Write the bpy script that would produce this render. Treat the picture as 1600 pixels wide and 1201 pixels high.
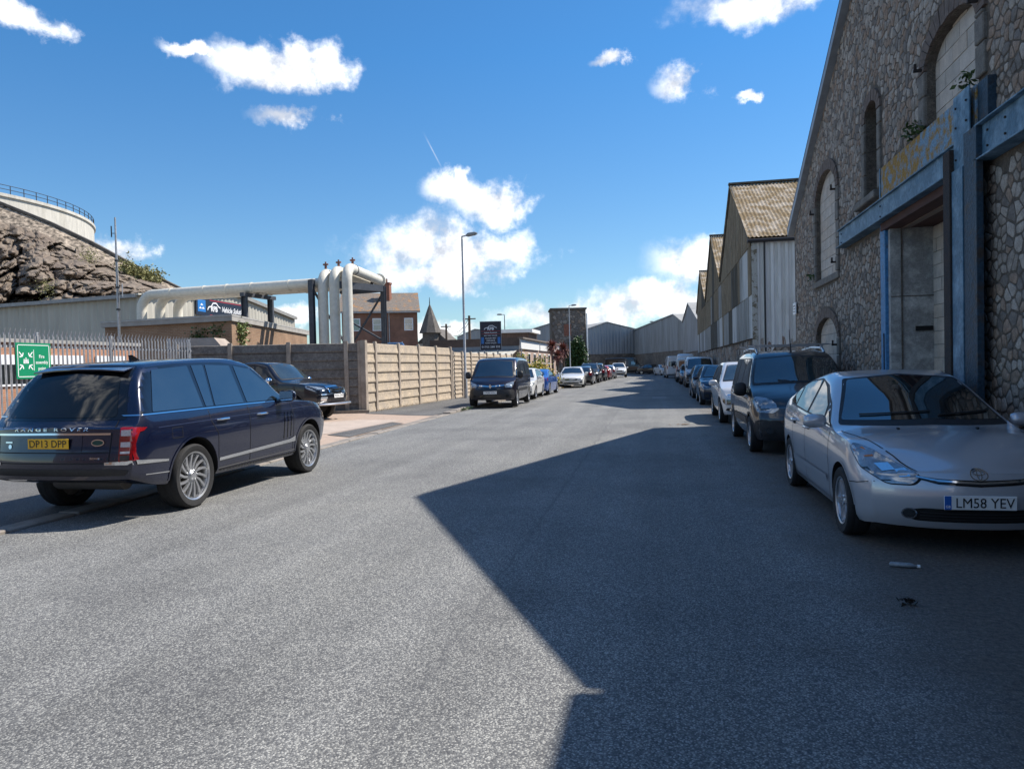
import bpy, bmesh, math, random
from mathutils import Vector, Matrix, noise
from mathutils.bvhtree import BVHTree
from mathutils.geometry import delaunay_2d_cdt
for o in list(bpy.data.objects): bpy.data.objects.remove(o)
rnd = random.Random(7)
RAD = math.radians
scene = bpy.context.scene
COL = scene.collection

# ------------------------------------------------------------------ camera
EYE = Vector((0, 0, 1.62))
YAW, PITCH, ROLL = RAD(11.6), RAD(-1.43), RAD(1.35)
fw = Vector((-math.sin(YAW) * math.cos(PITCH), math.cos(YAW) * math.cos(PITCH), math.sin(PITCH)))
rt = Vector((math.cos(YAW), math.sin(YAW), 0))
up = rt.cross(fw)
rt, up = rt * math.cos(ROLL) - up * math.sin(ROLL), up * math.cos(ROLL) + rt * math.sin(ROLL)
cam = bpy.data.cameras.new('camera')
cam.sensor_width = 36; cam.lens = 1140 / 1600 * 36
cam.clip_start = 0.05; cam.clip_end = 3000
camo = bpy.data.objects.new('camera', cam); COL.objects.link(camo)
camo.matrix_world = Matrix.Translation(EYE) @ Matrix((rt, up, -fw)).transposed().to_4x4()
scene.camera = camo
scene.render.resolution_x, scene.render.resolution_y = 1024, 768

def direction(px, py):
    """world direction seen at a place of the photograph (used to set out the plan)"""
    return rt * ((px - 800) / 1140) - up * ((py - 600.5) / 1140) + fw

# ------------------------------------------------------------------ sun, sky, exposure
SUN = Vector((0.70, 0.43, 1.0)).normalized()
sl = bpy.data.lights.new('sun', 'SUN'); sl.energy = 4.4; sl.angle = RAD(0.53); sl.color = (1.0, 0.94, 0.85)
so = bpy.data.objects.new('sun', sl); COL.objects.link(so)
so.rotation_euler = (-SUN).to_track_quat('-Z', 'Y').to_euler()
scene.view_settings.view_transform = 'Standard'; scene.view_settings.look = 'None'
scene.view_settings.exposure = 0.68; scene.view_settings.gamma = 1.0
scene.view_settings.use_curve_mapping = False

world = bpy.data.worlds.new('World'); scene.world = world; world.use_nodes = True
def build_sky():
    nt = world.node_tree; N = nt.nodes; L = nt.links; N.clear()
    def nd(t, **k):
        n = N.new(t)
        for a, b in k.items(): setattr(n, a, b)
        return n
    def mth(op, a, b=None, c=None, clamp=False):
        n = nd('ShaderNodeMath', operation=op, use_clamp=clamp)
        for i, v in enumerate((a, b, c)):
            if v is None: continue
            if isinstance(v, (int, float)): n.inputs[i].default_value = v
            else: L.new(v, n.inputs[i])
        return n.outputs[0]
    sky = nd('ShaderNodeTexSky', sky_type='NISHITA', sun_disc=False)
    sky.sun_elevation = math.asin(SUN.z); sky.sun_rotation = math.atan2(SUN.x, SUN.y)
    sky.altitude = 0; sky.air_density = 1.0; sky.dust_density = 0.0; sky.ozone_density = 1.2
    tc = nd('ShaderNodeTexCoord')
    sep = nd('ShaderNodeSeparateXYZ'); L.new(tc.outputs['Generated'], sep.inputs[0])
    az = mth('ARCTAN2', sep.outputs[0], sep.outputs[1]); el = mth('ARCSINE', sep.outputs[2])
    comb = nd('ShaderNodeCombineXYZ'); L.new(az, comb.inputs[0]); L.new(el, comb.inputs[1])
    # one noise serves as ragged edge, billows and the light and dark of the clouds
    def nz(off):
        n = nd('ShaderNodeTexNoise'); n.inputs['Scale'].default_value = 15; n.inputs['Detail'].default_value = 7; n.inputs['Roughness'].default_value = .62
        if off:
            a = nd('ShaderNodeVectorMath', operation='ADD'); L.new(tc.outputs['Generated'], a.inputs[0]); a.inputs[1].default_value = off; L.new(a.outputs[0], n.inputs['Vector'])
        else: L.new(tc.outputs['Generated'], n.inputs['Vector'])
        return n
    n0 = nz(None); n1 = nz((.018, .010, .034))
    m = nd('ShaderNodeVectorMath', operation='MULTIPLY_ADD'); L.new(n0.outputs['Color'], m.inputs[0]); m.inputs[1].default_value = (.11, .07, 0)
    cadd = nd('ShaderNodeVectorMath', operation='SUBTRACT'); L.new(comb.outputs[0], cadd.inputs[0]); cadd.inputs[1].default_value = (.055, .035, 0)
    L.new(cadd.outputs[0], m.inputs[2]); w = m.outputs[0]
    cl = []
    def c(px, py, rx, ry):
        d = direction(px, py).normalized()
        cl.append((math.atan2(d.x, d.y), math.asin(d.z), rx / 1140, ry / 1140))
    for q in [(428,104,112,30),(455,184,66,20),(690,297,36,28),(772,318,84,36),(702,390,165,44),(690,428,130,34),
              (958,98,30,14),(1065,130,50,26),(1180,10,130,34),(1090,405,80,46),(1040,470,150,34),(900,492,170,30),
              (430,496,110,20),(175,392,52,26),(35,30,72,22),(1165,152,22,8),(690,512,130,18),(290,80,40,12)]:
        c(*q)
    cur = None
    for (a, e, ra, re) in cl:
        m = nd('ShaderNodeVectorMath', operation='MULTIPLY_ADD'); L.new(w, m.inputs[0])
        m.inputs[1].default_value = (1 / ra, 1 / re, 0); m.inputs[2].default_value = (-a / ra, -e / re, 0)
        ln = nd('ShaderNodeVectorMath', operation='LENGTH'); L.new(m.outputs[0], ln.inputs[0])
        cur = ln.outputs['Value'] if cur is None else mth('MINIMUM', cur, ln.outputs['Value'])
    # the same scattered fair-weather clouds all round the sky outside that quarter
    big = nd('ShaderNodeTexNoise'); big.inputs['Scale'].default_value = 3.1; big.inputs['Detail'].default_value = 3; L.new(tc.outputs['Generated'], big.inputs['Vector'])
    away = nd('ShaderNodeMapRange'); L.new(mth('ABSOLUTE', mth('ADD', az, .2)), away.inputs[0]); away.inputs[1].default_value = .75; away.inputs[2].default_value = .95; away.inputs[3].default_value = .9; away.inputs[4].default_value = 0
    els = mth('MULTIPLY', mth('MAXIMUM', mth('SUBTRACT', el, .5), 0), .35)
    other = mth('ADD', mth('ADD', mth('MULTIPLY', mth('SUBTRACT', .69, big.outputs[0]), 7.0), away.outputs[0]), els)
    cur = mth('MINIMUM', cur, other)
    # one thin contrail
    ca, cb = direction(664, 212).normalized(), direction(690, 262).normalized()
    a0 = Vector((math.atan2(ca.x, ca.y), math.asin(ca.z), 0)); a1 = Vector((math.atan2(cb.x, cb.y), math.asin(cb.z), 0)); dv = (a1 - a0).normalized(); cm = (a0 + a1) / 2; hl = (a1 - a0).length / 2
    rel = nd('ShaderNodeVectorMath', operation='SUBTRACT'); L.new(comb.outputs[0], rel.inputs[0]); rel.inputs[1].default_value = cm
    def dot(v):
        n = nd('ShaderNodeVectorMath', operation='DOT_PRODUCT'); L.new(rel.outputs[0], n.inputs[0]); n.inputs[1].default_value = v; return mth('ABSOLUTE', n.outputs['Value'])
    trail = mth('ADD', .74, mth('MAXIMUM', mth('MULTIPLY', dot(dv), .26 / hl), mth('MULTIPLY', dot(Vector((-dv.y, dv.x, 0))), 240.0)))
    dn0 = mth('ADD', cur, mth('MULTIPLY', mth('SUBTRACT', n0.outputs[0], .5), 2.1))
    dn = mth('MINIMUM', dn0, trail)
    mr = nd('ShaderNodeMapRange', interpolation_type='SMOOTHSTEP'); L.new(dn, mr.inputs[0])
    mr.inputs[1].default_value = 1.10; mr.inputs[2].default_value = .22; mr.inputs[3].default_value = 0; mr.inputs[4].default_value = .97
    lit = mth('ADD', .76, mth('MULTIPLY', mth('SUBTRACT', n1.outputs[0], n0.outputs[0]), 3.0))
    lit = mth('ADD', lit, mth('MULTIPLY', mth('SUBTRACT', cur, .6), .22))
    lit = mth('MINIMUM', mth('MAXIMUM', lit, .25), 1.0)
    shade = nd('ShaderNodeMix', data_type='RGBA'); L.new(lit, shade.inputs['Factor'])
    shade.inputs['A'].default_value = (.26, .30, .38, 1); shade.inputs['B'].default_value = (1.0, 1.0, 1.0, 1)
    st = nd('ShaderNodeMix', data_type='RGBA', blend_type='MULTIPLY'); st.inputs['Factor'].default_value = 1
    hs = nd('ShaderNodeHueSaturation'); hs.inputs['Saturation'].default_value = 1.0; L.new(sky.outputs[0], hs.inputs['Color'])
    tm = nd('ShaderNodeMapRange'); L.new(el, tm.inputs[0]); tm.inputs[1].default_value = 0.0; tm.inputs[2].default_value = .40
    tint = nd('ShaderNodeMix', data_type='RGBA'); L.new(tm.outputs[0], tint.inputs['Factor'])
    tint.inputs['A'].default_value = (SKY_K * .76, SKY_K * .90, SKY_K * 1.02, 1); tint.inputs['B'].default_value = (SKY_K * .43, SKY_K * .96, SKY_K * 1.34, 1)
    L.new(hs.outputs[0], st.inputs['A']); L.new(tint.outputs['Result'], st.inputs['B'])
    mix = nd('ShaderNodeMix', data_type='RGBA'); L.new(mr.outputs[0], mix.inputs['Factor'])
    L.new(st.outputs['Result'], mix.inputs['A']); L.new(shade.outputs['Result'], mix.inputs['B'])
    # below the horizon nothing but sky colour
    bg = nd('ShaderNodeBackground'); bg.inputs['Strength'].default_value = 1.0 / SKY_GAIN
    gain = nd('ShaderNodeMix', data_type='RGBA', blend_type='MULTIPLY'); gain.inputs['Factor'].default_value = 1; gain.clamp_result = False
    L.new(mix.outputs['Result'], gain.inputs['A']); gain.inputs['B'].default_value = (SKY_GAIN, SKY_GAIN, SKY_GAIN, 1)
    L.new(gain.outputs['Result'], bg.inputs['Color'])
    out = nd('ShaderNodeOutputWorld'); L.new(bg.outputs[0], out.inputs[0])
SKY_K = 0.075       # strength of the Nishita sky
SKY_GAIN = 8.0      # Background strength is 1/8 = 0.125; the cloud colours are scaled to match
build_sky()

# ------------------------------------------------------------------ helpers
def tag(o, label=None, cat=None, group=None, kind=None):
    if label: o['label'] = label
    if cat: o['category'] = cat
    if group: o['group'] = group
    if kind: o['kind'] = kind
    return o
def link(name, data, parent=None):
    o = bpy.data.objects.new(name, data); COL.objects.link(o); o.parent = parent
    return o
def thing(name, label, cat, loc=(0, 0, 0), rz=0, group=None):
    o = link(name, None); o.location = loc; o.rotation_euler = (0, 0, rz); o.empty_display_size = .1
    return tag(o, label, cat, group)
def copy_tree(o, parent=None):
    c = o.copy(); COL.objects.link(c); c.parent = parent
    for ch in list(o.children): copy_tree(ch, c)
    return c

class MB:
    def __init__(s): s.v = []; s.f = []; s.m = []
    def add(s, vs, fs, mi=0):
        b = len(s.v); s.v += [tuple(p) for p in vs]
        for f in fs: s.f.append([i + b for i in f]); s.m.append(mi)
        return s
    def box(s, x0, x1, y0, y1, z0, z1, mi=0):
        v = [(x, y, z) for x in (x0, x1) for y in (y0, y1) for z in (z0, z1)]
        return s.add(v, [(0,1,3,2), (4,6,7,5), (0,4,5,1), (2,3,7,6), (0,2,6,4), (1,5,7,3)], mi)
    def cbox(s, x0, x1, y0, y1, z0, z1, c=.01, mi=0):
        """box with chamfered edges"""
        vs = []; idx = {}
        X = (x0, x1); Y = (y0, y1); Z = (z0, z1)
        for i in (0, 1):
            for j in (0, 1):
                for k in (0, 1):
                    sx, sy, sz = (1 - 2 * i) * c, (1 - 2 * j) * c, (1 - 2 * k) * c
                    for a in range(3):
                        p = [X[i] + sx, Y[j] + sy, Z[k] + sz]; p[a] = (X[i], Y[j], Z[k])[a]
                        idx[i, j, k, a] = len(vs); vs.append(tuple(p))
        fs = []
        for a in range(3):
            b, d = (a + 1) % 3, (a + 2) % 3
            for sd in (0, 1):
                q = []
                for (p, r) in ((0, 0), (1, 0), (1, 1), (0, 1)):
                    t = [0, 0, 0]; t[a] = sd; t[b] = p; t[d] = r; q.append(idx[t[0], t[1], t[2], a])
                fs.append(q if sd else q[::-1])
            for p in (0, 1):
                for r in (0, 1):
                    t0 = [0, 0, 0]; t0[b] = p; t0[d] = r; t1 = list(t0); t1[a] = 1
                    q = [idx[t0[0], t0[1], t0[2], b], idx[t1[0], t1[1], t1[2], b], idx[t1[0], t1[1], t1[2], d], idx[t0[0], t0[1], t0[2], d]]
                    fs.append(q if p == r else q[::-1])
        for i in (0, 1):
            for j in (0, 1):
                for k in (0, 1):
                    fs.append([idx[i, j, k, 0], idx[i, j, k, 1], idx[i, j, k, 2]])
        return s.add(vs, fs, mi)
    def bar(s, p, q, w, h=None, mi=0, upv=None):
        """rectangular bar from p to q"""
        h = h or w; p = Vector(p); q = Vector(q); d = (q - p).normalized()
        u = Vector(upv) if upv else (Vector((0, 0, 1)) if abs(d.z) < .95 else Vector((0, 1, 0)))
        a = d.cross(u).normalized(); b = a.cross(d).normalized()
        vs = [e + a * i * w / 2 + b * j * h / 2 for e in (p, q) for (i, j) in ((-1, -1), (1, -1), (1, 1), (-1, 1))]
        return s.add(vs, [(3,2,1,0), (4,5,6,7), (0,1,5,4), (1,2,6,5), (2,3,7,6), (3,0,4,7)], mi)
    def path(s, pts, r, n=8, mi=0, cap=True):
        """round tube along points; r a number or a list"""
        pts = [Vector(p) for p in pts]; rings = []; a = None
        for i, p in enumerate(pts):
            d = (pts[min(i + 1, len(pts) - 1)] - pts[max(i - 1, 0)]).normalized()
            if a is None:
                a = d.cross(Vector((0, 0, 1)) if abs(d.z) < .9 else Vector((0, 1, 0))).normalized()
            else: a = (a - d * a.dot(d)).normalized()
            b = d.cross(a); rr = r[i] if isinstance(r, (list, tuple)) else r
            rings.append([p + (a * math.cos(t) + b * math.sin(t)) * rr for t in [2 * math.pi * k / n for k in range(n)]])
        vs = [v for g in rings for v in g]; fs = []
        for i in range(len(pts) - 1):
            for k in range(n):
                fs.append((i * n + k, i * n + (k + 1) % n, (i + 1) * n + (k + 1) % n, (i + 1) * n + k))
        if cap: fs += [list(range(n))[::-1], [(len(pts) - 1) * n + k for k in range(n)]]
        return s.add(vs, fs, mi)
    def prism(s, poly, off, mi=0):
        """flat polygon (3-D points) pushed along a vector"""
        off = Vector(off); n = len(poly); vs = [Vector(p) for p in poly] + [Vector(p) + off for p in poly]
        return s.add(vs, [list(range(n))[::-1], list(range(n, 2 * n))] + [(i, (i + 1) % n, n + (i + 1) % n, n + i) for i in range(n)], mi)
    def lathe(s, prof, n=24, axis='y', mi=0, centre=(0, 0, 0)):
        """profile of (radius, offset along the axis)"""
        vs = []; c = Vector(centre)
        for (r, h) in prof:
            for k in range(n):
                t = 2 * math.pi * k / n
                p = (r * math.cos(t), h, r * math.sin(t)) if axis == 'y' else (r * math.cos(t), r * math.sin(t), h)
                vs.append(c + Vector(p))
        fs = [(i * n + k, (i + 1) * n + k, (i + 1) * n + (k + 1) % n, i * n + (k + 1) % n) for i in range(len(prof) - 1) for k in range(n)]
        return s.add(vs, fs, mi)
    def mesh(s, name, mats, smooth=None):
        me = bpy.data.meshes.new(name); me.from_pydata(s.v, [], s.f)
        for m in (mats if isinstance(mats, (list, tuple)) else [mats]): me.materials.append(m)
        if any(s.m): me.polygons.foreach_set('material_index', s.m)
        if smooth is not None:
            me.polygons.foreach_set('use_smooth', [True] * len(me.polygons)); me.set_sharp_from_angle(angle=RAD(smooth))
        me.update()
        return me
    def build(s, name, mats, parent=None, smooth=None, fix=False):
        me = s.mesh(name, mats, smooth)
        if fix:
            bm = bmesh.new(); bm.from_mesh(me); bmesh.ops.recalc_face_normals(bm, faces=bm.faces); bm.to_mesh(me); bm.free()
        return link(name, me, parent)

MATS = {}
def mat(name, col, rough=.6, metal=0.0, var=.18, scale=4.0, bump=0.0, bscale=40.0, col2=None, fac=.5, coat=0.0, spec=.5, stretch=None, speck=0.0, spscale=200, thr=None, ior=None):
    """procedural surface: two noise-mixed colours, fine speckle, bump"""
    if name in MATS: return MATS[name]
    m = bpy.data.materials.new(name); m.use_nodes = True; nt = m.node_tree; N = nt.nodes; L = nt.links
    b = N['Principled BSDF']; b.inputs['Roughness'].default_value = rough; b.inputs['Metallic'].default_value = metal
    b.inputs['Specular IOR Level'].default_value = spec; b.inputs['Coat Weight'].default_value = coat; b.inputs['Coat Roughness'].default_value = .03
    if ior: b.inputs['IOR'].default_value = ior
    c1 = tuple(col) + (1,); b.inputs['Base Color'].default_value = c1
    geo = N.new('ShaderNodeNewGeometry'); vec = geo.outputs['Position']
    if stretch:
        mp = N.new('ShaderNodeMapping'); mp.inputs['Scale'].default_value = stretch; L.new(vec, mp.inputs[0]); svec = mp.outputs[0]
    else: svec = vec
    if var or col2:
        n = N.new('ShaderNodeTexNoise'); n.inputs['Scale'].default_value = scale; n.inputs['Detail'].default_value = 6; n.inputs['Roughness'].default_value = .65
        L.new(svec, n.inputs['Vector'])
        cr = N.new('ShaderNodeValToRGB'); L.new(n.outputs[0], cr.inputs[0])
        lo, hi = thr or (.34, .66)
        cr.color_ramp.elements[0].position = lo; cr.color_ramp.elements[1].position = hi
        if col2: cr.color_ramp.elements[0].color = c1; cr.color_ramp.elements[1].color = tuple(col2) + (1,)
        else:
            cr.color_ramp.elements[0].color = tuple(x * (1 - var) for x in col) + (1,); cr.color_ramp.elements[1].color = tuple(min(1, x * (1 + var)) for x in col) + (1,)
        oc = cr.outputs[0]
        if col2 and var:
            n3 = N.new('ShaderNodeTexNoise'); n3.inputs['Scale'].default_value = scale * 5.3; n3.inputs['Detail'].default_value = 4; L.new(svec, n3.inputs['Vector'])
            mr = N.new('ShaderNodeMapRange'); L.new(n3.outputs[0], mr.inputs[0]); mr.inputs[1].default_value = .25; mr.inputs[2].default_value = .75; mr.inputs[3].default_value = 1 - var; mr.inputs[4].default_value = 1 + var
            mx = N.new('ShaderNodeVectorMath'); mx.operation = 'SCALE'; L.new(oc, mx.inputs[0]); L.new(mr.outputs[0], mx.inputs['Scale']); oc = mx.outputs[0]
        if speck:
            n2 = N.new('ShaderNodeTexNoise'); n2.inputs['Scale'].default_value = spscale; n2.inputs['Detail'].default_value = 2; L.new(vec, n2.inputs['Vector'])
            mr = N.new('ShaderNodeMapRange'); L.new(n2.outputs[0], mr.inputs[0]); mr.inputs[1].default_value = .3; mr.inputs[2].default_value = .7; mr.inputs[3].default_value = 1 - speck; mr.inputs[4].default_value = 1 + speck
            mx = N.new('ShaderNodeVectorMath'); mx.operation = 'SCALE'; L.new(oc, mx.inputs[0]); L.new(mr.outputs[0], mx.inputs['Scale']); oc = mx.outputs[0]
        L.new(oc, b.inputs['Base Color'])
    if bump:
        nb = N.new('ShaderNodeTexNoise'); nb.inputs['Scale'].default_value = bscale; nb.inputs['Detail'].default_value = 5; L.new(svec, nb.inputs['Vector'])
        bp = N.new('ShaderNodeBump'); bp.inputs['Strength'].default_value = bump; bp.inputs['Distance'].default_value = .02
        L.new(nb.outputs[0], bp.inputs['Height']); L.new(bp.outputs[0], b.inputs['Normal'])
    MATS[name] = m
    return m

FONT = None
def text_mesh(txt, height, mat_, depth=.002, bold=0.0, width=None, shear=0.0):
    """letters as a flat mesh in the XZ plane facing -Y, centred, scaled to the wanted height (and width)"""
    cu = bpy.data.curves.new('lettering', 'FONT'); cu.body = txt; cu.size = 1; cu.extrude = .01; cu.offset = bold; cu.shear = shear; cu.resolution_u = 3
    cu.space_line = .95; cu.align_x = 'CENTER'
    o = bpy.data.objects.new('lettering', cu); COL.objects.link(o)
    dg = bpy.context.evaluated_depsgraph_get(); me = bpy.data.meshes.new_from_object(o.evaluated_get(dg))
    bpy.data.objects.remove(o); bpy.data.curves.remove(cu)
    xs = [v.co.x for v in me.vertices]; ys = [v.co.y for v in me.vertices]
    cx, cy = (min(xs) + max(xs)) / 2, (min(ys) + max(ys)) / 2
    sy = height / (max(ys) - min(ys)); sx = width / (max(xs) - min(xs)) if width else sy
    for v in me.vertices: v.co = ((v.co.x - cx) * sx, -depth * (1 if v.co.z > 0 else 0), (v.co.y - cy) * sy)
    me.materials.clear(); me.materials.append(mat_); me.update()
    return me
def at(px, py, D):
    return EYE + direction(px, py) * D
# ------------------------------------------------------------------ vehicles
def pchip(pts):
    """monotone cubic through (x, value) points"""
    X = [p[0] for p in pts]; Y = [p[1] for p in pts]; n = len(X)
    h = [X[i + 1] - X[i] for i in range(n - 1)]; d = [(Y[i + 1] - Y[i]) / h[i] for i in range(n - 1)]
    m = [d[0]] + [0 if d[i - 1] * d[i] <= 0 else 2 * d[i - 1] * d[i] / (d[i - 1] + d[i]) for i in range(1, n - 1)] + [d[-1]]
    def f(x):
        if x <= X[0]: return Y[0]
        if x >= X[-1]: return Y[-1]
        lo = 0
        for i in range(n - 1):
            if x <= X[i + 1]: lo = i; break
        t = (x - X[lo]) / h[lo]
        return (Y[lo] * (1 + 2 * t) * (1 - t) ** 2 + h[lo] * m[lo] * t * (1 - t) ** 2 + Y[lo + 1] * t * t * (3 - 2 * t) + h[lo] * m[lo + 1] * t * t * (t - 1))
    return f

def paint(name, col, metal=.0, rough=.32, flake=.12):
    if name in MATS: return MATS[name]
    m = mat(name, col, rough=rough, metal=metal, var=flake, scale=900, coat=1.0)
    N = m.node_tree.nodes; L = m.node_tree.links; b = N['Principled BSDF']
    # road film: a faint dust that grows towards the sills
    return m
def glass(name, col, ior=1.6):
    if name in MATS: return MATS[name]
    return mat(name, col, rough=.015, var=.3, scale=1.5, spec=.8, ior=ior)
TYRE = mat('tyre_rubber', (.016, .016, .017), rough=.8, var=.3, scale=30, bump=.25, bscale=90)
BLACK = mat('black_plastic', (.018, .018, .02), rough=.55, var=.2, scale=20, bump=.1, bscale=300)
GLOSSBLACK = mat('gloss_black', (.006, .006, .007), rough=.06, var=.1, coat=.6)
DARK = mat('wheel_well', (.008, .008, .008), rough=.95, var=.3)
CHROME = mat('chrome', (.75, .76, .78), rough=.08, metal=1.0, var=.03)
ALLOY = mat('alloy_silver', (.55, .56, .58), rough=.3, metal=.85, var=.08, scale=30)
ALLOY_D = mat('alloy_grey', (.20, .20, .21), rough=.4, metal=.7, var=.1, scale=30)
GLASS = glass('window_glass_dark', (.012, .016, .017), 2.1)
GLASS2 = glass('window_glass_tint', (.03, .042, .046), 1.9)
LAMP = mat('headlamp_lens', (.26, .30, .34), rough=.12, metal=.35, var=.45, scale=9, coat=1.0)
LAMPD = mat('headlamp_bezel', (.03, .033, .036), rough=.1, var=.3, coat=1.0)
REFL = mat('lamp_reflector', (.85, .87, .9), rough=.1, metal=1, var=.1, scale=60)
AMBER = mat('amber_lens', (.55, .17, .02), rough=.12, coat=1, var=.15, scale=60)
RED = mat('red_lens', (.24, .005, .008), rough=.12, coat=1, var=.25, scale=60)
REDW = mat('clear_lens', (.55, .5, .5), rough=.15, coat=1, var=.2, scale=60)
PLW = mat('plate_white', (.80, .80, .78), rough=.35, var=.05)
PLY = mat('plate_yellow', (.85, .47, .02), rough=.35, var=.05)
PLB = mat('plate_blue', (.02, .12, .45), rough=.35, var=.05)
INK = mat('plate_black', (.01, .01, .012), rough=.5, var=.05)
SEAM = mat('panel_gap', (.004, .004, .005), rough=.8, var=.05)
WHITEPRINT = mat('white_print', (.8, .8, .8), rough=.5, var=.04)

def loft_body(s):
    """closed body shell from side profile, belt line, plan and section curves (x forward, z up)"""
    top, belt, bot, plan = pchip(s['top']), pchip(s['belt']), pchip(s['bot']), pchip(s['plan'])
    side = pchip(s['side']); tum = s.get('tum', .33); crown = s.get('crown', .04)
    x0, x1 = s['top'][0][0], s['top'][-1][0]; xm = s.get('xm', 0.0)
    kf, kr = s.get('kf', .25), s.get('kr', .15); rf = s.get('fillet', .09)
    noseL, noseY, noseP = s.get('nose', (.8, .34, 2.6)); nosez = pchip(s['nosez']); tailL, tailY, tailP = s.get('tail', (.6, .16, 3.0)); tailz = pchip(s['tailz'])
    xs = sorted(set([x0 + (x1 - x0) * i / 64 for i in range(65)] + [x0 + .015, x0 + .05, x1 - .015, x1 - .05] + [p[0] for p in s['top']]))
    xs = [x for i, x in enumerate(xs) if i == 0 or x - xs[i - 1] > .008 or x == x1]
    NL, NU, NF, NT = 12, 7, 5, 8
    def ring(x):
        zb, zl, w = bot(x), belt(x), plan(x); pts = [(0, zb), (w * .5, zb), (w * .86, zb)]
        for i in range(NL + 1):
            t = i / NL; pts.append((w * side(t), zb + (zl - zb) * t))
        yb = w * side(1)
        def T(y):
            xx = x + (kf if x > xm else -kr) * y * y
            return top(xx) - crown * (y / w) ** 2
        gap = max(0, zl + .004 - T(yb))
        T2 = lambda y: T(y) + gap * (y / yb) ** 2
        ys = lambda z: yb - tum * (z - zl) - s.get('tcurve', .12) * (z - zl) ** 2
        lo, hi = zl, max(zl + .004, top(x) + .2)
        for _ in range(30):
            mid = (lo + hi) / 2
            if T2(max(.05, ys(mid))) > mid: lo = mid
            else: hi = mid
        ze = lo; ye = ys(ze)
        ds = Vector((ye - yb, ze - zl)); dl = ds.length
        r = min(rf, dl * .45, ye * .3) if dl > .004 else 0
        p0 = Vector((ye, ze)) - (ds.normalized() * r if dl > .004 else Vector((0, 0)))
        rr = max(r, .03); p2 = Vector((ye - rr, T2(ye - rr)))
        for i in range(1, NU + 1): pts.append(tuple(Vector((yb, zl)).lerp(p0, i / NU)))
        for i in range(1, NF + 1):
            t = i / NF; q = p0 * (1 - t) ** 2 + Vector((ye, ze)) * 2 * t * (1 - t) + p2 * t * t; pts.append((q.x, q.y))
        for i in range(1, NT + 1):
            y = p2.x * (1 - i / NT); pts.append((y, T2(y)))
        return pts
    rings = []
    for x in xs: rings.append([(x, y, z) for (y, z) in ring(x)])
    sc = (.97, .9, .8, .65, .48, .3, .14, 0)
    fr = [[(x, y * k, z) for (x, y, z) in rings[-1]] for k in sc]; re = [[(x, y * k, z) for (x, y, z) in rings[0]] for k in sc]
    rings = re[::-1] + rings + fr
    wmax = max(p[1] for p in s['plan'])
    def deform(p):
        x, y, z = p; ya = min(1.15, abs(y) / wmax)
        t = (x - (x1 - noseL)) / noseL
        if t > 0: x -= t ** 1.5 * (noseY * ya ** noseP + nosez(z))
        t = ((x0 + tailL) - x) / tailL
        if t > 0: x += t ** 1.5 * (tailY * ya ** tailP + tailz(z))
        return (x, y, z)
    n = len(rings[0]); v = []; f = []
    for sgn in (1, -1):
        b = len(v); v += [(a, c * sgn, d) for g in rings for (a, c, d) in map(deform, g)]
        for i in range(len(rings) - 1):
            for j in range(n - 1):
                q = (b + i * n + j, b + (i + 1) * n + j, b + (i + 1) * n + j + 1, b + i * n + j + 1)
                f.append(q if sgn > 0 else q[::-1])
    me = bpy.data.meshes.new('body'); me.from_pydata(v, [], f)
    bm = bmesh.new(); bm.from_mesh(me)
    bmesh.ops.remove_doubles(bm, verts=bm.verts, dist=.0006)
    bmesh.ops.dissolve_degenerate(bm, edges=bm.edges, dist=.0004)
    bmesh.ops.recalc_face_normals(bm, faces=bm.faces)
    bvh = BVHTree.FromBMesh(bm)
    bm.to_mesh(me); bm.free()
    return me, bvh

def cut_arches(me, arches, mats):
    """bolt-on: wheel arches cut out of the closed shell"""
    for m in mats: me.materials.append(m)
    o = bpy.data.objects.new('body', me); COL.objects.link(o)
    mb = MB()
    for (ax, r, zc, yi, yo) in arches:
        for sg in (1, -1):
            n = 40; vs = []
            for y in (yi * sg, yo * sg):
                for k in range(n):
                    t = 2 * math.pi * k / n; vs.append((ax + r * math.cos(t), y, zc + r * math.sin(t)))
            fs = [(k, (k + 1) % n, n + (k + 1) % n, n + k) for k in range(n)] + [list(range(n))[::-1], list(range(n, 2 * n))]
            if sg > 0: fs = [list(q)[::-1] for q in fs]
            mb.add(vs, fs, 1)
    cme = mb.mesh('cutter', mats)
    bm = bmesh.new(); bm.from_mesh(cme); bmesh.ops.recalc_face_normals(bm, faces=bm.faces); bm.to_mesh(cme); bm.free()
    co = bpy.data.objects.new('cutter', cme); COL.objects.link(co)
    md = o.modifiers.new('arch', 'BOOLEAN'); md.operation = 'DIFFERENCE'; md.solver = 'EXACT'; md.object = co
    dg = bpy.context.evaluated_depsgraph_get(); res = bpy.data.meshes.new_from_object(o.evaluated_get(dg))
    bpy.data.objects.remove(o); bpy.data.objects.remove(co); bpy.data.meshes.remove(cme)
    if len(res.polygons) < 500: res = me     # the cut failed: keep the plain shell
    res.polygons.foreach_set('use_smooth', [True] * len(res.polygons)); res.set_sharp_from_angle(angle=RAD(38))
    return res

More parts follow.
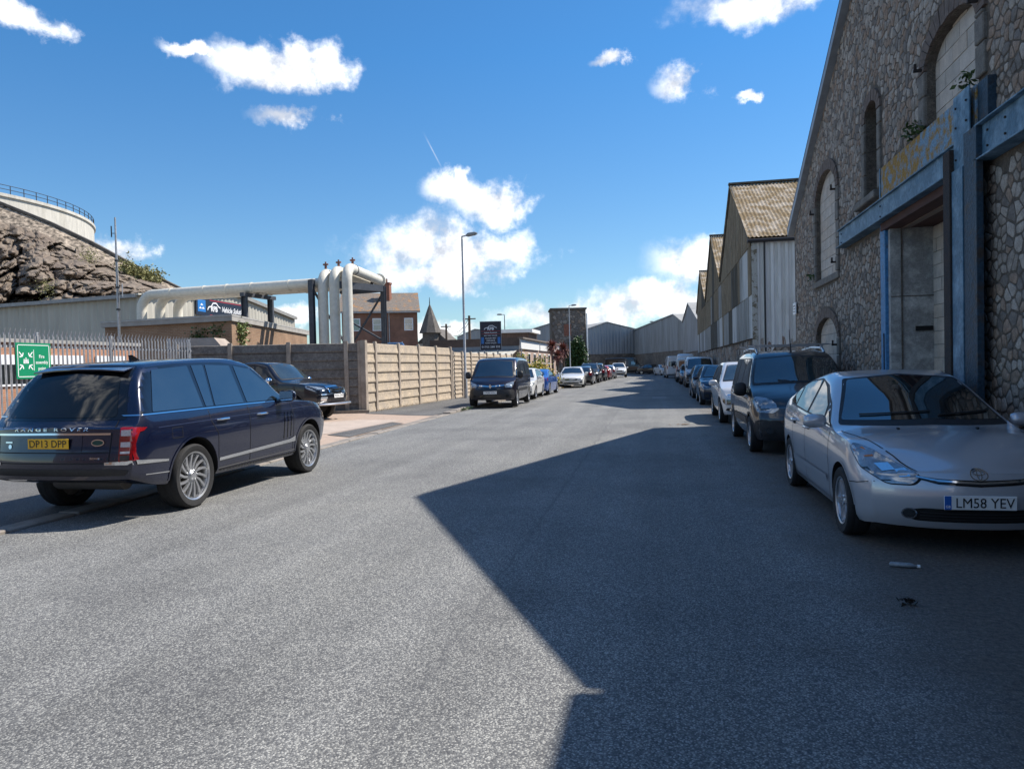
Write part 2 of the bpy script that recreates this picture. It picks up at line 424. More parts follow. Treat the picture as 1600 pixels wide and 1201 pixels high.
def dense(poly, step, closed=True):
    out = []
    n = len(poly)
    for i in range(n if closed else n - 1):
        a, b = Vector(poly[i]), Vector(poly[(i + 1) % n]); k = max(1, int((b - a).length / step))
        out += [a.lerp(b, j / k) for j in range(k)]
    if not closed: out.append(Vector(poly[-1]))
    return out
def inside(p, poly):
    c = False; n = len(poly); j = n - 1
    for i in range(n):
        a, b = poly[i], poly[j]
        if (a[1] > p[1]) != (b[1] > p[1]) and p[0] < (b[0] - a[0]) * (p[1] - a[1]) / (b[1] - a[1]) + a[0]: c = not c
        j = i
    return c
def round_poly(poly, r, k=4):
    out = []; n = len(poly)
    for i in range(n):
        p, a, b = Vector(poly[i]), Vector(poly[i - 1]), Vector(poly[(i + 1) % n])
        ra = min(r, (a - p).length * .45); rb = min(r, (b - p).length * .45)
        q0 = p + (a - p).normalized() * ra; q2 = p + (b - p).normalized() * rb
        for j in range(k + 1):
            t = j / k; out.append(tuple(q0 * (1 - t) ** 2 + p * 2 * t * (1 - t) + q2 * t * t))
    return out

class Car:
    def __init__(s, spec, body_mats):
        s.spec = spec; s.parts = []
        me, s.bvh = loft_body(spec)
        s.body = cut_arches(me, spec['arches'], body_mats)
    def hit(s, axis, u, v):
        if axis == 'L': o, d = Vector((u, 3, v)), Vector((0, -1, 0))
        elif axis == 'R': o, d = Vector((u, -3, v)), Vector((0, 1, 0))
        elif axis == 'F': o, d = Vector((6, u, v)), Vector((-1, 0, 0))
        elif axis == 'B': o, d = Vector((-6, u, v)), Vector((1, 0, 0))
        else: o, d = Vector((u, v, 5)), Vector((0, 0, -1))
        h = s.bvh.ray_cast(o, d)
        if h[0] is None:
            h = s.bvh.find_nearest(o + d * (3 if axis in 'LRT' else 4)); 
        nrm = h[1] if h[1].dot(d) < 0 else -h[1]
        return h[0], nrm
    def patch(s, name, axis, poly, m, off=.004, step=.07, r=0.0, parent=None, smooth=True):
        """a panel that follows the body: polygon seen along an axis, laid onto the shell"""
        if r: poly = round_poly(poly, r)
        ol = dense(poly, step); n = len(ol)
        xs = [p[0] for p in ol]; ys = [p[1] for p in ol]; pts = [Vector((p[0], p[1])) for p in ol]
        a = min(xs) + step * .5
        while a < max(xs):
            b = min(ys) + step * .5
            while b < max(ys):
                if inside((a, b), ol) and min((Vector((a, b)) - Vector((p[0], p[1]))).length_squared for p in ol) > (step * .35) ** 2: pts.append(Vector((a, b)))
                b += step
            a += step
        r_ = delaunay_2d_cdt(pts, [], [list(range(n))], 1, 1e-6)
        vs = []
        for p in r_[0]:
            h, nn = s.hit(axis, p.x, p.y); vs.append(h + nn * off)
        mb = MB().add(vs, [list(q) for q in r_[2]])
        return s.out(name, mb, m, parent, axis, smooth)
    def out(s, name, mb, m, parent, axis=None, smooth=True):
        me = mb.mesh(name, m, 60 if smooth else None)
        if axis and len(me.polygons):
            d = {'L': (0, 1, 0), 'R': (0, -1, 0), 'F': (1, 0, 0), 'B': (-1, 0, 0), 'T': (0, 0, 1)}[axis]
            if sum(p.normal.dot(d) for p in me.polygons) < 0: me.flip_normals()
        s.parts.append([name, me, parent]); return len(s.parts) - 1
    def patch3(s, name, pts, m, off=.006, step=.05, r=0.03, parent=None, both=True):
        """a lamp or panel that wraps a corner: 3-D outline snapped to the shell"""
        ids = []
        for sg in ((1, -1) if both else (1,)):
            P = [Vector((p[0], p[1] * sg, p[2])) for p in pts]; c = sum(P, Vector()) / len(P)
            nn = Vector()
            for i in range(len(P)): nn += (P[i] - c).cross(P[(i + 1) % len(P)] - c)
            nn.normalize(); u = nn.cross(Vector((0, 0, 1))).normalized(); w = u.cross(nn)
            pl = [((p - c).dot(u), (p - c).dot(w)) for p in P]
            if r: pl = round_poly(pl, r)
            ol = dense(pl, step); n = len(ol); q = [Vector((p[0], p[1])) for p in ol]
            xs = [p[0] for p in ol]; ys = [p[1] for p in ol]; a = min(xs) + step * .5
            while a < max(xs):
                b = min(ys) + step * .5
                while b < max(ys):
                    if inside((a, b), ol) and min((Vector((a, b)) - Vector((p[0], p[1]))).length_squared for p in ol) > (step * .35) ** 2: q.append(Vector((a, b)))
                    b += step
                a += step
            r_ = delaunay_2d_cdt(q, [], [list(range(n))], 1, 1e-6); vs = []
            for p in r_[0]:
                h = s.bvh.find_nearest(c + u * p.x + w * p.y); vs.append(h[0] + h[1] * off)
            mb = MB().add(vs, [list(f) for f in r_[2]]); me = mb.mesh(name, m, 60)
            o = (c - Vector((c.x * .5, 0, c.z)))
            if sum(p_.normal.dot(o) for p_ in me.polygons) < 0: me.flip_normals()
            s.parts.append([name, me, parent]); ids.append(len(s.parts) - 1)
        return ids
    def strip(s, name, axis, line, w, m, off=.003, step=.06, parent=None, sub=True):
        """a thin trim or panel gap along a polyline"""
        L = dense(line, step, False); mb = MB(); vs = []
        for i, p in enumerate(L):
            d = (L[min(i + 1, len(L) - 1)] - L[max(i - 1, 0)]); nn = Vector((-d[1], d[0])).normalized() * w / 2
            for sg in (1, -1):
                q = Vector((p[0], p[1])) + nn * sg; h, hn = s.hit(axis, q.x, q.y); vs.append(h + hn * off)
        mb.add(vs, [(2 * i, 2 * i + 1, 2 * i + 3, 2 * i + 2) for i in range(len(L) - 1)])
        return s.out(name, mb, m, parent, axis)
    def both(s, fn, *a, **k):
        return [fn(a[0], ax, *a[1:], **k) for ax in 'LR']
    def solid(s, name, mb, m, parent=None, smooth=40):
        me = mb.mesh(name, m, smooth)
        bm = bmesh.new(); bm.from_mesh(me); bmesh.ops.recalc_face_normals(bm, faces=bm.faces); bm.to_mesh(me); bm.free()
        s.parts.append([name, me, parent]); return len(s.parts) - 1
    def handle(s, x, z, w=.2, m=None):
        for sg, ax in ((1, 'L'), (-1, 'R')):
            h, nn = s.hit(ax, x, z); mb = MB()
            mb.path([h + Vector((-w / 2, 0, 0)), h + Vector((-w / 2 + .02, sg * .035, .004)), h + Vector((0, sg * .042, .006)), h + Vector((w / 2 - .02, sg * .035, .004)), h + Vector((w / 2, 0, 0))], [.012, .016, .017, .016, .012], 8)
            s.solid('door_handle', mb, m or CHROME)
    def mirror(s, x, z, m, size=(.11, .24, .17), out=.13, glassface=True):
        """housing on a stalk; mirror glass on its rear face"""
        for sg, ax in ((1, 'L'), (-1, 'R')):
            h, nn = s.hit(ax, x, z - .03); c = h + Vector((.0, sg * (out + size[1] / 2 - .04), .07)); mb = MB()
            rings = []; nr = 10
            for i, (t, k) in enumerate(((-1, .35), (-.92, .72), (-.6, .95), (0, 1.0), (.55, .93), (.9, .7), (1, .3))):
                rings.append([c + Vector((size[0] / 2 * k * max(-.55, math.cos(a)), sg * t * size[1] / 2, size[2] / 2 * k * math.sin(a))) for a in [2 * math.pi * q / nr for q in range(nr)]])
            vs = [v for g in rings for v in g]; fs = [(i * nr + k, i * nr + (k + 1) % nr, (i + 1) * nr + (k + 1) % nr, (i + 1) * nr + k) for i in range(6) for k in range(nr)]
            fs += [list(range(nr)), [6 * nr + k for k in range(nr)]]
            mb.add(vs, fs); mb.bar(h + Vector((0, 0, -.01)), c + Vector((0, -sg * size[1] * .25, -size[2] * .3)), .06, .04)
            i = s.solid('mirror', mb, m, smooth=50)
            if glassface:
                g = MB(); x_ = c.x - size[0] / 2 * .55 - .006
                pl = round_poly([(c.y - size[1] * .42, c.z - size[2] * .38), (c.y + size[1] * .42, c.z - size[2] * .38), (c.y + size[1] * .42, c.z + size[2] * .38), (c.y - size[1] * .42, c.z + size[2] * .38)], .04)
                g.add([(x_, a, b) for (a, b) in pl], [list(range(len(pl)))])
                s.parts.append(['mirror_glass', g.mesh('mirror_glass', CHROME), i])
    def plate(s, axis, z, txt, yoff=0.0, size=(.52, .111), tilt=0.0, euro=False):
        h, nn = s.hit(axis, yoff, z); sg = 1 if axis == 'F' else -1
        h2 = [s.hit(axis, yoff + a, z + b)[0].x * sg for a in (-.25, 0, .25) for b in (-.05, .05)]; X = sg * (max(h2) + .012)
        mb = MB(); mb.cbox(min(X, X + sg * .008), max(X, X + sg * .008), yoff - size[0] / 2, yoff + size[0] / 2, z - size[1] / 2, z + size[1] / 2, .003)
        i = s.solid('number_plate', mb, PLW if axis == 'F' else PLY, smooth=None)
        tm = text_mesh(txt, size[1] * .70, INK, .0015, 0.0, width=size[0] * (.80 if euro else .9))
        R = Matrix.Rotation(RAD(90 if axis == 'F' else -90), 4, 'Z')
        tm.transform(R); tm.transform(Matrix.Translation((X + sg * .0095, yoff + (.035 if euro else 0), z)))
        s.parts.append(['lettering', tm, i])
        if euro:
            b = MB(); b.box(X + sg * .0085, X + sg * .0095, yoff - size[0] / 2 + .002, yoff - size[0] / 2 + .052, z - size[1] / 2 + .002, z + size[1] / 2 - .002)
            s.parts.append(['country_band', b.mesh('country_band', PLB), i])
            g = text_mesh('GB', .02, WHITEPRINT, .001, .01); g.transform(R); g.transform(Matrix.Translation((X + sg * .0105, yoff - size[0] / 2 + .027, z - .03)))
            s.parts.append(['country_letters', g, i])
        return i
    def lettering(s, name, txt, axis, z, height, m, width=None, yoff=0, bold=.01, out=.008, x=None, parent=None):
        tm = text_mesh(txt, height, m, .002, bold, width=width)
        if axis in 'FB':
            sg = 1 if axis == 'F' else -1; tm.transform(Matrix.Rotation(RAD(90 * sg), 4, 'Z'))
            for v in tm.vertices:
                h, nn = s.hit(axis, v.co.y + yoff, v.co.z + z); v.co = (h.x + sg * (out + abs(v.co.x)), v.co.y + yoff, v.co.z + z)
        s.parts.append([name, tm, parent])
    def place(s, name, label, cat, loc, rz, group=None):
        t = thing(name, label, cat, loc, rz, group)
        link('body', s.body, t); made = []
        for (n, me, par) in s.parts: made.append(link(n, me, made[par] if par is not None else t))
        for (x, sg, wz, W) in s.wheels:
            w = link('wheel', W[0], t); w.location = (x, sg * wz, W[3]); w.rotation_euler = (0, rnd.uniform(0, 6), 0 if sg > 0 else math.pi)
            link('tyre', W[1], w); link('rim', W[2], w)
        return t

WHEELS = {}
def wheel(r, width, rim, style, m=None, n=5):
    """hub and brake disc, tyre, rim with spokes; outer face towards +y"""
    key = (r, width, rim, style, n, m.name if m else '')
    if key in WHEELS: return WHEELS[key]
    m = m or ALLOY; hw = width / 2; t = MB()
    t.lathe([(rim * .93, -hw * .8), (rim + .01, -hw * .95), (r * .93, -hw), (r * .985, -hw * .82), (r, -hw * .45), (r * .996, -hw * .42), (r * .996, -hw * .38), (r, -hw * .35),
             (r, -hw * .04), (r * .993, -hw * .03), (r * .993, hw * .03), (r, hw * .04), (r, hw * .35), (r * .996, hw * .38), (r * .996, hw * .42), (r, hw * .45), (r * .985, hw * .82), (r * .93, hw), (rim + .01, hw * .95), (rim * .93, hw * .8)], 40)
    tyre = t.mesh('tyre', TYRE, 40)
    h = MB(); h.lathe([(.0, hw * .1), (rim * .7, hw * .1), (rim * .7, -hw * .2), (0, -hw * .2)], 24); h.lathe([(.0, -hw * .3), (rim * .98, -hw * .3)], 24)
    hub = h.mesh('wheel', mat('brake_disc', (.10, .095, .09), rough=.5, metal=.6, var=.3, scale=40), 40)
    q = MB()
    q.lathe([(rim * .97, -hw * .75), (rim * .9, -hw * .5), (rim * .9, hw * .55), (rim * .955, hw * .86), (rim * 1.02, hw * .93), (rim * 1.03, hw * .8)], 40)
    f0 = hw * .82
    def spoke(a0, a1, w0, w1, r0, r1, y0, y1, mi=0):
        vs = []; K = 5
        for i in range(K + 1):
            k = i / K; rr = r0 + (r1 - r0) * k; a = a0 + (a1 - a0) * k; w = w0 + (w1 - w0) * k; y = y0 + (y1 - y0) * k
            e = Vector((math.cos(a), 0, math.sin(a))); tg = Vector((-math.sin(a), 0, math.cos(a)))
            for (sd, yy) in ((-1, y - .03), (-.8, y), (.8, y), (1, y - .03)): vs.append(e * rr + tg * w / 2 * sd + Vector((0, yy, 0)))
        q.add(vs, [(4 * i + j, 4 * i + j + 1, 4 * i + j + 5, 4 * i + j + 4) for i in range(K) for j in range(3)], mi)
    tau = 2 * math.pi
    for k in range(n):
        a = tau * k / n
        if style == 'turbine':
            spoke(a, a + .34, .03, .04, rim * .16, rim * .93, f0 * .75, f0 * .92)
            spoke(a + .16, a + .10, .022, .028, rim * .2, rim * .55, f0 * .68, f0 * .8)
        elif style == 'twin':
            spoke(a - .1, a - .14, .045, .04, rim * .2, rim * .95, f0 * .8, f0 * .95); spoke(a + .1, a + .14, .045, .04, rim * .2, rim * .95, f0 * .8, f0 * .95)
        elif style == 'cover': spoke(a, a, .10, .13, rim * .15, rim * .92, f0 * .85, f0 * .9)
        else: spoke(a, a, .055, .07, rim * .15, rim * .95, f0 * .8, f0 * .95)
    q.lathe([(0, f0 * .98), (rim * .17, f0 * .96), (rim * .24, f0 * .8), (rim * .24, f0 * .4)], 20)
    for k in range(5):
        a = tau * (k + .5) / 5; q.lathe([(0, f0 * 1.0), (.012, f0 * .99), (.014, f0 * .9)], 6, centre=(rim * .2 * math.cos(a), 0, rim * .2 * math.sin(a)))
    rimm = q.mesh('rim', m, 35)
    WHEELS[key] = (hub, tyre, rimm, r - .004)
    return WHEELS[key]

def mirror_poly(half):
    """symmetric front or rear outline from its +y half, listed from the bottom centre out and up"""
    return list(half) + [(-y, z) for (y, z) in half[::-1] if y > 1e-6]
def car_range():
    P = paint('midnight_blue_paint', (.0045, .008, .030), metal=.25, rough=.25)
    s = dict(top=[(-2.62,1.06),(-2.57,1.13),(-2.10,1.69),(-1.98,1.755),(-1.4,1.80),(-.4,1.835),(.15,1.80),(.34,1.755),(1.0,1.26),(1.10,1.22),(1.8,1.165),(2.2,1.09),(2.36,.98)],
        belt=[(-2.62,1.03),(-2.3,1.13),(0,1.165),(1.2,1.15),(2.0,1.07),(2.36,.93)], bot=[(-2.62,.50),(-2.3,.42),(-1.9,.36),(0,.33),(1.9,.36),(2.36,.42)],
        plan=[(-2.62,.945),(-2.2,.98),(-1.0,.992),(1.2,.992),(1.9,.965),(2.36,.90)], side=[(0,.935),(.08,.965),(.35,.985),(.66,1.0),(.86,.99),(1,.958)],
        tum=.40, crown=.035, fillet=.10, nosez=[(.4,.12),(.6,.03),(.8,0),(1.0,.04),(1.2,.1)], tailz=[(.4,.12),(.52,.01),(.66,0),(.9,.03),(1.1,.05),(1.3,.05)], nose=(.7,.3,2.6), tail=(.5,.17,3.2),
        arches=[(1.46,.455,.40,.60,1.3),(-1.46,.455,.40,.60,1.3)])
    c = Car(s, [P, DARK])
    W = wheel(.39, .275, .287, 'turbine', None, 14); c.wheels = [(x, sg, .835, W) for x in (1.46, -1.46) for sg in (1, -1)]
    c.both(c.patch, 'window_surround', [(.86,1.195),(.22,1.70),(-.45,1.765),(-1.4,1.748),(-2.06,1.69),(-2.47,1.175)], GLOSSBLACK, .003, r=.03)
    for nm, pl in (('front_window', [(.70,1.215),(.18,1.665),(-.18,1.715),(-.24,1.21)]), ('rear_window', [(-.32,1.21),(-.27,1.72),(-.80,1.73),(-.97,1.205)]),
                   ('vent_window', [(-1.01,1.205),(-.85,1.73),(-1.09,1.725),(-1.16,1.205)]), ('quarter_window', [(-1.22,1.205),(-1.17,1.72),(-1.84,1.675),(-2.12,1.2)])):
        c.both(c.patch, nm, pl, GLASS, .008, r=.02)
    c.patch('windscreen', 'F', mirror_poly([(0,1.27),(.70,1.27),(.56,1.71),(0,1.74)]), GLASS, .006, r=.03)
    c.patch('rear_screen_surround', 'B', mirror_poly([(0,1.135),(.80,1.135),(.62,1.725),(0,1.745)]), GLOSSBLACK, .003, r=.03)
    c.patch('rear_screen', 'B', mirror_poly([(0,1.165),(.70,1.165),(.55,1.60),(0,1.645)]), glass('cab_glass', (.01, .012, .013), 1.4), .007, r=.05)
    # roof spoiler lip over the rear screen
    mb = MB(); mb.prism([(-2.16, y, 1.688 - .03 * (y / .6) ** 2) for y in (-.6, -.3, 0, .3, .6)] + [(-1.95, y, 1.742 - .03 * (y / .6) ** 2) for y in (.6, .3, 0, -.3, -.6)], (0, 0, .014)); c.solid('spoiler', mb, P)
    c.both(c.strip, 'chrome_waist_trim', [(.86,1.188),(-.2,1.19),(-2.38,1.178)], .014, CHROME, .006)
    c.both(c.strip, 'body_crease_highlight', [(2.02,1.045),(1.2,1.06),(-.2,1.055),(-2.1,1.025)], .009, mat('paint_highlight', (.12,.16,.30), rough=.2, metal=.8, var=.02), .003)  # lighter strip paints a highlight along the shoulder crease
    c.both(c.patch, 'door_trim', [(.98,.555),(.98,.635),(.80,.60),(-.98,.545),(-.98,.505)], CHROME, .012, r=.004)
    c.both(c.strip, 'sill_line', [(1.0,.43),(-.98,.41)], .012, ALLOY_D, .004)
    c.both(c.patch, 'sill', [(1.02,.33),(1.02,.39),(-1.02,.39),(-1.02,.33)], BLACK, .006)
    c.both(c.strip, 'panel_gap', [(.92,.42),(.94,.9),(.88,1.18)], .009, SEAM); c.both(c.strip, 'panel_gap', [(-.26,.40),(-.27,1.19)], .009, SEAM)
    c.both(c.strip, 'panel_gap', [(-.98,.52),(-1.0,.86),(-1.13,1.02),(-1.15,1.19)], .009, SEAM); c.both(c.strip, 'panel_gap', [(.92,1.05),(1.5,1.075),(2.0,1.06)], .007, SEAM)
    for k in range(3): c.both(c.strip, 'door_gill', [(.85 - .10 * k,.64 - .01 * k),(.87 - .10 * k,1.02)], .022, GLOSSBLACK, .005)
    c.both(c.strip, 'fuel_flap_gap', [(-1.70,.88),(-1.70,1.0),(-1.88,1.0),(-1.88,.88),(-1.70,.88)], .007, SEAM)
    c.handle(.04, 1.035, .22); c.handle(-.90, 1.03, .22)
    c.mirror(.60, 1.22, P, (.15, .25, .18), .06)
    # arch lips
    for ax in (1.46, -1.46):
        c.both(c.strip, 'arch_lip', [(ax + .468 * math.cos(RAD(a)), .40 + .468 * math.sin(RAD(a))) for a in range(-4, 185, 8)], .024, P, .010)
    # tail
    for sg, ax in ((1, 'L'), (-1, 'R')):
        i = c.patch('tail_light', 'B', [(sg * .80,.69),(sg * .945,.70),(sg * .945,1.05),(sg * .80,1.055)], RED, .008, r=.012, step=.04)
        c.patch('lamp_side', ax, [(-2.47,1.05),(-2.27,1.045),(-2.32,1.012),(-2.44,.985),(-2.445,.705),(-2.47,.70)], RED, .008, step=.03, parent=i)
        for (z0, z1, m) in ((.965, 1.03, REDW), (.845, .90, REDW), (.70, .76, LAMPD), (.775, .80, REDW)):
            c.patch('lamp_segment', 'B', [(sg * .815,z0),(sg * .905,z0),(sg * .905,z1),(sg * .815,z1)], m, .014, step=.04, parent=i)
    c.patch('lower_bumper', 'B', mirror_poly([(0,.44),(.80,.46),(.90,.60),(.72,.62),(0,.62)]), BLACK, .004, r=.03)
    c.both(c.patch, 'bumper_trim', [(-1.95,.63),(-2.42,.655),(-2.44,.705),(-1.95,.655)], CHROME, .008)
    c.patch('bumper_trim', 'B', [(.66,.66),(.93,.655),(.93,.70),(.66,.69)], CHROME, .008); c.patch('bumper_trim', 'B', [(-.66,.66),(-.93,.655),(-.93,.70),(-.66,.69)], CHROME, .008)
    c.both(c.patch, 'bumper_reflector', [(-1.93,.50),(-2.3,.52),(-2.3,.53),(-1.93,.512)], CHROME, .006)
    c.strip('panel_gap', 'B', [(-.73,1.13),(-.70,.68),(.70,.68),(.73,1.13)], .01, SEAM)
    c.strip('panel_gap', 'B', [(-.69,.795),(.69,.795)], .012, SEAM)
    c.strip('tailgate_trim', 'B', [(-.71,.992),(0,.997),(.71,.992)], .022, CHROME, .008)
    c.patch('plate_recess', 'B', [(-.40,.80),(.40,.80),(.40,.985),(-.40,.985)], paint('midnight_blue_paint', (0, 0, 0)), .004, r=.02)
    c.plate('B', .895, 'DP13 DPP')
    c.lettering('badge_lettering', 'R A N G E   R O V E R', 'B', 1.046, .036, CHROME, width=.94, bold=.012)
    c.patch('oval_badge', 'B', [(-.58 + .065 * math.cos(t), .90 + .032 * math.sin(t)) for t in [2 * math.pi * k / 16 for k in range(16)]], mat('badge_green', (.015, .05, .03), rough=.3), .01)
    c.strip('badge_rim', 'B', [(-.58 + .066 * math.cos(t), .90 + .033 * math.sin(t)) for t in [2 * math.pi * k / 16 for k in range(17)]], .01, CHROME, .012)
    c.lettering('trim_lettering', 'SDV8', 'B', .735, .02, CHROME, width=.11, yoff=-.56)
    c.patch('badge', 'B', [(.50,.90),(.60,.90),(.60,.915),(.50,.915)], CHROME, .006); c.patch('badge', 'B', [(.53 + .025 * math.cos(t), .86 + .025 * math.sin(t)) for t in [2 * math.pi * k / 10 for k in range(10)]], CHROME, .006)
    # front
    c.patch3('headlight', [(2.30,.50,.98),(2.18,.84,.985),(1.98,.93,1.0),(2.02,.94,.90),(2.22,.84,.84),(2.32,.52,.84)], LAMP, .006)
    c.patch('grille', 'F', mirror_poly([(0,.78),(.48,.78),(.50,.97),(0,.985)]), ALLOY_D, .006, r=.02)
    c.patch('lower_grille', 'F', mirror_poly([(0,.46),(.8,.46),(.8,.60),(0,.60)]), BLACK, .005, r=.03)
    mb = MB(); mb.prism([(-1.12, 0, 1.80), (-1.30, 0, 1.80), (-1.32, 0, 1.872), (-1.28, 0, 1.875)], (0, .03, 0)); c.solid('roof_aerial', mb, GLOSSBLACK)
    mb = MB()
    mb.path([(-2.0, -.45, .42), (-2.0, .45, .42)], .12, 10); mb.path([(-1.46, -.7, .38), (-1.46, .7, .38)], .06, 8)
    c.solid('exhaust', mb, mat('exhaust_steel', (.2, .19, .18), rough=.5, metal=.6))
    return c

def car_prius():
    P = paint('silver_blue_paint', (.53, .54, .57), metal=.40, rough=.28, flake=.06)
    s = dict(top=[(-2.22,.96),(-2.16,1.06),(-1.9,1.145),(-1.3,1.33),(-.7,1.445),(-.25,1.487),(.1,1.455),(.25,1.42),(1.08,1.02),(1.18,.985),(1.6,.92),(1.95,.83),(2.12,.76),(2.22,.68)],
        belt=[(-2.22,.93),(-1.8,1.02),(-1.0,1.01),(.2,.965),(1.05,.905),(1.6,.86),(2.0,.76),(2.22,.645)], bot=[(-2.22,.42),(-1.9,.25),(-1.2,.2),(0,.19),(1.4,.2),(2.0,.20),(2.22,.22)],
        plan=[(-2.22,.80),(-1.7,.845),(-.8,.8625),(.9,.8625),(1.6,.85),(2.0,.81),(2.22,.74)], side=[(0,.93),(.07,.965),(.3,.985),(.6,1.0),(.82,.99),(1,.955)],
        tum=.42, crown=.05, fillet=.10, kf=.42, xm=-.2, kr=.1, nosez=[(.2,.10),(.32,.03),(.48,0),(.6,.02),(.72,.09),(.9,.16)], nose=(.8,.40,2.4), tailz=[(.3,.1),(.5,.0),(.9,.03),(1.1,.06)],
        arches=[(1.35,.355,.31,.55,1.2),(-1.35,.35,.31,.55,1.2)])
    c = Car(s, [P, DARK])
    W = wheel(.312, .20, .215, 'plain', None, 6); c.wheels = [(x, sg, .755, W) for x in (1.35, -1.35) for sg in (1, -1)]
    PIL = GLOSSBLACK
    c.both(c.patch, 'window_surround', [(.86,.94),(.73,.995),(.45,1.165),(.04,1.335),(-.35,1.40),(-.9,1.36),(-1.3,1.24),(-1.52,1.10),(-1.38,1.05),(-.2,1.0)], BLACK, .003, r=.02)
    for nm, pl in (('front_window', [(.47,.99),(.40,1.13),(.02,1.305),(-.22,1.37),(-.25,1.02)]), ('corner_window', [(.80,.958),(.72,.98),(.50,1.095),(.53,.985)]), ('rear_window', [(-.34,1.02),(-.31,1.378),(-.78,1.345),(-1.0,1.30),(-1.02,1.055)]),
                   ('quarter_window', [(-1.08,1.06),(-1.06,1.275),(-1.28,1.205),(-1.42,1.10),(-1.36,1.075)])):
        c.both(c.patch, nm, pl, GLASS2, .007, r=.015)
    c.patch('windscreen_surround', 'F', mirror_poly([(0,.985),(.755,.965),(.70,1.08),(.545,1.40),(0,1.445)]), BLACK, .003, r=.03)
    c.patch('windscreen', 'F', mirror_poly([(0,1.03),(.715,1.005),(.66,1.10),(.515,1.385),(0,1.43)]), GLASS, .007, r=.03)
    # wipers
    for (y0, y1, z1) in ((-.55, .05, 1.07), (.10, .62, 1.06)):
        mb = MB(); pts = []
        for k in range(6):
            t = k / 5; h, nn = c.hit('F', y0 + (y1 - y0) * t, 1.035 + (z1 - 1.035) * t + .015); pts.append(h + nn * .02)
        mb.path(pts, .009, 6); c.solid('wiper', mb, BLACK)
    for y in (-.33, .33):
        h, nn = c.hit('T', 1.28, y); mb = MB(); mb.cbox(h.x - .012, h.x + .02, y - .012, y + .012, h.z - .002, h.z + .018, .004); c.solid('washer_jet', mb, BLACK)
    # bonnet and bumper gaps, crease
    for sg in (1, -1):
        c.strip('panel_gap', 'T', [(1.06, .77 * sg), (1.45, .70 * sg), (1.80, .58 * sg), (2.05, .42 * sg)], .008, SEAM)
    c.both(c.strip, 'panel_gap', [(.88,.26),(.92,.55),(.86,.90)], .010, SEAM); c.both(c.strip, 'panel_gap', [(-.27,.24),(-.28,1.0)], .010, SEAM); c.both(c.strip, 'panel_gap', [(-.98,.45),(-1.05,.7),(-1.03,1.04)], .010, SEAM)
    c.both(c.strip, 'panel_gap', [(1.62,.53),(1.78,.545),(1.95,.58)], .008, SEAM)
    c.both(c.patch, 'door_moulding', [(.85,.41),(.85,.47),(-.95,.47),(-.95,.41)], P, .016, r=.01); c.both(c.patch, 'sill', [(.95,.21),(.95,.26),(-.98,.26),(-.98,.21)], P, .010)
    c.handle(-.12, .86, .2, P); c.handle(-.92, .885, .2, P)
    for x in (-.12, -.92): c.both(c.patch, 'handle_cup', [(x - .08,.835),(x + .07,.835),(x + .07,.885),(x - .08,.885)], SEAM, .002, r=.02)
    c.mirror(.72, .955, P, (.13, .22, .145), .05)
    for ax in (1.35, -1.35): c.both(c.strip, 'arch_lip', [(ax + .362 * math.cos(RAD(a)), .31 + .362 * math.sin(RAD(a))) for a in range(4, 178, 8)], .016, P, .006)
    # lamps: tall triangular units swept back up the wing
    hl = [(2.10,.40,.625),(2.13,.47,.57),(2.05,.66,.60),(1.80,.80,.70),(1.55,.80,.815),(1.60,.74,.835),(1.80,.64,.80),(1.98,.50,.725)]
    hc = Vector((sum(p[0] for p in hl), sum(p[1] for p in hl), sum(p[2] for p in hl))) / len(hl)
    c.patch3('headlight_gap', [tuple(hc + (Vector(p) - hc) * 1.07) for p in hl], SEAM, .002, r=.05, step=.04)
    L = c.patch3('headlight', hl, LAMP, .006, r=.05, step=.035)
    for i, sg in zip(L, (1, -1)):
        for (q, m, o) in (([(1.64,.78,.80),(1.78,.745,.77),(1.80,.68,.775),(1.66,.735,.82)], AMBER, .011), ([(1.96,.66,.67),(1.98,.56,.66),(1.90,.60,.74),(1.86,.70,.73)], REFL, .012), ([(2.06,.55,.63),(2.06,.46,.625),(1.99,.49,.69),(1.98,.57,.69)], REFL, .012), ([(1.86,.76,.70),(1.90,.72,.655),(2.06,.62,.605),(2.08,.56,.60),(2.02,.69,.60),(1.82,.80,.69)], LAMPD, .011)):
            vs = []
            for p in q:
                h = c.bvh.find_nearest(Vector((p[0], p[1] * sg, p[2]))); vs.append(h[0] + h[1] * o)
            c.parts.append(['lamp_reflector', MB().add(vs, [list(range(len(vs)))]).mesh('lamp_reflector', m), i])
    c.patch('grille', 'F', mirror_poly([(0,.575),(.30,.59),(.46,.632),(.45,.652),(.30,.632),(0,.622)]), GLOSSBLACK, .005, r=.008)
    c.strip('grille_bar', 'F', [(-.44,.642),(-.30,.616),(0,.603),(.30,.616),(.44,.642)], .013, CHROME, .012)
    c.strip('grille_bar', 'F', [(-.36,.612),(0,.589),(.36,.612)], .009, BLACK, .012)
    bz = .665
    h, nn = c.hit('F', 0, bz)
    for (rx, rz, w) in ((.062, .042, .008), (.042, .015, .006), (.016, .036, .006)):
        c.strip('emblem', 'F', [(rx * math.cos(t), bz + rz * math.sin(t) + (.013 if rz < .03 else 0)) for t in [2 * math.pi * k / 20 for k in range(21)]], w, CHROME, .006, step=.02)
    c.patch('lower_intake', 'F', mirror_poly([(0,.285),(.44,.285),(.52,.31),(.50,.375),(.40,.395),(0,.395)]), DARK, .004, r=.02)
    for z in (.31, .335, .36): c.strip('intake_bar', 'F', [(-.42, z), (.42, z)], .009, BLACK, .007)
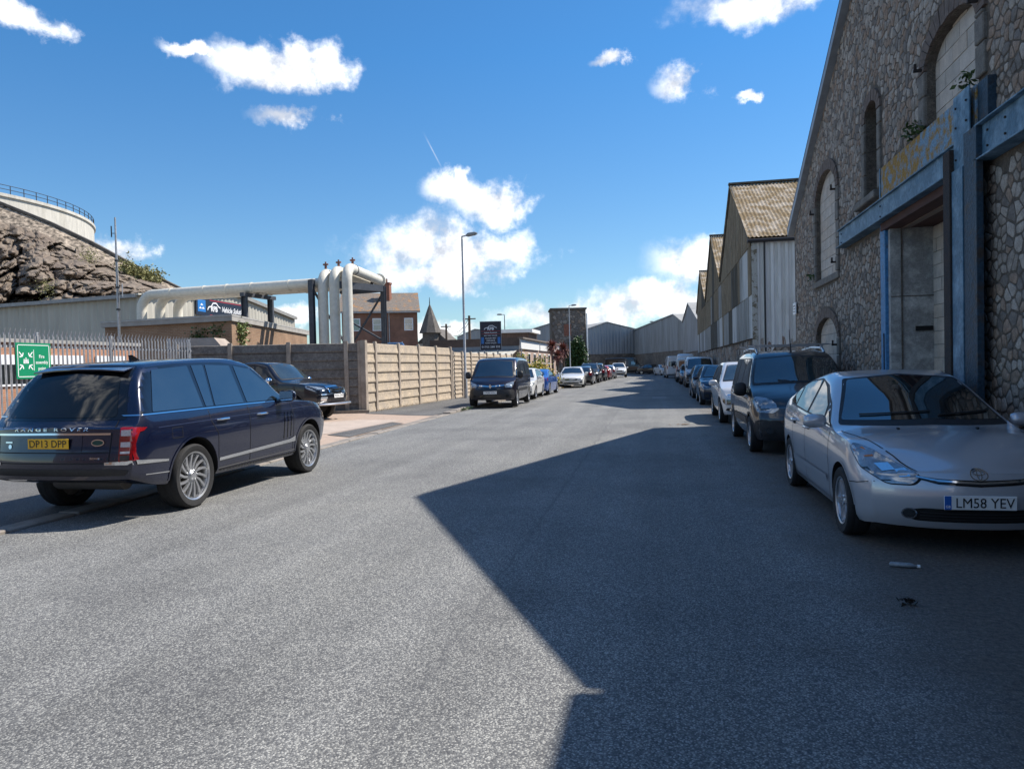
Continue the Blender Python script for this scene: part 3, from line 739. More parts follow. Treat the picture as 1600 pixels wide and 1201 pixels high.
    for sg in (1, -1):
        i = c.patch('fog_light', 'F', [(sg * .49 + .048 * math.cos(t), .345 + .042 * math.sin(t)) for t in [2 * math.pi * k / 14 for k in range(14)]], LAMPD, .008)
        c.strip('fog_light_ring', 'F', [(sg * .49 + .048 * math.cos(t), .345 + .042 * math.sin(t)) for t in [2 * math.pi * k / 14 for k in range(15)]], .01, CHROME, .011, parent=i, step=.03)
    c.strip('bumper_crease', 'F', mirror_poly([(0,.425),(.55,.42),(.70,.45)])[::1], .006, SEAM, .002) if False else None
    c.strip('bumper_lip', 'F', [(-.62,.262),(0,.25),(.62,.262)], .02, P, .012)
    c.plate('F', .455, 'LM58 YEV', yoff=-.02, euro=True)
    c.patch3('tail_light', [(-2.16,.62,.98),(-1.98,.80,1.0),(-2.0,.82,.74),(-2.18,.66,.74)], RED, .006)
    return c
NOSEZ = [(.2,.10),(.4,.02),(.55,0),(.8,.05),(1.2,.12)]
TAILZ = [(.2,.12),(.4,.02),(.6,0),(.9,.03),(1.3,.06)]
def generic(s, P, f, bodymats=None):
    """an everyday car from its profile s and its features f; fewer parts where the photograph shows fewer"""
    c = Car(s, bodymats or [P, DARK]); x1 = s['top'][-1][0]; x0 = s['top'][0][0]
    r, w, rim, style, n = f['wheel']; W = wheel(r, w, rim, style, f.get('rimmat'), n)
    c.wheels = [(x, sg, f['track'], W) for x in f['axles'] for sg in (1, -1)]
    c.both(c.patch, 'window_surround', f['seal'], BLACK, .003, r=.03, step=.1)
    for pl in f['panes']: c.both(c.patch, 'side_window', pl, f.get('glass', GLASS), .008, r=.025, step=.1)
    ws = f['ws']; c.patch('windscreen_surround', 'F', mirror_poly([(y * 1.045 if y else 0, z + (-.03 if i < 2 else .02)) for i, (y, z) in enumerate(ws)]), BLACK, .003, r=.03, step=.1)
    c.patch('windscreen', 'F', mirror_poly(ws), f.get('wsglass', GLASS), .008, r=.04, step=.1)
    if 'rw' in f: c.patch('rear_screen', 'B', mirror_poly(f['rw']), GLASS, .006, r=.05, step=.1)
    if f.get('hl'):
        L = c.patch3('headlight', f['hl'], f.get('hlm', LAMP), .007, r=.04, step=.05)
    if f.get('tl'): c.patch3('tail_light', f['tl'], RED, .007, r=.03, step=.06)
    for (nm, ax, pl, m, off) in f.get('patches', []):
        if ax == 'LR': c.both(c.patch, nm, pl, m, off, r=.02, step=.08)
        else: c.patch(nm, ax, mirror_poly(pl) if ax in 'FB' and pl[0][0] == 0 else pl, m, off, r=.02, step=.08)
    for (nm, ax, ln, wd, m, off) in f.get('strips', []):
        if ax == 'LR': c.both(c.strip, nm, ln, wd, m, off)
        else: c.strip(nm, ax, ln, wd, m, off)
    for ln in f.get('gaps', []): c.both(c.strip, 'panel_gap', ln, .01, SEAM)
    for (x, z) in f.get('handles', []): c.handle(x, z, .2, f.get('hm', P))
    if 'mir' in f: c.mirror(f['mir'][0], f['mir'][1], f.get('mm', P), f.get('msize', (.13, .22, .16)), .06, f.get('mglass', True))
    if 'pf' in f: c.plate('F', f['pf'][0], f['pf'][1])
    if 'pr' in f: c.plate('B', f['pr'][0], f['pr'][1])
    for ax in f['axles']:
        if f.get('lip'): c.both(c.strip, 'arch_lip', [(ax + f['lip'][0] * math.cos(RAD(a)), r + f['lip'][0] * math.sin(RAD(a))) for a in range(2, 180, 9)], f['lip'][1], f['lip'][2], .008)
    return c

def plan_(x0, x1, w, nose=.86, tail=.94):
    return [(x0, w * tail), (x0 + .4, w * .985), (x0 + 1.2, w), (x1 - 1.2, w), (x1 - .45, w * .965), (x1, w * nose)]
SIDE = [(0,.93),(.08,.965),(.35,.985),(.64,1.0),(.85,.99),(1,.958)]
SLAB = [(0,.95),(.06,.98),(.3,.995),(.6,1.0),(.85,.998),(1,.985)]

def car_hatch(P, front='XX10 ABC', rear=None, estate=False, lamp=LAMP, rimn=5, style='plain', scale=1.0, dark=None):
    e = .22 if estate else 0
    s = dict(top=[(-2.18 - e,.98),(-2.12 - e,1.06),(-1.75 - e,1.36),(-1.5 - e,1.42),(-.6,1.485),(-.1,1.485),(.15,1.44),(.98,1.03),(1.1,.99),(1.7,.90),(2.05,.78),(2.17,.68)],
        belt=[(-2.18 - e,.95),(-1.8 - e,1.02),(-.8,.99),(.9,.93),(1.6,.86),(2.17,.64)], bot=[(-2.18 - e,.38),(-1.8 - e,.24),(-1.1,.19),(1.3,.19),(2.17,.22)],
        plan=plan_(-2.18 - e, 2.17, .915), side=SIDE, tum=.40, crown=.04, kf=.32, nosez=NOSEZ, tailz=TAILZ, nose=(.8,.36,2.5), arches=[(1.32,.355,.315,.58,1.25),(-1.32,.355,.315,.58,1.25)])
    f = dict(wheel=(.315,.205,.215,style,rimn), track=.80, axles=(1.32,-1.32), seal=[(.80,.97),(.30,1.30),(-.15,1.41),(-.8,1.41),(-1.55 - e,1.31),(-1.80 - e,1.06),(-1.5,1.03)],
        panes=[[(.60,1.0),(.22,1.27),(-.15,1.375),(-.28,1.375),(-.30,1.03)], [(-.40,1.035),(-.38,1.375),(-.85,1.37),(-1.05,1.34),(-1.18,1.05)], [(-1.27,1.06),(-1.13,1.33),(-1.50 - e,1.265),(-1.68 - e,1.07)]],
        ws=[(0,1.06),(.72,1.03),(.53,1.395),(0,1.43)], rw=[(0,1.06),(.68,1.06),(.55,1.34),(0,1.36)], hl=[(2.06,.42,.66),(1.98,.66,.68),(1.62,.84,.80),(1.60,.85,.72),(1.92,.76,.60),(2.08,.45,.60)], hlm=lamp,
        tl=[(-2.12 - e,.62,1.0),(-1.9 - e,.85,1.0),(-1.93 - e,.87,.74),(-2.15 - e,.66,.74)], gaps=[[(.86,.3),(.9,.6),(.84,.93)], [(-.33,.25),(-.34,1.02)], [(-1.0,.45),(-1.2,.8),(-1.22,1.03)]], handles=[(-.12,.87),(-1.02,.89)], mir=(.66,.97),
        patches=[('grille','F',[(0,.58),(.40,.60),(.40,.645),(0,.64)],GLOSSBLACK,.006), ('lower_grille','F',[(0,.28),(.50,.28),(.56,.42),(.45,.44),(0,.44)],BLACK,.006), ('bumper','F',[(.60,.30),(.76,.32),(.74,.40),(.60,.41)],BLACK,.006), ('bumper','F',[(-.60,.30),(-.76,.32),(-.74,.40),(-.60,.41)],BLACK,.006), ('sill','LR',[(.95,.2),(.95,.245),(-.95,.245),(-.95,.2)],BLACK,.006)])
    if front: f['pf'] = (.50, front)
    if rear: f['pr'] = (.80, rear)
    return generic(s, P, f)

def car_saloon(P, front='YX67 KLM', rear=None, coupe=False):
    k = -.06 if coupe else 0
    s = dict(top=[(-2.40,.92),(-2.34,1.0),(-1.9,1.06),(-1.75,1.09),(-1.0,1.36 + k),(-.3,1.455 + k),(.1,1.43 + k),(.25,1.40 + k),(1.05,1.0),(1.2,.965),(1.8,.88),(2.25,.76),(2.40,.66)],
        belt=[(-2.40,.88),(-1.9,.97),(-.8,.965),(.9,.92),(1.7,.84),(2.40,.62)], bot=[(-2.40,.38),(-2.0,.24),(-1.2,.18),(1.4,.18),(2.40,.22)],
        plan=plan_(-2.40, 2.40, .925), side=SIDE, tum=.44, crown=.04, kf=.34, kr=.28, nosez=NOSEZ, tailz=TAILZ, nose=(.85,.38,2.5), arches=[(1.42,.36,.325,.58,1.25),(-1.42,.36,.325,.58,1.25)])
    f = dict(wheel=(.325,.22,.235,'twin',5), track=.81, axles=(1.42,-1.42), seal=[(.88,.95),(.36,1.25 + k),(-.1,1.37 + k),(-.55,1.37 + k),(-1.1,1.25 + k),(-1.72,1.03)],
        panes=[[(.68,.98),(.28,1.22 + k),(-.1,1.335 + k),(-.25,1.34 + k),(-.28,.995)], [(-.38,1.0),(-.35,1.34 + k),(-.6,1.335 + k),(-1.0,1.24 + k),(-1.15,1.01)], [(-1.23,1.015),(-1.1,1.2 + k),(-1.5,1.045)]],
        ws=[(0,1.03),(.73,1.0),(.54,1.345 + k),(0,1.385 + k)], rw=[(0,1.09),(.66,1.08),(.52,1.31 + k),(0,1.34 + k)], hl=[(2.26,.46,.66),(2.15,.70,.675),(1.82,.86,.74),(1.84,.87,.68),(2.14,.76,.60),(2.28,.48,.60)], hlm=LAMPD if coupe else LAMP,
        tl=[(-2.34,.50,.90),(-2.15,.84,.92),(-2.0,.88,.90),(-2.1,.88,.76),(-2.36,.52,.76)], gaps=[[(.92,.3),(.96,.6),(.88,.93)], [(-.31,.25),(-.32,.98)], [(-1.08,.45),(-1.2,.75),(-1.22,1.0)]], handles=[(-.1,.85),(-1.05,.86)], mir=(.72,.95),
        patches=[('grille','F',[(0,.50),(.40,.53),(.46,.63),(.30,.67),(0,.675)],GLOSSBLACK,.006), ('lower_grille','F',[(0,.27),(.55,.27),(.50,.36),(0,.38)],BLACK,.006), ('bumper_vent','F',[(.58,.33),(.80,.36),(.78,.45),(.62,.43)],BLACK,.006), ('bumper_vent','F',[(-.58,.33),(-.80,.36),(-.78,.45),(-.62,.43)],BLACK,.006)],
        strips=[('grille_bar','F',[(-.38,.60),(0,.575),(.38,.60)],.02,CHROME,.012)])
    if front: f['pf'] = (.43, front)
    if rear: f['pr'] = (.72, rear)
    return generic(s, P, f)

def car_suv(P, front=None, rear='WN14 ZTH', pickup=False, rails=True):
    tb = 1.12 if pickup else 1.60
    s = dict(top=[(-2.30,1.05),(-2.24,1.14),(-1.98,1.55),(-1.8,1.62),(-.8,1.69),(0,1.69),(.25,1.64),(1.0,1.18),(1.12,1.13),(1.7,1.05),(2.1,.93),(2.24,.82)],
        belt=[(-2.30,1.02),(-1.9,1.10),(-.6,1.08),(.9,1.04),(1.7,.99),(2.24,.78)], bot=[(-2.30,.48),(-1.9,.34),(1.8,.32),(2.24,.36)],
        plan=plan_(-2.30, 2.24, .94), side=SIDE, tum=.36, crown=.035, kf=.28, nosez=[(.3,.12),(.5,.02),(.75,0),(1.0,.06),(1.2,.1)], tailz=TAILZ, nose=(.75,.32,2.5), arches=[(1.34,.42,.36,.58,1.25),(-1.34,.42,.36,.58,1.25)])
    f = dict(wheel=(.36,.235,.235,'twin',5), track=.82, axles=(1.34,-1.34), seal=[(.82,1.09),(.36,1.46),(-.1,1.585),(-1.0,1.59),(-1.75,1.50),(-1.98,1.14)],
        panes=[[(.65,1.12),(.30,1.44),(-.1,1.555),(-.28,1.555),(-.30,1.125)], [(-.40,1.13),(-.38,1.555),(-.95,1.555),(-1.08,1.53),(-1.14,1.13)], [(-1.24,1.135),(-1.18,1.525),(-1.68,1.465),(-1.86,1.15)]],
        ws=[(0,1.21),(.74,1.18),(.56,1.60),(0,1.635)], rw=[(0,1.16),(.70,1.16),(.56,1.54),(0,1.57)], hl=[(2.14,.46,.86),(2.0,.74,.88),(1.74,.88,.90),(1.76,.89,.80),(2.02,.80,.76),(2.16,.48,.76)],
        tl=[(-2.24,.66,1.10),(-2.02,.86,1.10),(-2.04,.88,.78),(-2.27,.70,.78)], gaps=[[(.86,.4),(.9,.7),(.84,1.04)], [(-.33,.36),(-.34,1.12)], [(-.98,.5),(-1.18,.85),(-1.2,1.12)]], handles=[(-.12,.98),(-1.02,.99)], mir=(.68,1.09),
        patches=[('grille','F',[(0,.68),(.42,.69),(.44,.83),(0,.85)],GLOSSBLACK,.006), ('lower_bumper','F',[(0,.38),(.72,.40),(.70,.54),(0,.54)],BLACK,.006), ('lower_bumper','B',[(0,.44),(.74,.46),(.72,.62),(0,.62)],BLACK,.006), ('sill','LR',[(.9,.33),(.9,.42),(-.9,.42),(-.9,.33)],BLACK,.008)], lip=(.43,.05,BLACK))
    if front: f['pf'] = (.60, front)
    if rear: f['pr'] = (.86, rear)
    c = generic(s, P, f)
    if rails:
        for sg in (1, -1):
            h = [c.hit('T', x, sg * .58)[0] for x in (.1, -.1, -.8, -1.5, -1.65)]
            c.solid('roof_rail', MB().path([h[0], h[1] + Vector((0, 0, .05)), h[2] + Vector((0, 0, .055)), h[3] + Vector((0, 0, .05)), h[4]], .018, 6), ALLOY)
    return c

def car_van(P, front='YP08 NTC', high=0.0, windows=False, facing_rear=False, plainlamp=False, black_bumper=True, chrome=False):
    """panel van with short sloping bonnet"""
    z = high
    s = dict(top=[(-2.40,1.86 + z),(-2.36,1.90 + z),(-1.5,1.945 + z),(0,1.96 + z),(.7,1.93 + z),(.92,1.88 + z),(1.05,1.80 + z),(1.78,1.17),(1.86,1.13),(2.2,.98),(2.33,.88)],
        belt=[(-2.40,1.20),(.8,1.18),(1.6,1.10),(2.1,.97),(2.33,.82)], bot=[(-2.40,.42),(-2.0,.32),(1.6,.28),(2.33,.30)],
        plan=[(-2.40,.90),(-2.2,.94),(-1.0,.952),(1.3,.952),(1.9,.92),(2.33,.80)], side=SLAB, tum=.13 if not high else .10, tcurve=.08, crown=.03, fillet=.12, kf=.26, xm=.2, kr=.02,
        nosez=[(.3,.06),(.5,0),(.7,.03),(.9,.08),(1.2,.16)], tailz=[(.3,.06),(.5,0),(2.0,.03)], nose=(.8,.34,2.6), tail=(.3,.05,4), arches=[(1.50,.37,.335,.62,1.25),(-1.60,.37,.335,.62,1.25)])
    f = dict(wheel=(.332,.215,.215,'cover',7), rimmat=ALLOY, track=.84, axles=(1.50,-1.60), seal=[(1.62,1.20),(1.02,1.70),(.55,1.76),(.48,1.20)], panes=[[(1.46,1.225),(1.0,1.655),(.62,1.70),(.57,1.225)]],
        ws=[(0,1.22),(.78,1.19),(.66,1.78),(0,1.84)], hl=[(2.20,.54,.95),(2.02,.76,.99),(1.86,.84,1.02),(1.92,.87,.90),(2.06,.83,.78),(2.24,.58,.78)], tl=[(-2.40,.80,1.30),(-2.30,.93,1.30),(-2.30,.95,.95),(-2.40,.84,.95)],
        gaps=[[(.50,.34),(.50,1.19)], [(1.72,1.10),(1.60,.72),(1.60,.62)], [(-.75,.34),(-.75,1.80)]], handles=[(.66,1.10)], hm=BLACK, mir=(1.42,1.22), mm=BLACK, msize=(.14,.22,.30),
        patches=[('bonnet_vent','T',[(1.98,-.10),(2.02,-.10),(2.02,.32),(1.98,.32)],BLACK,.006)])
    bp = BLACK if black_bumper else P
    f['patches'] += [('front_bumper','F',[(0,.34),(.80,.36),(.86,.66),(.60,.70),(0,.68)],bp,.012), ('front_bumper','LR',[(2.30,.36),(1.92,.34),(1.90,.64),(2.0,.70),(2.28,.70)],bp,.010), ('lower_grille','F',[(0,.40),(.42,.41),(.42,.50),(0,.50)],GLOSSBLACK,.022), ('upper_grille','F',[(0,.69),(.48,.71),(.48,.76),(0,.75)],GLOSSBLACK,.018),
                     ('side_moulding','LR',[(1.08,.60),(1.08,.72),(-1.18,.72),(-1.18,.60)],BLACK if black_bumper else P,.008)]
    if chrome: f['strips'] = [('grille_bar','F',[(-.52,.86),(-.2,.835),(0,.82),(.2,.835),(.52,.86)],.045,CHROME,.014)]
    if windows: f['panes'] += [[(.42,1.26),(.40,1.68),(-.66,1.72),(-.66,1.26)], [(-.84,1.26),(-.84,1.72),(-2.1,1.70),(-2.15,1.26)]]
    f['rw'] = [(0,1.22),(.72,1.22),(.70,1.72),(0,1.74)]
    if front: f['pf'] = (.585, front)
    c = generic(s, P, f)
    if chrome:                                        # diamond badge
        h, nn = c.hit('F', 0, .83); x = h.x + .03
        c.solid('diamond_badge', MB().prism([(x, 0, .92), (x, .055, .83), (x, 0, .74), (x, -.055, .83)], (.02, 0, 0)), CHROME, smooth=None)
    if black_bumper:
        for sg in (1, -1):
            i = c.patch('fog_recess', 'F', [(sg * .64 + .06 * math.cos(t), .45 + .05 * math.sin(t)) for t in [2 * math.pi * k / 12 for k in range(12)]], SEAM, .018)
    return c

def car_berlingo():
    P = paint('charcoal_grey_paint', (.026, .027, .031), metal=.4, rough=.32)
    s = dict(top=[(-2.18,1.60),(-2.14,1.68),(-1.9,1.76),(-1.0,1.80),(0,1.80),(.45,1.765),(.62,1.71),(1.30,1.20),(1.42,1.155),(1.85,1.03),(2.08,.92),(2.19,.82)],
        belt=[(-2.18,1.08),(0,1.06),(1.2,1.03),(1.7,.97),(2.19,.78)], bot=[(-2.18,.40),(-1.8,.28),(1.7,.24),(2.19,.26)],
        plan=[(-2.18,.86),(-1.8,.895),(-.6,.905),(1.1,.905),(1.7,.885),(2.19,.80)], side=SIDE, tum=.19, crown=.03, fillet=.11, kf=.30, nosez=[(.24,.08),(.4,.01),(.6,0),(.75,.05),(.95,.1),(1.2,.16)], tailz=TAILZ, nose=(.8,.34,2.5), tail=(.4,.08,4), arches=[(1.36,.37,.325,.6,1.25),(-1.37,.37,.325,.6,1.25)])
    f = dict(wheel=(.322,.205,.21,'cover',8), track=.80, axles=(1.36,-1.37), seal=[(1.16,1.08),(.62,1.55),(.40,1.66),(-1.95,1.66),(-2.0,1.10)],
        panes=[[(.92,1.11),(.58,1.50),(.36,1.63),(-.10,1.64),(-.12,1.11)], [(-.22,1.11),(-.20,1.64),(-1.02,1.64),(-1.04,1.11)], [(-1.12,1.11),(-1.12,1.64),(-1.88,1.63),(-1.93,1.12)]],
        ws=[(0,1.24),(.765,1.20),(.655,1.63),(0,1.685)], wsglass=GLASS2, rw=[(0,1.12),(.72,1.12),(.66,1.62),(0,1.64)], hl=[(2.08,.48,.785),(1.95,.55,.93),(1.78,.68,1.02),(1.62,.82,1.01),(1.66,.87,.86),(1.86,.82,.73),(2.06,.60,.73)],
        tl=[(-2.16,.70,1.5),(-2.02,.85,1.5),(-2.04,.88,.95),(-2.18,.74,.95)], gaps=[[(1.0,.3),(1.05,.7),(.98,1.05)], [(-.16,.3),(-.16,1.1)], [(-1.06,.4),(-1.08,1.1)]], handles=[(.06,.96),(-.9,.96)], hm=P, mir=(.98,1.06), mm=BLACK, msize=(.15,.22,.26),
        patches=[('grille','F',[(0,.70),(.36,.715),(.40,.78),(.30,.80),(0,.79)],GLOSSBLACK,.008), ('front_bumper','F',[(0,.30),(.66,.31),(.80,.42),(.82,.60),(.55,.60),(.48,.55),(0,.55)],BLACK,.010), ('lower_grille','F',[(0,.38),(.36,.385),(.42,.52),(0,.53)],SEAM,.016),
                 ('front_bumper','LR',[(2.15,.30),(1.80,.28),(1.76,.45),(1.80,.58),(2.12,.60)],BLACK,.010), ('side_moulding','LR',[(.98,.46),(.98,.60),(-.98,.60),(-.98,.46)],BLACK,.010)],
        strips=[('grille_bar','F',[(-.36,.772),(0,.76),(.36,.772)],.014,CHROME,.014), ('grille_bar','F',[(-.33,.74),(0,.728),(.33,.74)],.012,CHROME,.014)], pf=(.60, 'WA09 FKD'), lip=(.378,.03,BLACK))
    c = generic(s, P, f)
    for sg in (1, -1):
        c.strip('fog_light_ring', 'F', [(sg * .64 + .068 * math.cos(t), .43 + .062 * math.sin(t)) for t in [2 * math.pi * k / 16 for k in range(17)]], .014, BLACK, .022, step=.04)
        c.patch('fog_light', 'F', [(sg * .64 + .058 * math.cos(t), .43 + .052 * math.sin(t)) for t in [2 * math.pi * k / 16 for k in range(16)]], LAMPD, .018)
        h = [c.hit('T', x, sg * .60)[0] for x in (.35, .15, -.8, -1.7, -1.95)]
        c.solid('roof_rail', MB().path([h[0], h[1] + Vector((0, 0, .065)), h[2] + Vector((0, 0, .075)), h[3] + Vector((0, 0, .065)), h[4]], .022, 8), ALLOY)
    for x in (.12, -1.3):
        c.solid('roof_bar', MB().bar((x, -.74, 1.905), (x, .74, 1.905), .05, .025).bar((x, -.60, 1.80), (x, -.60, 1.90), .05, .05).bar((x, .60, 1.80), (x, .60, 1.90), .05, .05), ALLOY, smooth=None)
    h = c.hit('T', .38, 0)[0]
    c.solid('aerial', MB().path([h, h + Vector((-.02, 0, .03)), h + Vector((-.16, 0, .42))], [.02, .012, .005], 6), BLACK)
    return c

def car_picasso():
    P = paint('pearl_white_paint', (.62, .62, .63), metal=.15, rough=.3, flake=.04)
    s = dict(top=[(-2.22,1.10),(-2.16,1.2),(-1.9,1.48),(-1.7,1.54),(-.8,1.61),(-.1,1.60),(.25,1.53),(1.18,1.10),(1.32,1.06),(1.75,.96),(2.08,.84),(2.21,.74)],
        belt=[(-2.22,1.05),(-1.6,1.06),(.2,1.01),(1.1,.96),(1.7,.90),(2.21,.70)], bot=[(-2.22,.42),(-1.8,.28),(1.6,.22),(2.21,.25)],
        plan=plan_(-2.22, 2.21, .91), side=SIDE, tum=.34, crown=.04, kf=.36, nosez=NOSEZ, tailz=TAILZ, nose=(.8,.36,2.5), arches=[(1.39,.375,.33,.58,1.25),(-1.39,.375,.33,.58,1.25)])
    f = dict(wheel=(.328,.21,.22,'plain',7), track=.80, axles=(1.39,-1.39), seal=[(.92,1.02),(.40,1.33),(-.05,1.50),(-.9,1.53),(-1.65,1.44),(-1.95,1.12)],
        panes=[[(.60,1.04),(.34,1.30),(-.08,1.46),(-.26,1.475),(-.28,1.05)], [(.82,1.03),(.70,1.04),(.44,1.26),(.50,1.05)], [(-.38,1.055),(-.36,1.48),(-1.05,1.485),(-1.12,1.07)], [(-1.22,1.08),(-1.15,1.475),(-1.6,1.405),(-1.82,1.12)]],
        ws=[(0,1.14),(.74,1.10),(.56,1.49),(0,1.53)], wsglass=GLASS2, rw=[(0,1.15),(.68,1.15),(.56,1.46),(0,1.48)], hl=[(2.10,.46,.62),(1.98,.70,.63),(1.78,.82,.65),(1.80,.83,.55),(2.0,.76,.52),(2.12,.50,.52)], hlm=LAMPD,
        tl=[(-2.16,.62,1.0),(-1.95,.84,1.0),(-1.98,.87,.76),(-2.18,.66,.76)], gaps=[[(.95,.3),(1.0,.6),(.92,.98)], [(-.31,.28),(-.32,1.03)], [(-1.05,.45),(-1.2,.8),(-1.2,1.06)]], handles=[(-.1,.90),(-1.0,.92)], mir=(.74,1.0),
        patches=[('grille','F',[(0,.66),(.40,.68),(.40,.71),(0,.70)],GLOSSBLACK,.006), ('lower_grille','F',[(0,.28),(.46,.29),(.50,.44),(0,.46)],BLACK,.006), ('fog_surround','F',[(.56,.31),(.78,.36),(.74,.42),(.56,.42)],BLACK,.006), ('fog_surround','F',[(-.56,.31),(-.78,.36),(-.74,.42),(-.56,.42)],BLACK,.006),
                 ('running_light','F',[(.44,.72),(.74,.735),(.72,.76),(.44,.745)],REFL,.010), ('running_light','F',[(-.44,.72),(-.74,.735),(-.72,.76),(-.44,.745)],REFL,.010), ('fog_light','F',[(.60,.345),(.68,.355),(.68,.40),(.60,.40)],REFL,.012), ('fog_light','F',[(-.60,.345),(-.68,.355),(-.68,.40),(-.60,.40)],REFL,.012)],
        strips=[('grille_bar','F',[(-.72,.705),(0,.69),(.72,.705)],.012,CHROME,.010)], pf=(.54, 'VK64 DYT'))
    return generic(s, P, f)

def car_ranger():
    P = paint('black_metallic_paint', (.008, .008, .014), metal=.5, rough=.28)
    s = dict(top=[(-2.66,1.10),(-2.6,1.16),(-.75,1.17),(-.70,1.20),(-.55,1.70),(-.45,1.76),(.2,1.81),(.55,1.78),(.72,1.73),(1.36,1.26),(1.48,1.215),(2.1,1.15),(2.5,1.06),(2.67,.96)],
        belt=[(-2.66,1.08),(-.7,1.10),(1.4,1.13),(2.1,1.08),(2.67,.92)], bot=[(-2.66,.60),(-2.2,.48),(2.0,.42),(2.67,.48)],
        plan=[(-2.66,.88),(-2.2,.91),(-1.0,.925),(1.3,.93),(2.1,.92),(2.67,.82)], side=SLAB, tum=.32, crown=.03, kf=.22, kr=.02, xm=.1, nosez=[(.4,.12),(.55,.03),(.7,0),(.95,.04),(1.2,.1)], tailz=TAILZ, nose=(.7,.28,2.6), tail=(.3,.04,4), arches=[(1.63,.47,.40,.60,1.3),(-1.59,.47,.40,.60,1.3)])
    f = dict(wheel=(.395,.265,.24,'twin',6), rimmat=ALLOY_D, track=.80, axles=(1.63,-1.59), seal=[(1.16,1.15),(.62,1.60),(.3,1.70),(-.42,1.68),(-.55,1.17)],
        panes=[[(.98,1.18),(.56,1.57),(.40,1.655),(.30,1.66),(.28,1.18)], [(.20,1.18),(.22,1.665),(-.36,1.65),(-.44,1.19)]], ws=[(0,1.29),(.74,1.27),(.58,1.69),(0,1.74)], wsglass=GLASS2, glass=glass('cab_glass', (.01, .012, .013), 1.4),
        hl=[(2.52,.52,1.02),(2.36,.76,1.05),(2.08,.91,1.06),(2.12,.92,.97),(2.42,.80,.90),(2.55,.54,.90)], hlm=LAMP, tl=[(-2.64,.78,1.05),(-2.5,.90,1.05),(-2.5,.91,.75),(-2.64,.80,.75)],
        gaps=[[(1.2,.5),(1.22,.8),(1.15,1.13)], [(.24,.45),(.24,1.15)], [(-.62,.6),(-.62,1.12)]], handles=[(.42,1.04),(-.40,1.04)], hm=CHROME, mir=(.98,1.18), mm=CHROME, msize=(.15,.26,.22),
        patches=[('grille','F',[(0,.80),(.42,.82),(.46,1.0),(0,1.02)],GLOSSBLACK,.012), ('front_bumper','F',[(0,.52),(.80,.56),(.84,.78),(.44,.80),(0,.79)],P,.016), ('bumper_grille','F',[(0,.58),(.34,.585),(.36,.68),(0,.68)],BLACK,.022), ('fog_light','F',[(.56,.60),(.74,.62),(.74,.72),(.52,.72)],REFL,.024), ('fog_light','F',[(-.56,.60),(-.74,.62),(-.74,.72),(-.52,.72)],REFL,.024)],
        strips=[('grille_surround','F',[(-.45,1.0),(0,1.02),(.45,1.0),(.41,.83),(0,.81),(-.41,.83),(-.45,1.0)],.04,CHROME,.018), ('grille_bar','F',[(-.40,.915),(.40,.915)],.05,CHROME,.016), ('bumper_chrome','F',[(-.80,.785),(0,.80),(.80,.785)],.03,CHROME,.022)], pf=(.735, 'WJ16 ZXN'), lip=(.48,.05,BLACK))
    c = generic(s, P, f)
    c.solid('bull_bar', MB().path([(2.50, -.80, .50), (2.70, -.62, .50), (2.76, 0, .50), (2.70, .62, .50), (2.50, .80, .50)], .035, 8), ALLOY)
    c.solid('side_step', MB().path([(1.1, -.94, .42), (-1.0, -.94, .42)], .04, 8), ALLOY_D)
    for sg in (1, -1):
        c.solid('rain_deflector', MB().path([c.hit('L' if sg > 0 else 'R', .62, 1.62)[0], c.hit('L' if sg > 0 else 'R', .25, 1.715)[0], c.hit('L' if sg > 0 else 'R', -.40, 1.70)[0]], .022, 6), BLACK)
    return c

def car_camper():
    """long motor caravan on a van chassis"""
    P = paint('black_camper_paint', (.012, .012, .014), rough=.3)
    s = dict(top=[(-3.0,2.40),(-2.95,2.46),(0,2.52),(1.3,2.48),(1.5,2.40),(2.10,1.45),(2.2,1.38),(2.75,1.15),(2.92,1.0)], belt=[(-3.0,1.35),(1.4,1.32),(2.2,1.2),(2.92,.95)], bot=[(-3.0,.5),(-2.6,.4),(2.2,.36),(2.92,.4)],
        plan=[(-3.0,.99),(-2.6,1.02),(1.8,1.025),(2.4,.98),(2.92,.85)], side=SLAB, tum=.06, tcurve=.03, crown=.03, fillet=.12, kf=.2, xm=.4, nosez=[(.3,.06),(.6,0),(1.0,.06),(1.4,.14)], tailz=[(.3,.05),(.6,0),(2.4,.04)], nose=(.8,.34,2.6), tail=(.3,.04,4), arches=[(1.95,.40,.36,.62,1.3),(-1.9,.40,.36,.62,1.3)])
    f = dict(wheel=(.36,.225,.22,'twin',6), rimmat=ALLOY_D, track=.90, axles=(1.95,-1.9), seal=[(1.95,1.4),(1.5,1.98),(1.0,2.0),(.95,1.4)], panes=[[(1.82,1.43),(1.45,1.93),(1.06,1.95),(1.02,1.43)], [(.30,1.42),(.30,1.95),(-.75,1.95),(-.75,1.42)], [(-1.3,1.45),(-1.3,1.95),(-2.3,1.95),(-2.3,1.45)]],
        ws=[(0,1.5),(.84,1.46),(.76,2.2),(0,2.26)], hl=[(2.8,.58,1.0),(2.6,.82,1.05),(2.3,.94,1.1),(2.4,.95,.95),(2.82,.62,.86)], tl=[(-3.0,.85,1.3),(-2.9,.99,1.3),(-2.9,1.0,.9),(-3.0,.87,.9)], gaps=[[(.9,.4),(.9,1.38)]], mir=(1.75,1.45), mm=BLACK, msize=(.14,.22,.34), mglass=False,
        patches=[('grille','F',[(0,.65),(.6,.66),(.6,.85),(0,.86)],BLACK,.01), ('side_panel','LR',[(.62,1.05),(.62,2.05),(-.95,2.05),(-.95,1.05)],mat('grey_vinyl',(.10,.10,.11),rough=.4),.004)])
    return generic(s, P, f)
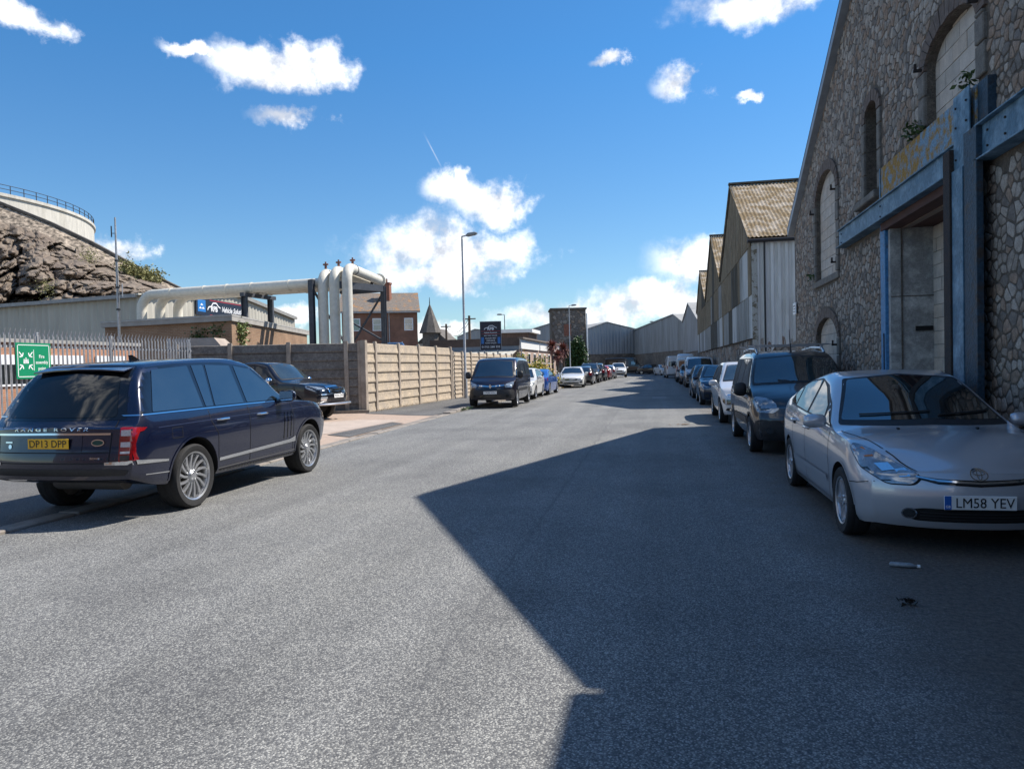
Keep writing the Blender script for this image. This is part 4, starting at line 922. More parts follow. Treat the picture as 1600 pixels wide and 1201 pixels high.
# ------------------------------------------------------------------ ground, road, pavement
def asphalt(name, base, light, dark, dirt=False, crack=None):
    m = bpy.data.materials.new(name); m.use_nodes = True; nt = m.node_tree; N = nt.nodes; L = nt.links
    b = N['Principled BSDF']; b.inputs['Roughness'].default_value = .82; b.inputs['Specular IOR Level'].default_value = .3
    geo = N.new('ShaderNodeNewGeometry'); pos = geo.outputs['Position']
    def noise_(scale, det=2, rough=.5, vec=pos):
        n = N.new('ShaderNodeTexNoise'); n.inputs['Scale'].default_value = scale; n.inputs['Detail'].default_value = det; n.inputs['Roughness'].default_value = rough; L.new(vec, n.inputs['Vector']); return n.outputs[0]
    def ramp(v, pts):
        r = N.new('ShaderNodeValToRGB'); L.new(v, r.inputs[0]); e = r.color_ramp.elements
        e[0].position, e[0].color = pts[0][0], tuple(pts[0][1]) + (1,); e[1].position, e[1].color = pts[-1][0], tuple(pts[-1][1]) + (1,)
        for (p, c) in pts[1:-1]:
            q = e.new(p); q.color = tuple(c) + (1,)
        return r.outputs[0]
    def mix(f, a, c2, mode='MIX'):
        n = N.new('ShaderNodeMix'); n.data_type = 'RGBA'; n.blend_type = mode
        if isinstance(f, float): n.inputs['Factor'].default_value = f
        else: L.new(f, n.inputs['Factor'])
        for k, v in (('A', a), ('B', c2)):
            if isinstance(v, tuple): n.inputs[k].default_value = v
            else: L.new(v, n.inputs[k])
        return n.outputs['Result']
    vo = N.new('ShaderNodeTexVoronoi'); vo.inputs['Scale'].default_value = 112; L.new(pos, vo.inputs['Vector'])
    bw = N.new('ShaderNodeRGBToBW'); L.new(vo.outputs['Color'], bw.inputs[0])
    chips = ramp(bw.outputs[0], [(.15, dark), (.5, base), (.85, light)])
    edge = N.new('ShaderNodeMapRange'); L.new(vo.outputs['Distance'], edge.inputs[0]); edge.inputs[1].default_value = .35; edge.inputs[2].default_value = .75; edge.inputs[3].default_value = 0; edge.inputs[4].default_value = .75
    col = mix(edge.outputs[0], chips, tuple(dark) + (1,))
    patchy = ramp(noise_(.45, 5, .6), [(.28, (.72, .72, .73)), (.5, (1.0, 1.0, 1.0)), (.74, (1.16, 1.15, 1.12))])
    col = mix(1.0, col, patchy, 'MULTIPLY')
    mp = N.new('ShaderNodeMapping'); mp.inputs['Scale'].default_value = (1.5, .05, 1); L.new(pos, mp.inputs[0])     # wheel tracks along the street
    col = mix(1.0, col, ramp(noise_(1.0, 3, .5, mp.outputs[0]), [(.3, (.84, .84, .84)), (.7, (1.12, 1.12, 1.12))]), 'MULTIPLY')
    col = mix(1.0, col, ramp(noise_(2.3, 6, .7), [(.22, (.62, .62, .64)), (.36, (1.0, 1.0, 1.0)), (.8, (1.05, 1.05, 1.05))]), 'MULTIPLY')     # oil drips and worn spots
    sep = N.new('ShaderNodeSeparateXYZ'); L.new(pos, sep.inputs[0])
    if dirt:                                             # grit and mud that gathers under the parked cars by the wall
        mr = N.new('ShaderNodeMapRange'); L.new(sep.outputs[0], mr.inputs[0]); mr.inputs[1].default_value = .0; mr.inputs[2].default_value = 1.9
        n = noise_(1.3, 6, .65); ad = N.new('ShaderNodeMath'); ad.operation = 'ADD'; L.new(mr.outputs[0], ad.inputs[0]); L.new(n, ad.inputs[1])
        mk = N.new('ShaderNodeMapRange'); L.new(ad.outputs[0], mk.inputs[0]); mk.inputs[1].default_value = .95; mk.inputs[2].default_value = 1.45; mk.inputs[3].default_value = 0; mk.inputs[4].default_value = .85
        soil = ramp(noise_(26, 6, .7), [(.35, (.06, .05, .043)), (.62, (.155, .13, .108)), (.75, (.26, .22, .185))])
        col = mix(mk.outputs[0], col, soil)
    if crack:                                            # long construction joint, slightly wavering
        (cx, cy, sl) = crack
        w = N.new('ShaderNodeMath'); w.operation = 'MULTIPLY_ADD'; L.new(sep.outputs[1], w.inputs[0]); w.inputs[1].default_value = -sl; L.new(sep.outputs[0], w.inputs[2])
        w2 = N.new('ShaderNodeMath'); w2.operation = 'MULTIPLY_ADD'; L.new(noise_(1.6, 6, .7), w2.inputs[0]); w2.inputs[1].default_value = .22; L.new(w.outputs[0], w2.inputs[2])
        w3 = N.new('ShaderNodeMath'); w3.operation = 'SUBTRACT'; L.new(w2.outputs[0], w3.inputs[0]); w3.inputs[1].default_value = cx - sl * cy + .11
        ab = N.new('ShaderNodeMath'); ab.operation = 'ABSOLUTE'; L.new(w3.outputs[0], ab.inputs[0])
        mr = N.new('ShaderNodeMapRange'); L.new(ab.outputs[0], mr.inputs[0]); mr.inputs[1].default_value = .028; mr.inputs[2].default_value = .004; mr.inputs[3].default_value = 0; mr.inputs[4].default_value = .38
        col = mix(mr.outputs[0], col, tuple(dark) + (1,))
    L.new(col, b.inputs['Base Color'])
    bp = N.new('ShaderNodeBump'); bp.inputs['Strength'].default_value = .55; bp.inputs['Distance'].default_value = .006
    inv = N.new('ShaderNodeMath'); inv.operation = 'SUBTRACT'; inv.inputs[0].default_value = 1; L.new(vo.outputs['Distance'], inv.inputs[1])
    L.new(inv.outputs[0], bp.inputs['Height']); L.new(bp.outputs[0], b.inputs['Normal'])
    return m
ROADM = asphalt('road_asphalt', (.20, .20, .193), (.42, .415, .385), (.085, .086, .09), dirt=True, crack=(-1.35, 14, -.012))
PAVEM = asphalt('pavement_asphalt', (.135, .133, .13), (.26, .25, .235), (.065, .065, .065))
GROUNDM = mat('yard_ground', (.12, .11, .10), rough=.9, var=.3, scale=.6, speck=.25, spscale=30)

def kerb_x(y):                                   # left edge of the carriageway
    return -6.72 - .030 * max(0, min(y, 27) - 8) + (.02 * max(0, y - 27) if y < 60 else .66 - .0045 * (y - 60) ** 2 * .35)
def sheet(name, rows, m, z):
    """ribbon of (y, x0, x1) rows"""
    mb = MB(); vs = []
    for (y, a, b_) in rows: vs += [(a, y, z), (b_, y, z)]
    mb.add(vs, [(2 * i, 2 * i + 1, 2 * i + 3, 2 * i + 2) for i in range(len(rows) - 1)])
    return mb.build(name, m)
g = MB(); g.add([(-700, -80, -.06), (600, -80, -.06), (600, 1500, -.06), (-700, 1500, -.06)], [(0, 1, 2, 3)])
tag(g.build('ground', GROUNDM), 'bare yard ground around the street', kind='structure')
tag(sheet('road', [(y, kerb_x(y) - .02, 30 if y < -3 or y > 20.6 else 3.9) for y in [-40, -20, -3.001, -3, 0, 4, 8, 12, 16, 20, 20.6, 20.601, 24, 28, 34, 40, 48, 56, 64, 72, 80, 88, 96, 104, 112, 120, 127]], ROADM, 0.0), 'grey chip-sealed asphalt street', kind='structure')
# pavement on the left: dropped crossing of pinkish concrete, then dark asphalt
CONC = mat('pink_concrete', (.42, .31, .235), rough=.85, var=.16, scale=1.6, speck=.14, spscale=120, bump=.25, bscale=80, col2=(.36, .28, .225))
CONC2 = mat('pale_concrete', (.43, .35, .29), rough=.85, var=.12, scale=2, speck=.12, spscale=120, bump=.25, bscale=80)
tag(sheet('pavement', [(y, -18, kerb_x(y) - .28) for y in (-10, 0, 6, 10, 14, 18, 22, 26, 30, 36, 44, 52, 60, 70, 80, 90)], PAVEM, .012), 'dark asphalt pavement', kind='structure')
def slab(name, pts, m, z):
    o = MB().add([(x, y, z) for (x, y) in pts], [list(range(len(pts)))]).build(name, m); tag(o, kind='structure'); return o
K = lambda y: kerb_x(y) - .28
slab('forecourt', [(-16.6, 13.0), (K(11), 11.0), (K(14), 14.0), (K(18), 18.0), (K(21.5), 21.5), (K(23.8), 23.8), (-10.7, 25.4), (-12.2, 25.5), (-16.7, 23.8)], CONC, .020)
slab('concrete_strip', [(-13.5, 15.2), (-8.6, 15.4), (-8.2, 18.0), (-7.95, 21.5), (-9.4, 21.9), (-13.5, 17.2)], CONC2, .026)
slab('asphalt_patch', [(-8.15, 16.76), (-7.30, 16.2), (-7.40, 20.2), (-7.92, 20.64)], PAVEM, .032)
slab('asphalt_patch', [(-10.6, 24.9), (-8.4, 23.7), (-7.55, 23.4), (-7.6, 28.5), (-10.5, 28.5)], PAVEM, .028)
# white dash left of an old marking
slab('worn_marking', [(-.45, 34.3), (.2, 34.3), (.2, 34.95), (-.45, 34.95)], mat('worn_white_paint', (.30, .30, .29), rough=.8, var=.3, scale=18), .005)
# kerb stones
KST = mat('granite_kerb', (.25, .22, .19), rough=.85, var=.2, scale=7, speck=.2, spscale=150, bump=.3, bscale=60)
kerb = tag(link('kerb', None), 'line of worn kerb stones', kind='structure')
y = 1.0; k = 0
while y < 84:
    ln = .9; yc = y + ln / 2; x = kerb_x(yc); up_ = .022 if 9 < yc < 24 else (.03 if yc <= 9 else .09)
    mb = MB(); j = [rnd.uniform(-.012, .012) for _ in range(4)]
    mb.cbox(-.28 + j[0], .0 + j[1], -ln / 2 + .008, ln / 2 - .008, -.12, up_ + j[2], .014)
    o = mb.build('kerb_stone', KST, kerb); o.location = (x, yc, 0); o.rotation_euler = (0, 0, math.atan2(-(kerb_x(yc + .4) - kerb_x(yc - .4)), .8))
    y += ln; k += 1
# loose grit along both gutters
gm = MB()
for i in range(2600):
    if rnd.random() < .35: yy = rnd.uniform(3, 30); xx = kerb_x(yy) + abs(rnd.gauss(0, .25)) + .02
    else: yy = rnd.uniform(2.4, 16); xx = min(3.3, max(.1, rnd.gauss(1.75, .75)))
    r = rnd.choice((.004, .005, .006, .008, .012)) * rnd.uniform(.7, 1.2)
    q = [Vector((rnd.uniform(-1, 1), rnd.uniform(-1, 1), rnd.uniform(.1, .9))) * r for _ in range(5)]
    gm.add([Vector((xx, yy, .001)) + p for p in q], [(0, 1, 2), (0, 2, 3), (0, 3, 4), (1, 2, 4), (2, 3, 4), (0, 1, 4)])
tag(gm.build('grit', mat('grit_stone', (.14, .13, .12), rough=.9, var=.5, scale=60)), 'loose grit and small chippings on the asphalt', 'grit', kind='stuff')
# litter
p = Vector((1.80, 6.07, .03)); mb = MB()
mb.path([p + Vector((-.15, .03, -.005)), p + Vector((-.13, .028, -.002)), p + Vector((.06, 0, 0)), p + Vector((.10, -.008, 0)), p + Vector((.125, -.012, 0)), p + Vector((.15, -.016, 0))], [.018, .034, .034, .028, .014, .014], 12)
for q in range(len(mb.v)): mb.v[q] = (mb.v[q][0], mb.v[q][1], .004 + (mb.v[q][2] - .002) * .55 if mb.v[q][2] > 0 else .003)
for q in range(len(mb.v)): mb.v[q] = (p.x + (mb.v[q][0] - p.x) * .62, p.y + (mb.v[q][1] - p.y) * .8, mb.v[q][2])
tb = thing('plastic_bottle', 'crushed clear plastic bottle lying in front of the silver hatchback', 'bottle'); mb.build('bottle_body', mat('cloudy_plastic', (.22, .25, .27), rough=.3, var=.3, scale=30), tb, smooth=50)
MB().path([p + Vector((.092, -.013, -.014)), p + Vector((.112, -.015, -.014))], .013, 10).build('bottle_cap', WHITEPRINT, tb)
mb = MB(); c0 = Vector((1.56, 5.15, .02))
rr = random.Random(3)
for i in range(22):
    q = c0 + Vector((rr.gauss(0, .03), rr.gauss(0, .018), rr.uniform(-.01, .012))); vs = [q + Vector((rr.uniform(-1, 1), rr.uniform(-1, 1), rr.uniform(-.7, 1))) * .022 for _ in range(5)]
    mb.add(vs, [(0, 1, 2), (0, 2, 3), (0, 3, 4), (1, 2, 4), (2, 3, 4), (0, 1, 4)])
tag(mb.build('leaf_litter', mat('rotten_leaf', (.02, .015, .011), rough=.9, var=.4, scale=60)), 'small dark clod of rotten leaves on the asphalt', 'leaf litter')
mb = MB(); rr = random.Random(9)
for i in range(14):
    q = Vector((.55, 19.4, .012)) + Vector((rr.gauss(0, .16), rr.gauss(0, .05), 0)); a = rr.uniform(0, 3); d = Vector((math.cos(a), math.sin(a), .1)) * .07; e = Vector((-math.sin(a), math.cos(a), .2)) * .03
    mb.add([q - d, q + e, q + d, q - e], [(0, 1, 2, 3)])
tag(mb.build('fallen_leaves', mat('dry_leaf', (.13, .075, .03), rough=.8, var=.4, scale=40)), 'few dry brown leaves on the road beside the white people carrier', 'leaves', kind='stuff')
# ------------------------------------------------------------------ rubble masonry
def clip_half(poly, n, d):
    out = []
    for i in range(len(poly)):
        a, b = poly[i], poly[(i + 1) % len(poly)]; da = a[0] * n[0] + a[1] * n[1] - d; db = b[0] * n[0] + b[1] * n[1] - d
        if da <= 0: out.append(a)
        if da * db < 0:
            t = da / (da - db); out.append((a[0] + (b[0] - a[0]) * t, a[1] + (b[1] - a[1]) * t))
    return out
def rubble(u0, u1, v0, v1, su, sv, seed, keep, drop=.28):
    """irregular stone outlines: cells of a thinned, jittered grid"""
    r = random.Random(seed); nu, nv = int((u1 - u0) / su) + 2, int((v1 - v0) / sv) + 2; P = {}
    for i in range(-1, nu + 1):
        for j in range(-1, nv + 1):
            if r.random() < drop: continue
            P[i, j] = (u0 + (i + .5 + r.uniform(-.42, .42)) * su, v0 + (j + .5 + r.uniform(-.42, .42)) * sv)
    out = []
    for (i, j), p in P.items():
        if not keep(p): continue
        poly = [(p[0] - su * 1.3, p[1] - sv * 1.3), (p[0] + su * 1.3, p[1] - sv * 1.3), (p[0] + su * 1.3, p[1] + sv * 1.3), (p[0] - su * 1.3, p[1] + sv * 1.3)]
        for a in range(-3, 4):
            for b in range(-3, 4):
                q = P.get((i + a, j + b))
                if q is None or (a == 0 and b == 0): continue
                n = (q[0] - p[0], q[1] - p[1]); d = (q[0] ** 2 + q[1] ** 2 - p[0] ** 2 - p[1] ** 2) / 2
                poly = clip_half(poly, n, d)
                if len(poly) < 3: break
        if len(poly) < 3: continue
        # merge tiny edges
        pl = [poly[k] for k in range(len(poly)) if math.dist(poly[k], poly[k - 1]) > .018]
        if len(pl) < 3: continue
        c = (sum(a[0] for a in pl) / len(pl), sum(a[1] for a in pl) / len(pl))
        if not all(keep(a) for a in [((q[0] + c[0]) / 2, (q[1] + c[1]) / 2) for q in pl]): continue
        out.append((c, pl))
    return out
def stone_geo(c, poly, to3, r, gap=.014, proud=.045):
    """one stone: footing ring in the mortar, shoulder ring, uneven face"""
    R = sum(math.dist(q, c) for q in poly) / len(poly)
    s0 = max(.5, 1 - gap / R); s1 = s0 * r.uniform(.76, .88); h = proud * r.uniform(.55, 1.25); n = len(poly); vs = []
    jit = [1 + r.uniform(-.07, .05) for _ in poly]
    for (s, d) in ((s0, -.01), (s0 * .97, h * .55), (s1, h)):
        for q, k in zip(poly, jit): vs.append(to3(c[0] + (q[0] - c[0]) * s * k, c[1] + (q[1] - c[1]) * s * k, d * (1 if s != s1 else r.uniform(.75, 1.15))))
    vs.append(to3(c[0] + r.uniform(-.02, .02), c[1] + r.uniform(-.02, .02), h * r.uniform(.9, 1.25)))
    fs = [(a * n + i, a * n + (i + 1) % n, (a + 1) * n + (i + 1) % n, (a + 1) * n + i) for a in (0, 1) for i in range(n)] + [(2 * n + i, 2 * n + (i + 1) % n, 3 * n) for i in range(n)]
    return vs, fs
STONES = [mat('limestone_grey', (.27, .235, .20), rough=.9, var=.25, scale=9, speck=.2, spscale=60, bump=.6, bscale=28),
          mat('limestone_pale', (.36, .315, .27), rough=.9, var=.25, scale=8, speck=.2, spscale=60, bump=.6, bscale=28),
          mat('limestone_brown', (.27, .20, .15), rough=.9, var=.28, scale=8, speck=.2, spscale=60, bump=.6, bscale=28),
          mat('limestone_dark', (.17, .148, .13), rough=.9, var=.28, scale=8, speck=.2, spscale=60, bump=.6, bscale=28)]
MORTAR = mat('dark_mortar', (.085, .07, .056), rough=.95, var=.35, scale=6, speck=.25, spscale=90, bump=.7, bscale=40, col2=(.15, .125, .10))
BLOCK = [mat('concrete_block_' + n, c, rough=.9, var=.14, scale=5, speck=.15, spscale=140, bump=.4, bscale=110) for n, c in (('grey', (.45, .41, .36)), ('warm', (.50, .43, .36)), ('pale', (.52, .465, .405)))]
JOINT = mat('block_joint', (.22, .21, .195), rough=.95, var=.2, scale=20)
BLUEP = mat('flaking_blue_paint', (.055, .135, .205), rough=.55, var=.25, scale=4, col2=(.19, .31, .41), thr=(.46, .70), bump=.35, bscale=30)
BLUED = mat('dark_blue_steel', (.018, .045, .072), rough=.6, var=.4, scale=5, col2=(.05, .035, .025), thr=(.52, .66), bump=.5, bscale=30)
BLUEL = mat('bright_blue_paint', (.05, .20, .40), rough=.55, var=.3, scale=5, col2=(.05, .06, .07), thr=(.56, .7), bump=.3, bscale=30)
LICHEN = mat('lichened_blue_paint', (.32, .18, .03), rough=.85, var=.4, scale=8, col2=(.17, .28, .38), thr=(.47, .64), bump=.6, bscale=22)
RUST = mat('rusty_steel', (.045, .028, .02), rough=.85, var=.4, scale=12, bump=.6, bscale=50, col2=(.02, .02, .022))
SOFFIT = mat('red_brown_timber', (.075, .03, .022), rough=.8, var=.3, scale=9, stretch=(1, .2, 1))
CONCW = mat('weathered_concrete', (.29, .285, .27), rough=.9, var=.2, scale=3.5, col2=(.50, .49, .46), thr=(.46, .64), bump=.3, bscale=50, speck=.15, spscale=90)
WX = 3.50                                           # street face of the stone warehouse
wh = thing('stone_warehouse', 'tall rubble stone warehouse gable with blocked arches and blue steel door frame', 'warehouse')
Y0, Y1, EAV, AY, AZ = 5.95, 20.45, 5.15, 12.8, 9.17
def gable_top(y): return EAV + (AZ - EAV) * (Y1 - y) / (Y1 - AY) if y >= AY else 5.33 + (AZ - 5.33) * (y - Y0) / (AY - Y0)
def arch_poly(ya, yb, z0, zs, zt, n=12):
    """jambs from z0 to the springing zs, segmental head to zt"""
    yc = (ya + yb) / 2; hw = (yb - ya) / 2
    return [(ya, z0), (yb, z0)] + [(yc + hw * math.cos(math.pi * k / n), zs + (zt - zs) * math.sin(math.pi * k / n)) for k in range(n + 1)]
OPEN = dict(far=arch_poly(15.72, 17.66, 3.37, 5.05, 5.60), low=arch_poly(15.72, 17.72, 0.0, 2.05, 2.50), slit=arch_poly(12.83, 13.57, 4.32, 5.62, 5.86), upper=arch_poly(9.05, 10.64, 4.60, 5.38, 5.72), door=[(9.49, 0), (12.55, 0), (12.55, 3.72), (9.49, 3.72)])
DEPTH = dict(far=.10, low=.09, slit=.45, upper=.13, door=.62)
outer = [(Y0, 0), (Y1, 0), (Y1, EAV), (AY, AZ), (Y0, 5.33)]
# backing wall with the openings left out
pts = []; faces = []
def addloop(pl):
    b = len(pts); q = dense(pl, .6); pts.extend(Vector((a[0], a[1])) for a in q); faces.append(list(range(b, b + len(q))))
addloop(outer)
for k, pl in OPEN.items(): addloop([(a, max(b, .001)) for (a, b) in pl])
edges = [(f[i], f[(i + 1) % len(f)]) for f in faces for i in range(len(f))]
r_ = delaunay_2d_cdt(pts, edges, [], 0, 1e-6)
mb = MB(); fs = []
for f in r_[2]:
    c = sum((r_[0][i] for i in f), Vector((0, 0))) / len(f)
    if inside(c, outer) and not any(inside(c, pl) for pl in OPEN.values()): fs.append(list(f)[::-1])
mb.add([(WX, v.x, v.y) for v in r_[0]], fs)
for k, pl in OPEN.items():                          # reveals
    for i in range(len(pl)):
        a, b = pl[i], pl[(i + 1) % len(pl)]
        mb.add([(WX, a[0], a[1]), (WX, b[0], b[1]), (WX + DEPTH[k], b[0], b[1]), (WX + DEPTH[k], a[0], a[1])], [(0, 1, 2, 3)])
mb.add([(WX, Y1, 0), (25, Y1, 0), (25, Y1, EAV), (WX, Y1, EAV)], [(0, 1, 2, 3)])       # end wall by the gap
mb.add([(25, Y0, 0), (25, Y1, 0), (25, Y1, EAV), (25, AY, AZ), (25, Y0, 5.33)], [(0, 1, 2, 3, 4)])
mb.build('wall', MORTAR, wh)
def near_open(p, m=.10):
    for k, pl in OPEN.items():
        mm = .06 if k == 'door' else m
        if min(a[0] for a in pl) - mm < p[0] < max(a[0] for a in pl) + mm and min(a[1] for a in pl) - (mm if k != 'upper' else .06) < p[1] < max(a[1] for a in pl) + mm:
            if inside(p, pl): return True
            for i in range(len(pl)):
                a, b = Vector(pl[i]), Vector(pl[(i + 1) % len(pl)]); d = b - a; t = max(0, min(1, (Vector(p) - a).dot(d) / d.length_squared))
                if (Vector(p) - a - d * t).length < mm: return True
    return False
def keep_main(p):
    if not (Y0 + .1 < p[0] < Y1 - .10 and .02 < p[1] < gable_top(p[0]) - .12): return False
    if near_open(p, .20 if p[0] > 11 else .24): return False
    if 3.66 < p[1] < 4.10 and p[0] < 15.05: return False                # steel beams
    if 4.05 < p[1] < 4.62 and 8.95 < p[0] < 12.45: return False
    if 9.08 < p[0] < 9.55 and p[1] < 4.65: return False
    if 12.5 < p[0] < 12.62 and p[1] < 3.72: return False
    if 12.7 < p[0] < 14.0 and 4.16 < p[1] < 4.34: return False         # sill
    return True
to_wall = lambda u, v, d: (WX - d, u, v)
cells = rubble(Y0, Y1, 0, AZ, .112, .098, 11, keep_main, .30)
def seen(c):                                         # how large a stone shows from the street
    return 1.0 / (c[0][0] ** 2 + 3.5 ** 2) * (1 if c[0][0] > 8.1 else .02) * (1 if c[0][1] > 1.05 or c[0][0] > 9 else .05)
def area(pl): return abs(sum(pl[i - 1][0] * pl[i][1] - pl[i][0] * pl[i - 1][1] for i in range(len(pl)))) / 2
cells.sort(key=lambda c: -seen(c) * area(c[1]))
rs = random.Random(21); rest = MB()
for i, (c, pl) in enumerate(cells):
    pl = round_poly(pl, .022, 2)
    vs, fs = stone_geo(c, pl, to_wall, rs, .0135 if c[1] < 4.7 else .008, .012)
    mi = rs.choices((0, 1, 2, 3), (4, 3, 3, 2))[0]
    if i < 300: MB().add(vs, fs).build('stone', STONES[mi], wh, smooth=32)
    else: rest.add(vs, fs, mi)
tag(rest.build('rubble_stones', STONES, wh, smooth=32), kind='stuff')
def block_fill(pl, x, parent, bl=.44, bh=.215, seed=1, jt=.010, name='block'):
    """concrete blocks in stretcher bond, cut to the opening"""
    r = random.Random(seed); y0, y1 = min(a[0] for a in pl), max(a[0] for a in pl); z0, z1 = min(a[1] for a in pl), max(a[1] for a in pl)
    MB().add([(x + .012, a, b) for (a, b) in pl], [list(range(len(pl)))[::-1]]).build('joint_mortar', JOINT, parent)
    row = 0; z = z0
    while z < z1:
        y = y0 - (bl / 2 if row % 2 else 0) - .07
        while y < y1:
            q = [(y + jt / 2, z + jt / 2), (y + bl - jt / 2, z + jt / 2), (y + bl - jt / 2, z + bh - jt / 2), (y + jt / 2, z + bh - jt / 2)]
            n = len(pl)
            for i in range(n):
                a, b = pl[i], pl[(i + 1) % n]; d = (b[0] - a[0], b[1] - a[1])
                if abs(d[0]) + abs(d[1]) < 1e-6: continue
                nn = (d[1], -d[0]); q = clip_half(q, nn, a[0] * nn[0] + a[1] * nn[1])
                if len(q) < 3: break
            if len(q) >= 3 and area(q) > .003:
                pr = r.uniform(0, .006); MB().prism([(x - pr, a, b) for (a, b) in q], (.02 + pr, 0, 0)).build(name, r.choice(BLOCK), parent)
            y += bl
        z += bh; row += 1
block_fill(OPEN['far'], WX + .085, wh, seed=2); block_fill(OPEN['upper'], WX + .11, wh, seed=3)
block_fill([p for p in OPEN['low']], WX + .075, wh, seed=4)
block_fill([(9.0, 0), (12.3, 0), (12.3, 3.72), (9.0, 3.72)], WX + .60, wh, .40, .20, seed=5)
# dressed surrounds: brick heads, stone jambs
BRICKD = mat('sooty_brick', (.145, .11, .09), rough=.9, var=.3, scale=14, bump=.4, bscale=40)
JAMB = mat('dressed_stone', (.17, .155, .135), rough=.9, var=.25, scale=6, speck=.2, spscale=60, bump=.4, bscale=30)
def surround(pl, ya, yb, z0, zs, zt, w=.22, nb=17, jh=.34, seed=1):
    r = random.Random(seed); yc = (ya + yb) / 2; hw = (yb - ya) / 2
    for k in range(nb):
        a0, a1 = math.pi * (k + .06) / nb, math.pi * (k + .94) / nb; q = []
        for (a, e) in ((a0, .004), (a1, .004), (a1, w), (a0, w)): q.append((WX - .03 - r.uniform(0, .012), yc + (hw + e) * math.cos(a), zs + (zt - zs + e) * math.sin(a)))
        MB().prism(q, (.08, 0, 0)).build('arch_brick', BRICKD, wh)
    for side, y in ((1, yb), (-1, ya)):
        z = z0
        while z < zs - .05:
            h = min(jh * r.uniform(.8, 1.2), zs - z); ww = w * r.uniform(.75, 1.15)
            a, b = (y + .004, y + ww) if side > 0 else (y - ww, y - .004)
            MB().cbox(WX - .035 - r.uniform(0, .012), WX + .02, a, b, z + .006, z + h - .006, .012).build('jamb_stone', JAMB, wh); z += h
surround(OPEN['far'], 15.72, 17.66, 3.37, 5.05, 5.60, seed=1); surround(OPEN['upper'], 9.05, 10.64, 4.66, 5.38, 5.72, w=.24, nb=17, seed=2)
surround(OPEN['low'], 15.72, 17.72, 0, 2.05, 2.50, w=.2, seed=3); surround(OPEN['slit'], 12.83, 13.57, 4.34, 5.62, 5.86, w=.18, nb=9, seed=4)
MB().cbox(WX - .12, WX + .1, 12.72, 13.98, 4.20, 4.32, .015).build('window_sill', JAMB, wh)
MB().box(WX + .44, WX + .46, 12.8, 13.6, 4.3, 5.9).build('boarding', mat('dark_boarding', (.045, .04, .036), rough=.9, var=.3), wh)
MB().cbox(WX - .05, WX + .05, 15.5, 17.95, 3.22, 3.36, .012).build('window_sill', JAMB, wh)
# doorway: concrete return, block back wall behind, timber soffit
MB().box(WX - .01, WX + .6, 12.26, 12.54, 0, 3.70).build('door_return', CONCW, wh)
MB().box(WX + .14, WX + .16, 12.245, 12.26, 0, 3.70).build('return_joint', MORTAR, wh)
for zz in (1.30, 2.55): MB().box(WX + .0, WX + .6, 12.25, 12.26, zz, zz + .012).build('return_joint', MORTAR, wh)
MB().box(WX + .34, WX + .58, 12.235, 12.26, 2.02, 2.09).build('letter_slot', SEAM, wh)
MB().box(WX - .08, WX + .62, 9.49, 12.5, 3.60, 3.715).build('soffit', SOFFIT, wh)
MB().box(WX + .15, WX + .25, 9.5, 12.4, 3.585, 3.60).build('soffit_batten', mat('pale_batten', (.2, .15, .12)), wh)
MB().cbox(WX - .06, WX + .02, 12.36, 12.60, 0, 3.72, .008).build('door_post', BLUEL, wh)
MB().box(WX - .072, WX - .058, 12.42, 12.44, .4, 2.0).build('bolt_rod', RUST, wh)
# steelwork
def ibeam(name, a, b, z0, z1, x0, fl, m, mf):
    t = MB(); t.cbox(x0 + fl * .45, x0 + fl * .55, a, b, z0 + .02, z1 - .02, .003); t.cbox(x0, x0 + fl, a, b, z0, z0 + .022, .004); t.cbox(x0, x0 + fl, a, b, z1 - .022, z1, .004)
    return t.build(name, m, wh)
MB().cbox(WX - .13, WX - .115, 9.30, 15.0, 3.725, 4.05, .003).cbox(WX - .20, WX + .0, 9.30, 15.0, 3.72, 3.738, .003).cbox(WX - .17, WX + .0, 9.30, 15.0, 4.04, 4.058, .003).build('lintel_beam', BLUEP, wh)
MB().cbox(WX - .10, WX - .07, 10.62, 12.42, 4.06, 4.56, .004).build('lintel_plate', LICHEN, wh)
MB().cbox(WX - .102, WX - .072, 8.87, 10.61, 4.06, 4.56, .004).build('lintel_plate', mat('part_lichened_paint', (.30, .175, .03), rough=.85, var=.4, scale=8, col2=(.17, .28, .38), thr=(.40, .56), bump=.6, bscale=22), wh)
for yy in (12.42,): MB().cbox(WX - .115, WX - .10, yy - .05, yy, 4.06, 4.56, .003).build('plate_strap', BLUEP, wh)
MB().cbox(WX - .20, WX - .185, 8.98, 9.28, 0, 3.72, .003).cbox(WX - .185, WX + .02, 9.11, 9.125, 0, 3.72, .003).build('steel_column', BLUEP, wh)
MB().cbox(WX - .19, WX - .12, 8.64, 8.97, 0, 4.06, .004).build('steel_column', BLUED, wh)
MB().cbox(WX - .17, WX - .155, 8.86, 9.30, 3.60, 4.56, .003).build('gusset_plate', BLUEP, wh)
MB().cbox(WX - .22, WX + .0, 9.29, 9.49, 0, 3.98, .006).build('door_channel', RUST, wh)
MB().cbox(WX - .09, WX - .0, 8.60, 8.85, 4.07, 4.56, .004).build('steel_stub', BLUED, wh)
for (y_, z_) in ((8.93, 3.68), (9.22, 3.68), (8.93, 3.84), (9.22, 3.84), (8.93, 4.2), (9.22, 4.2), (8.93, 4.42), (9.22, 4.42), (8.1, 3.80), (8.1, 3.96), (8.5, 3.80), (8.5, 3.96), (9.6, 3.80), (9.6, 3.96), (12.3, 3.80), (12.3, 3.96), (14.8, 3.80), (14.8, 3.96)):
    xb = WX - .17 if 8.6 < y_ < 9.3 else WX - .13
    MB().path([(xb + .01, y_, z_), (xb - .014, y_, z_)], .013, 6).build('bolt', RUST, wh)
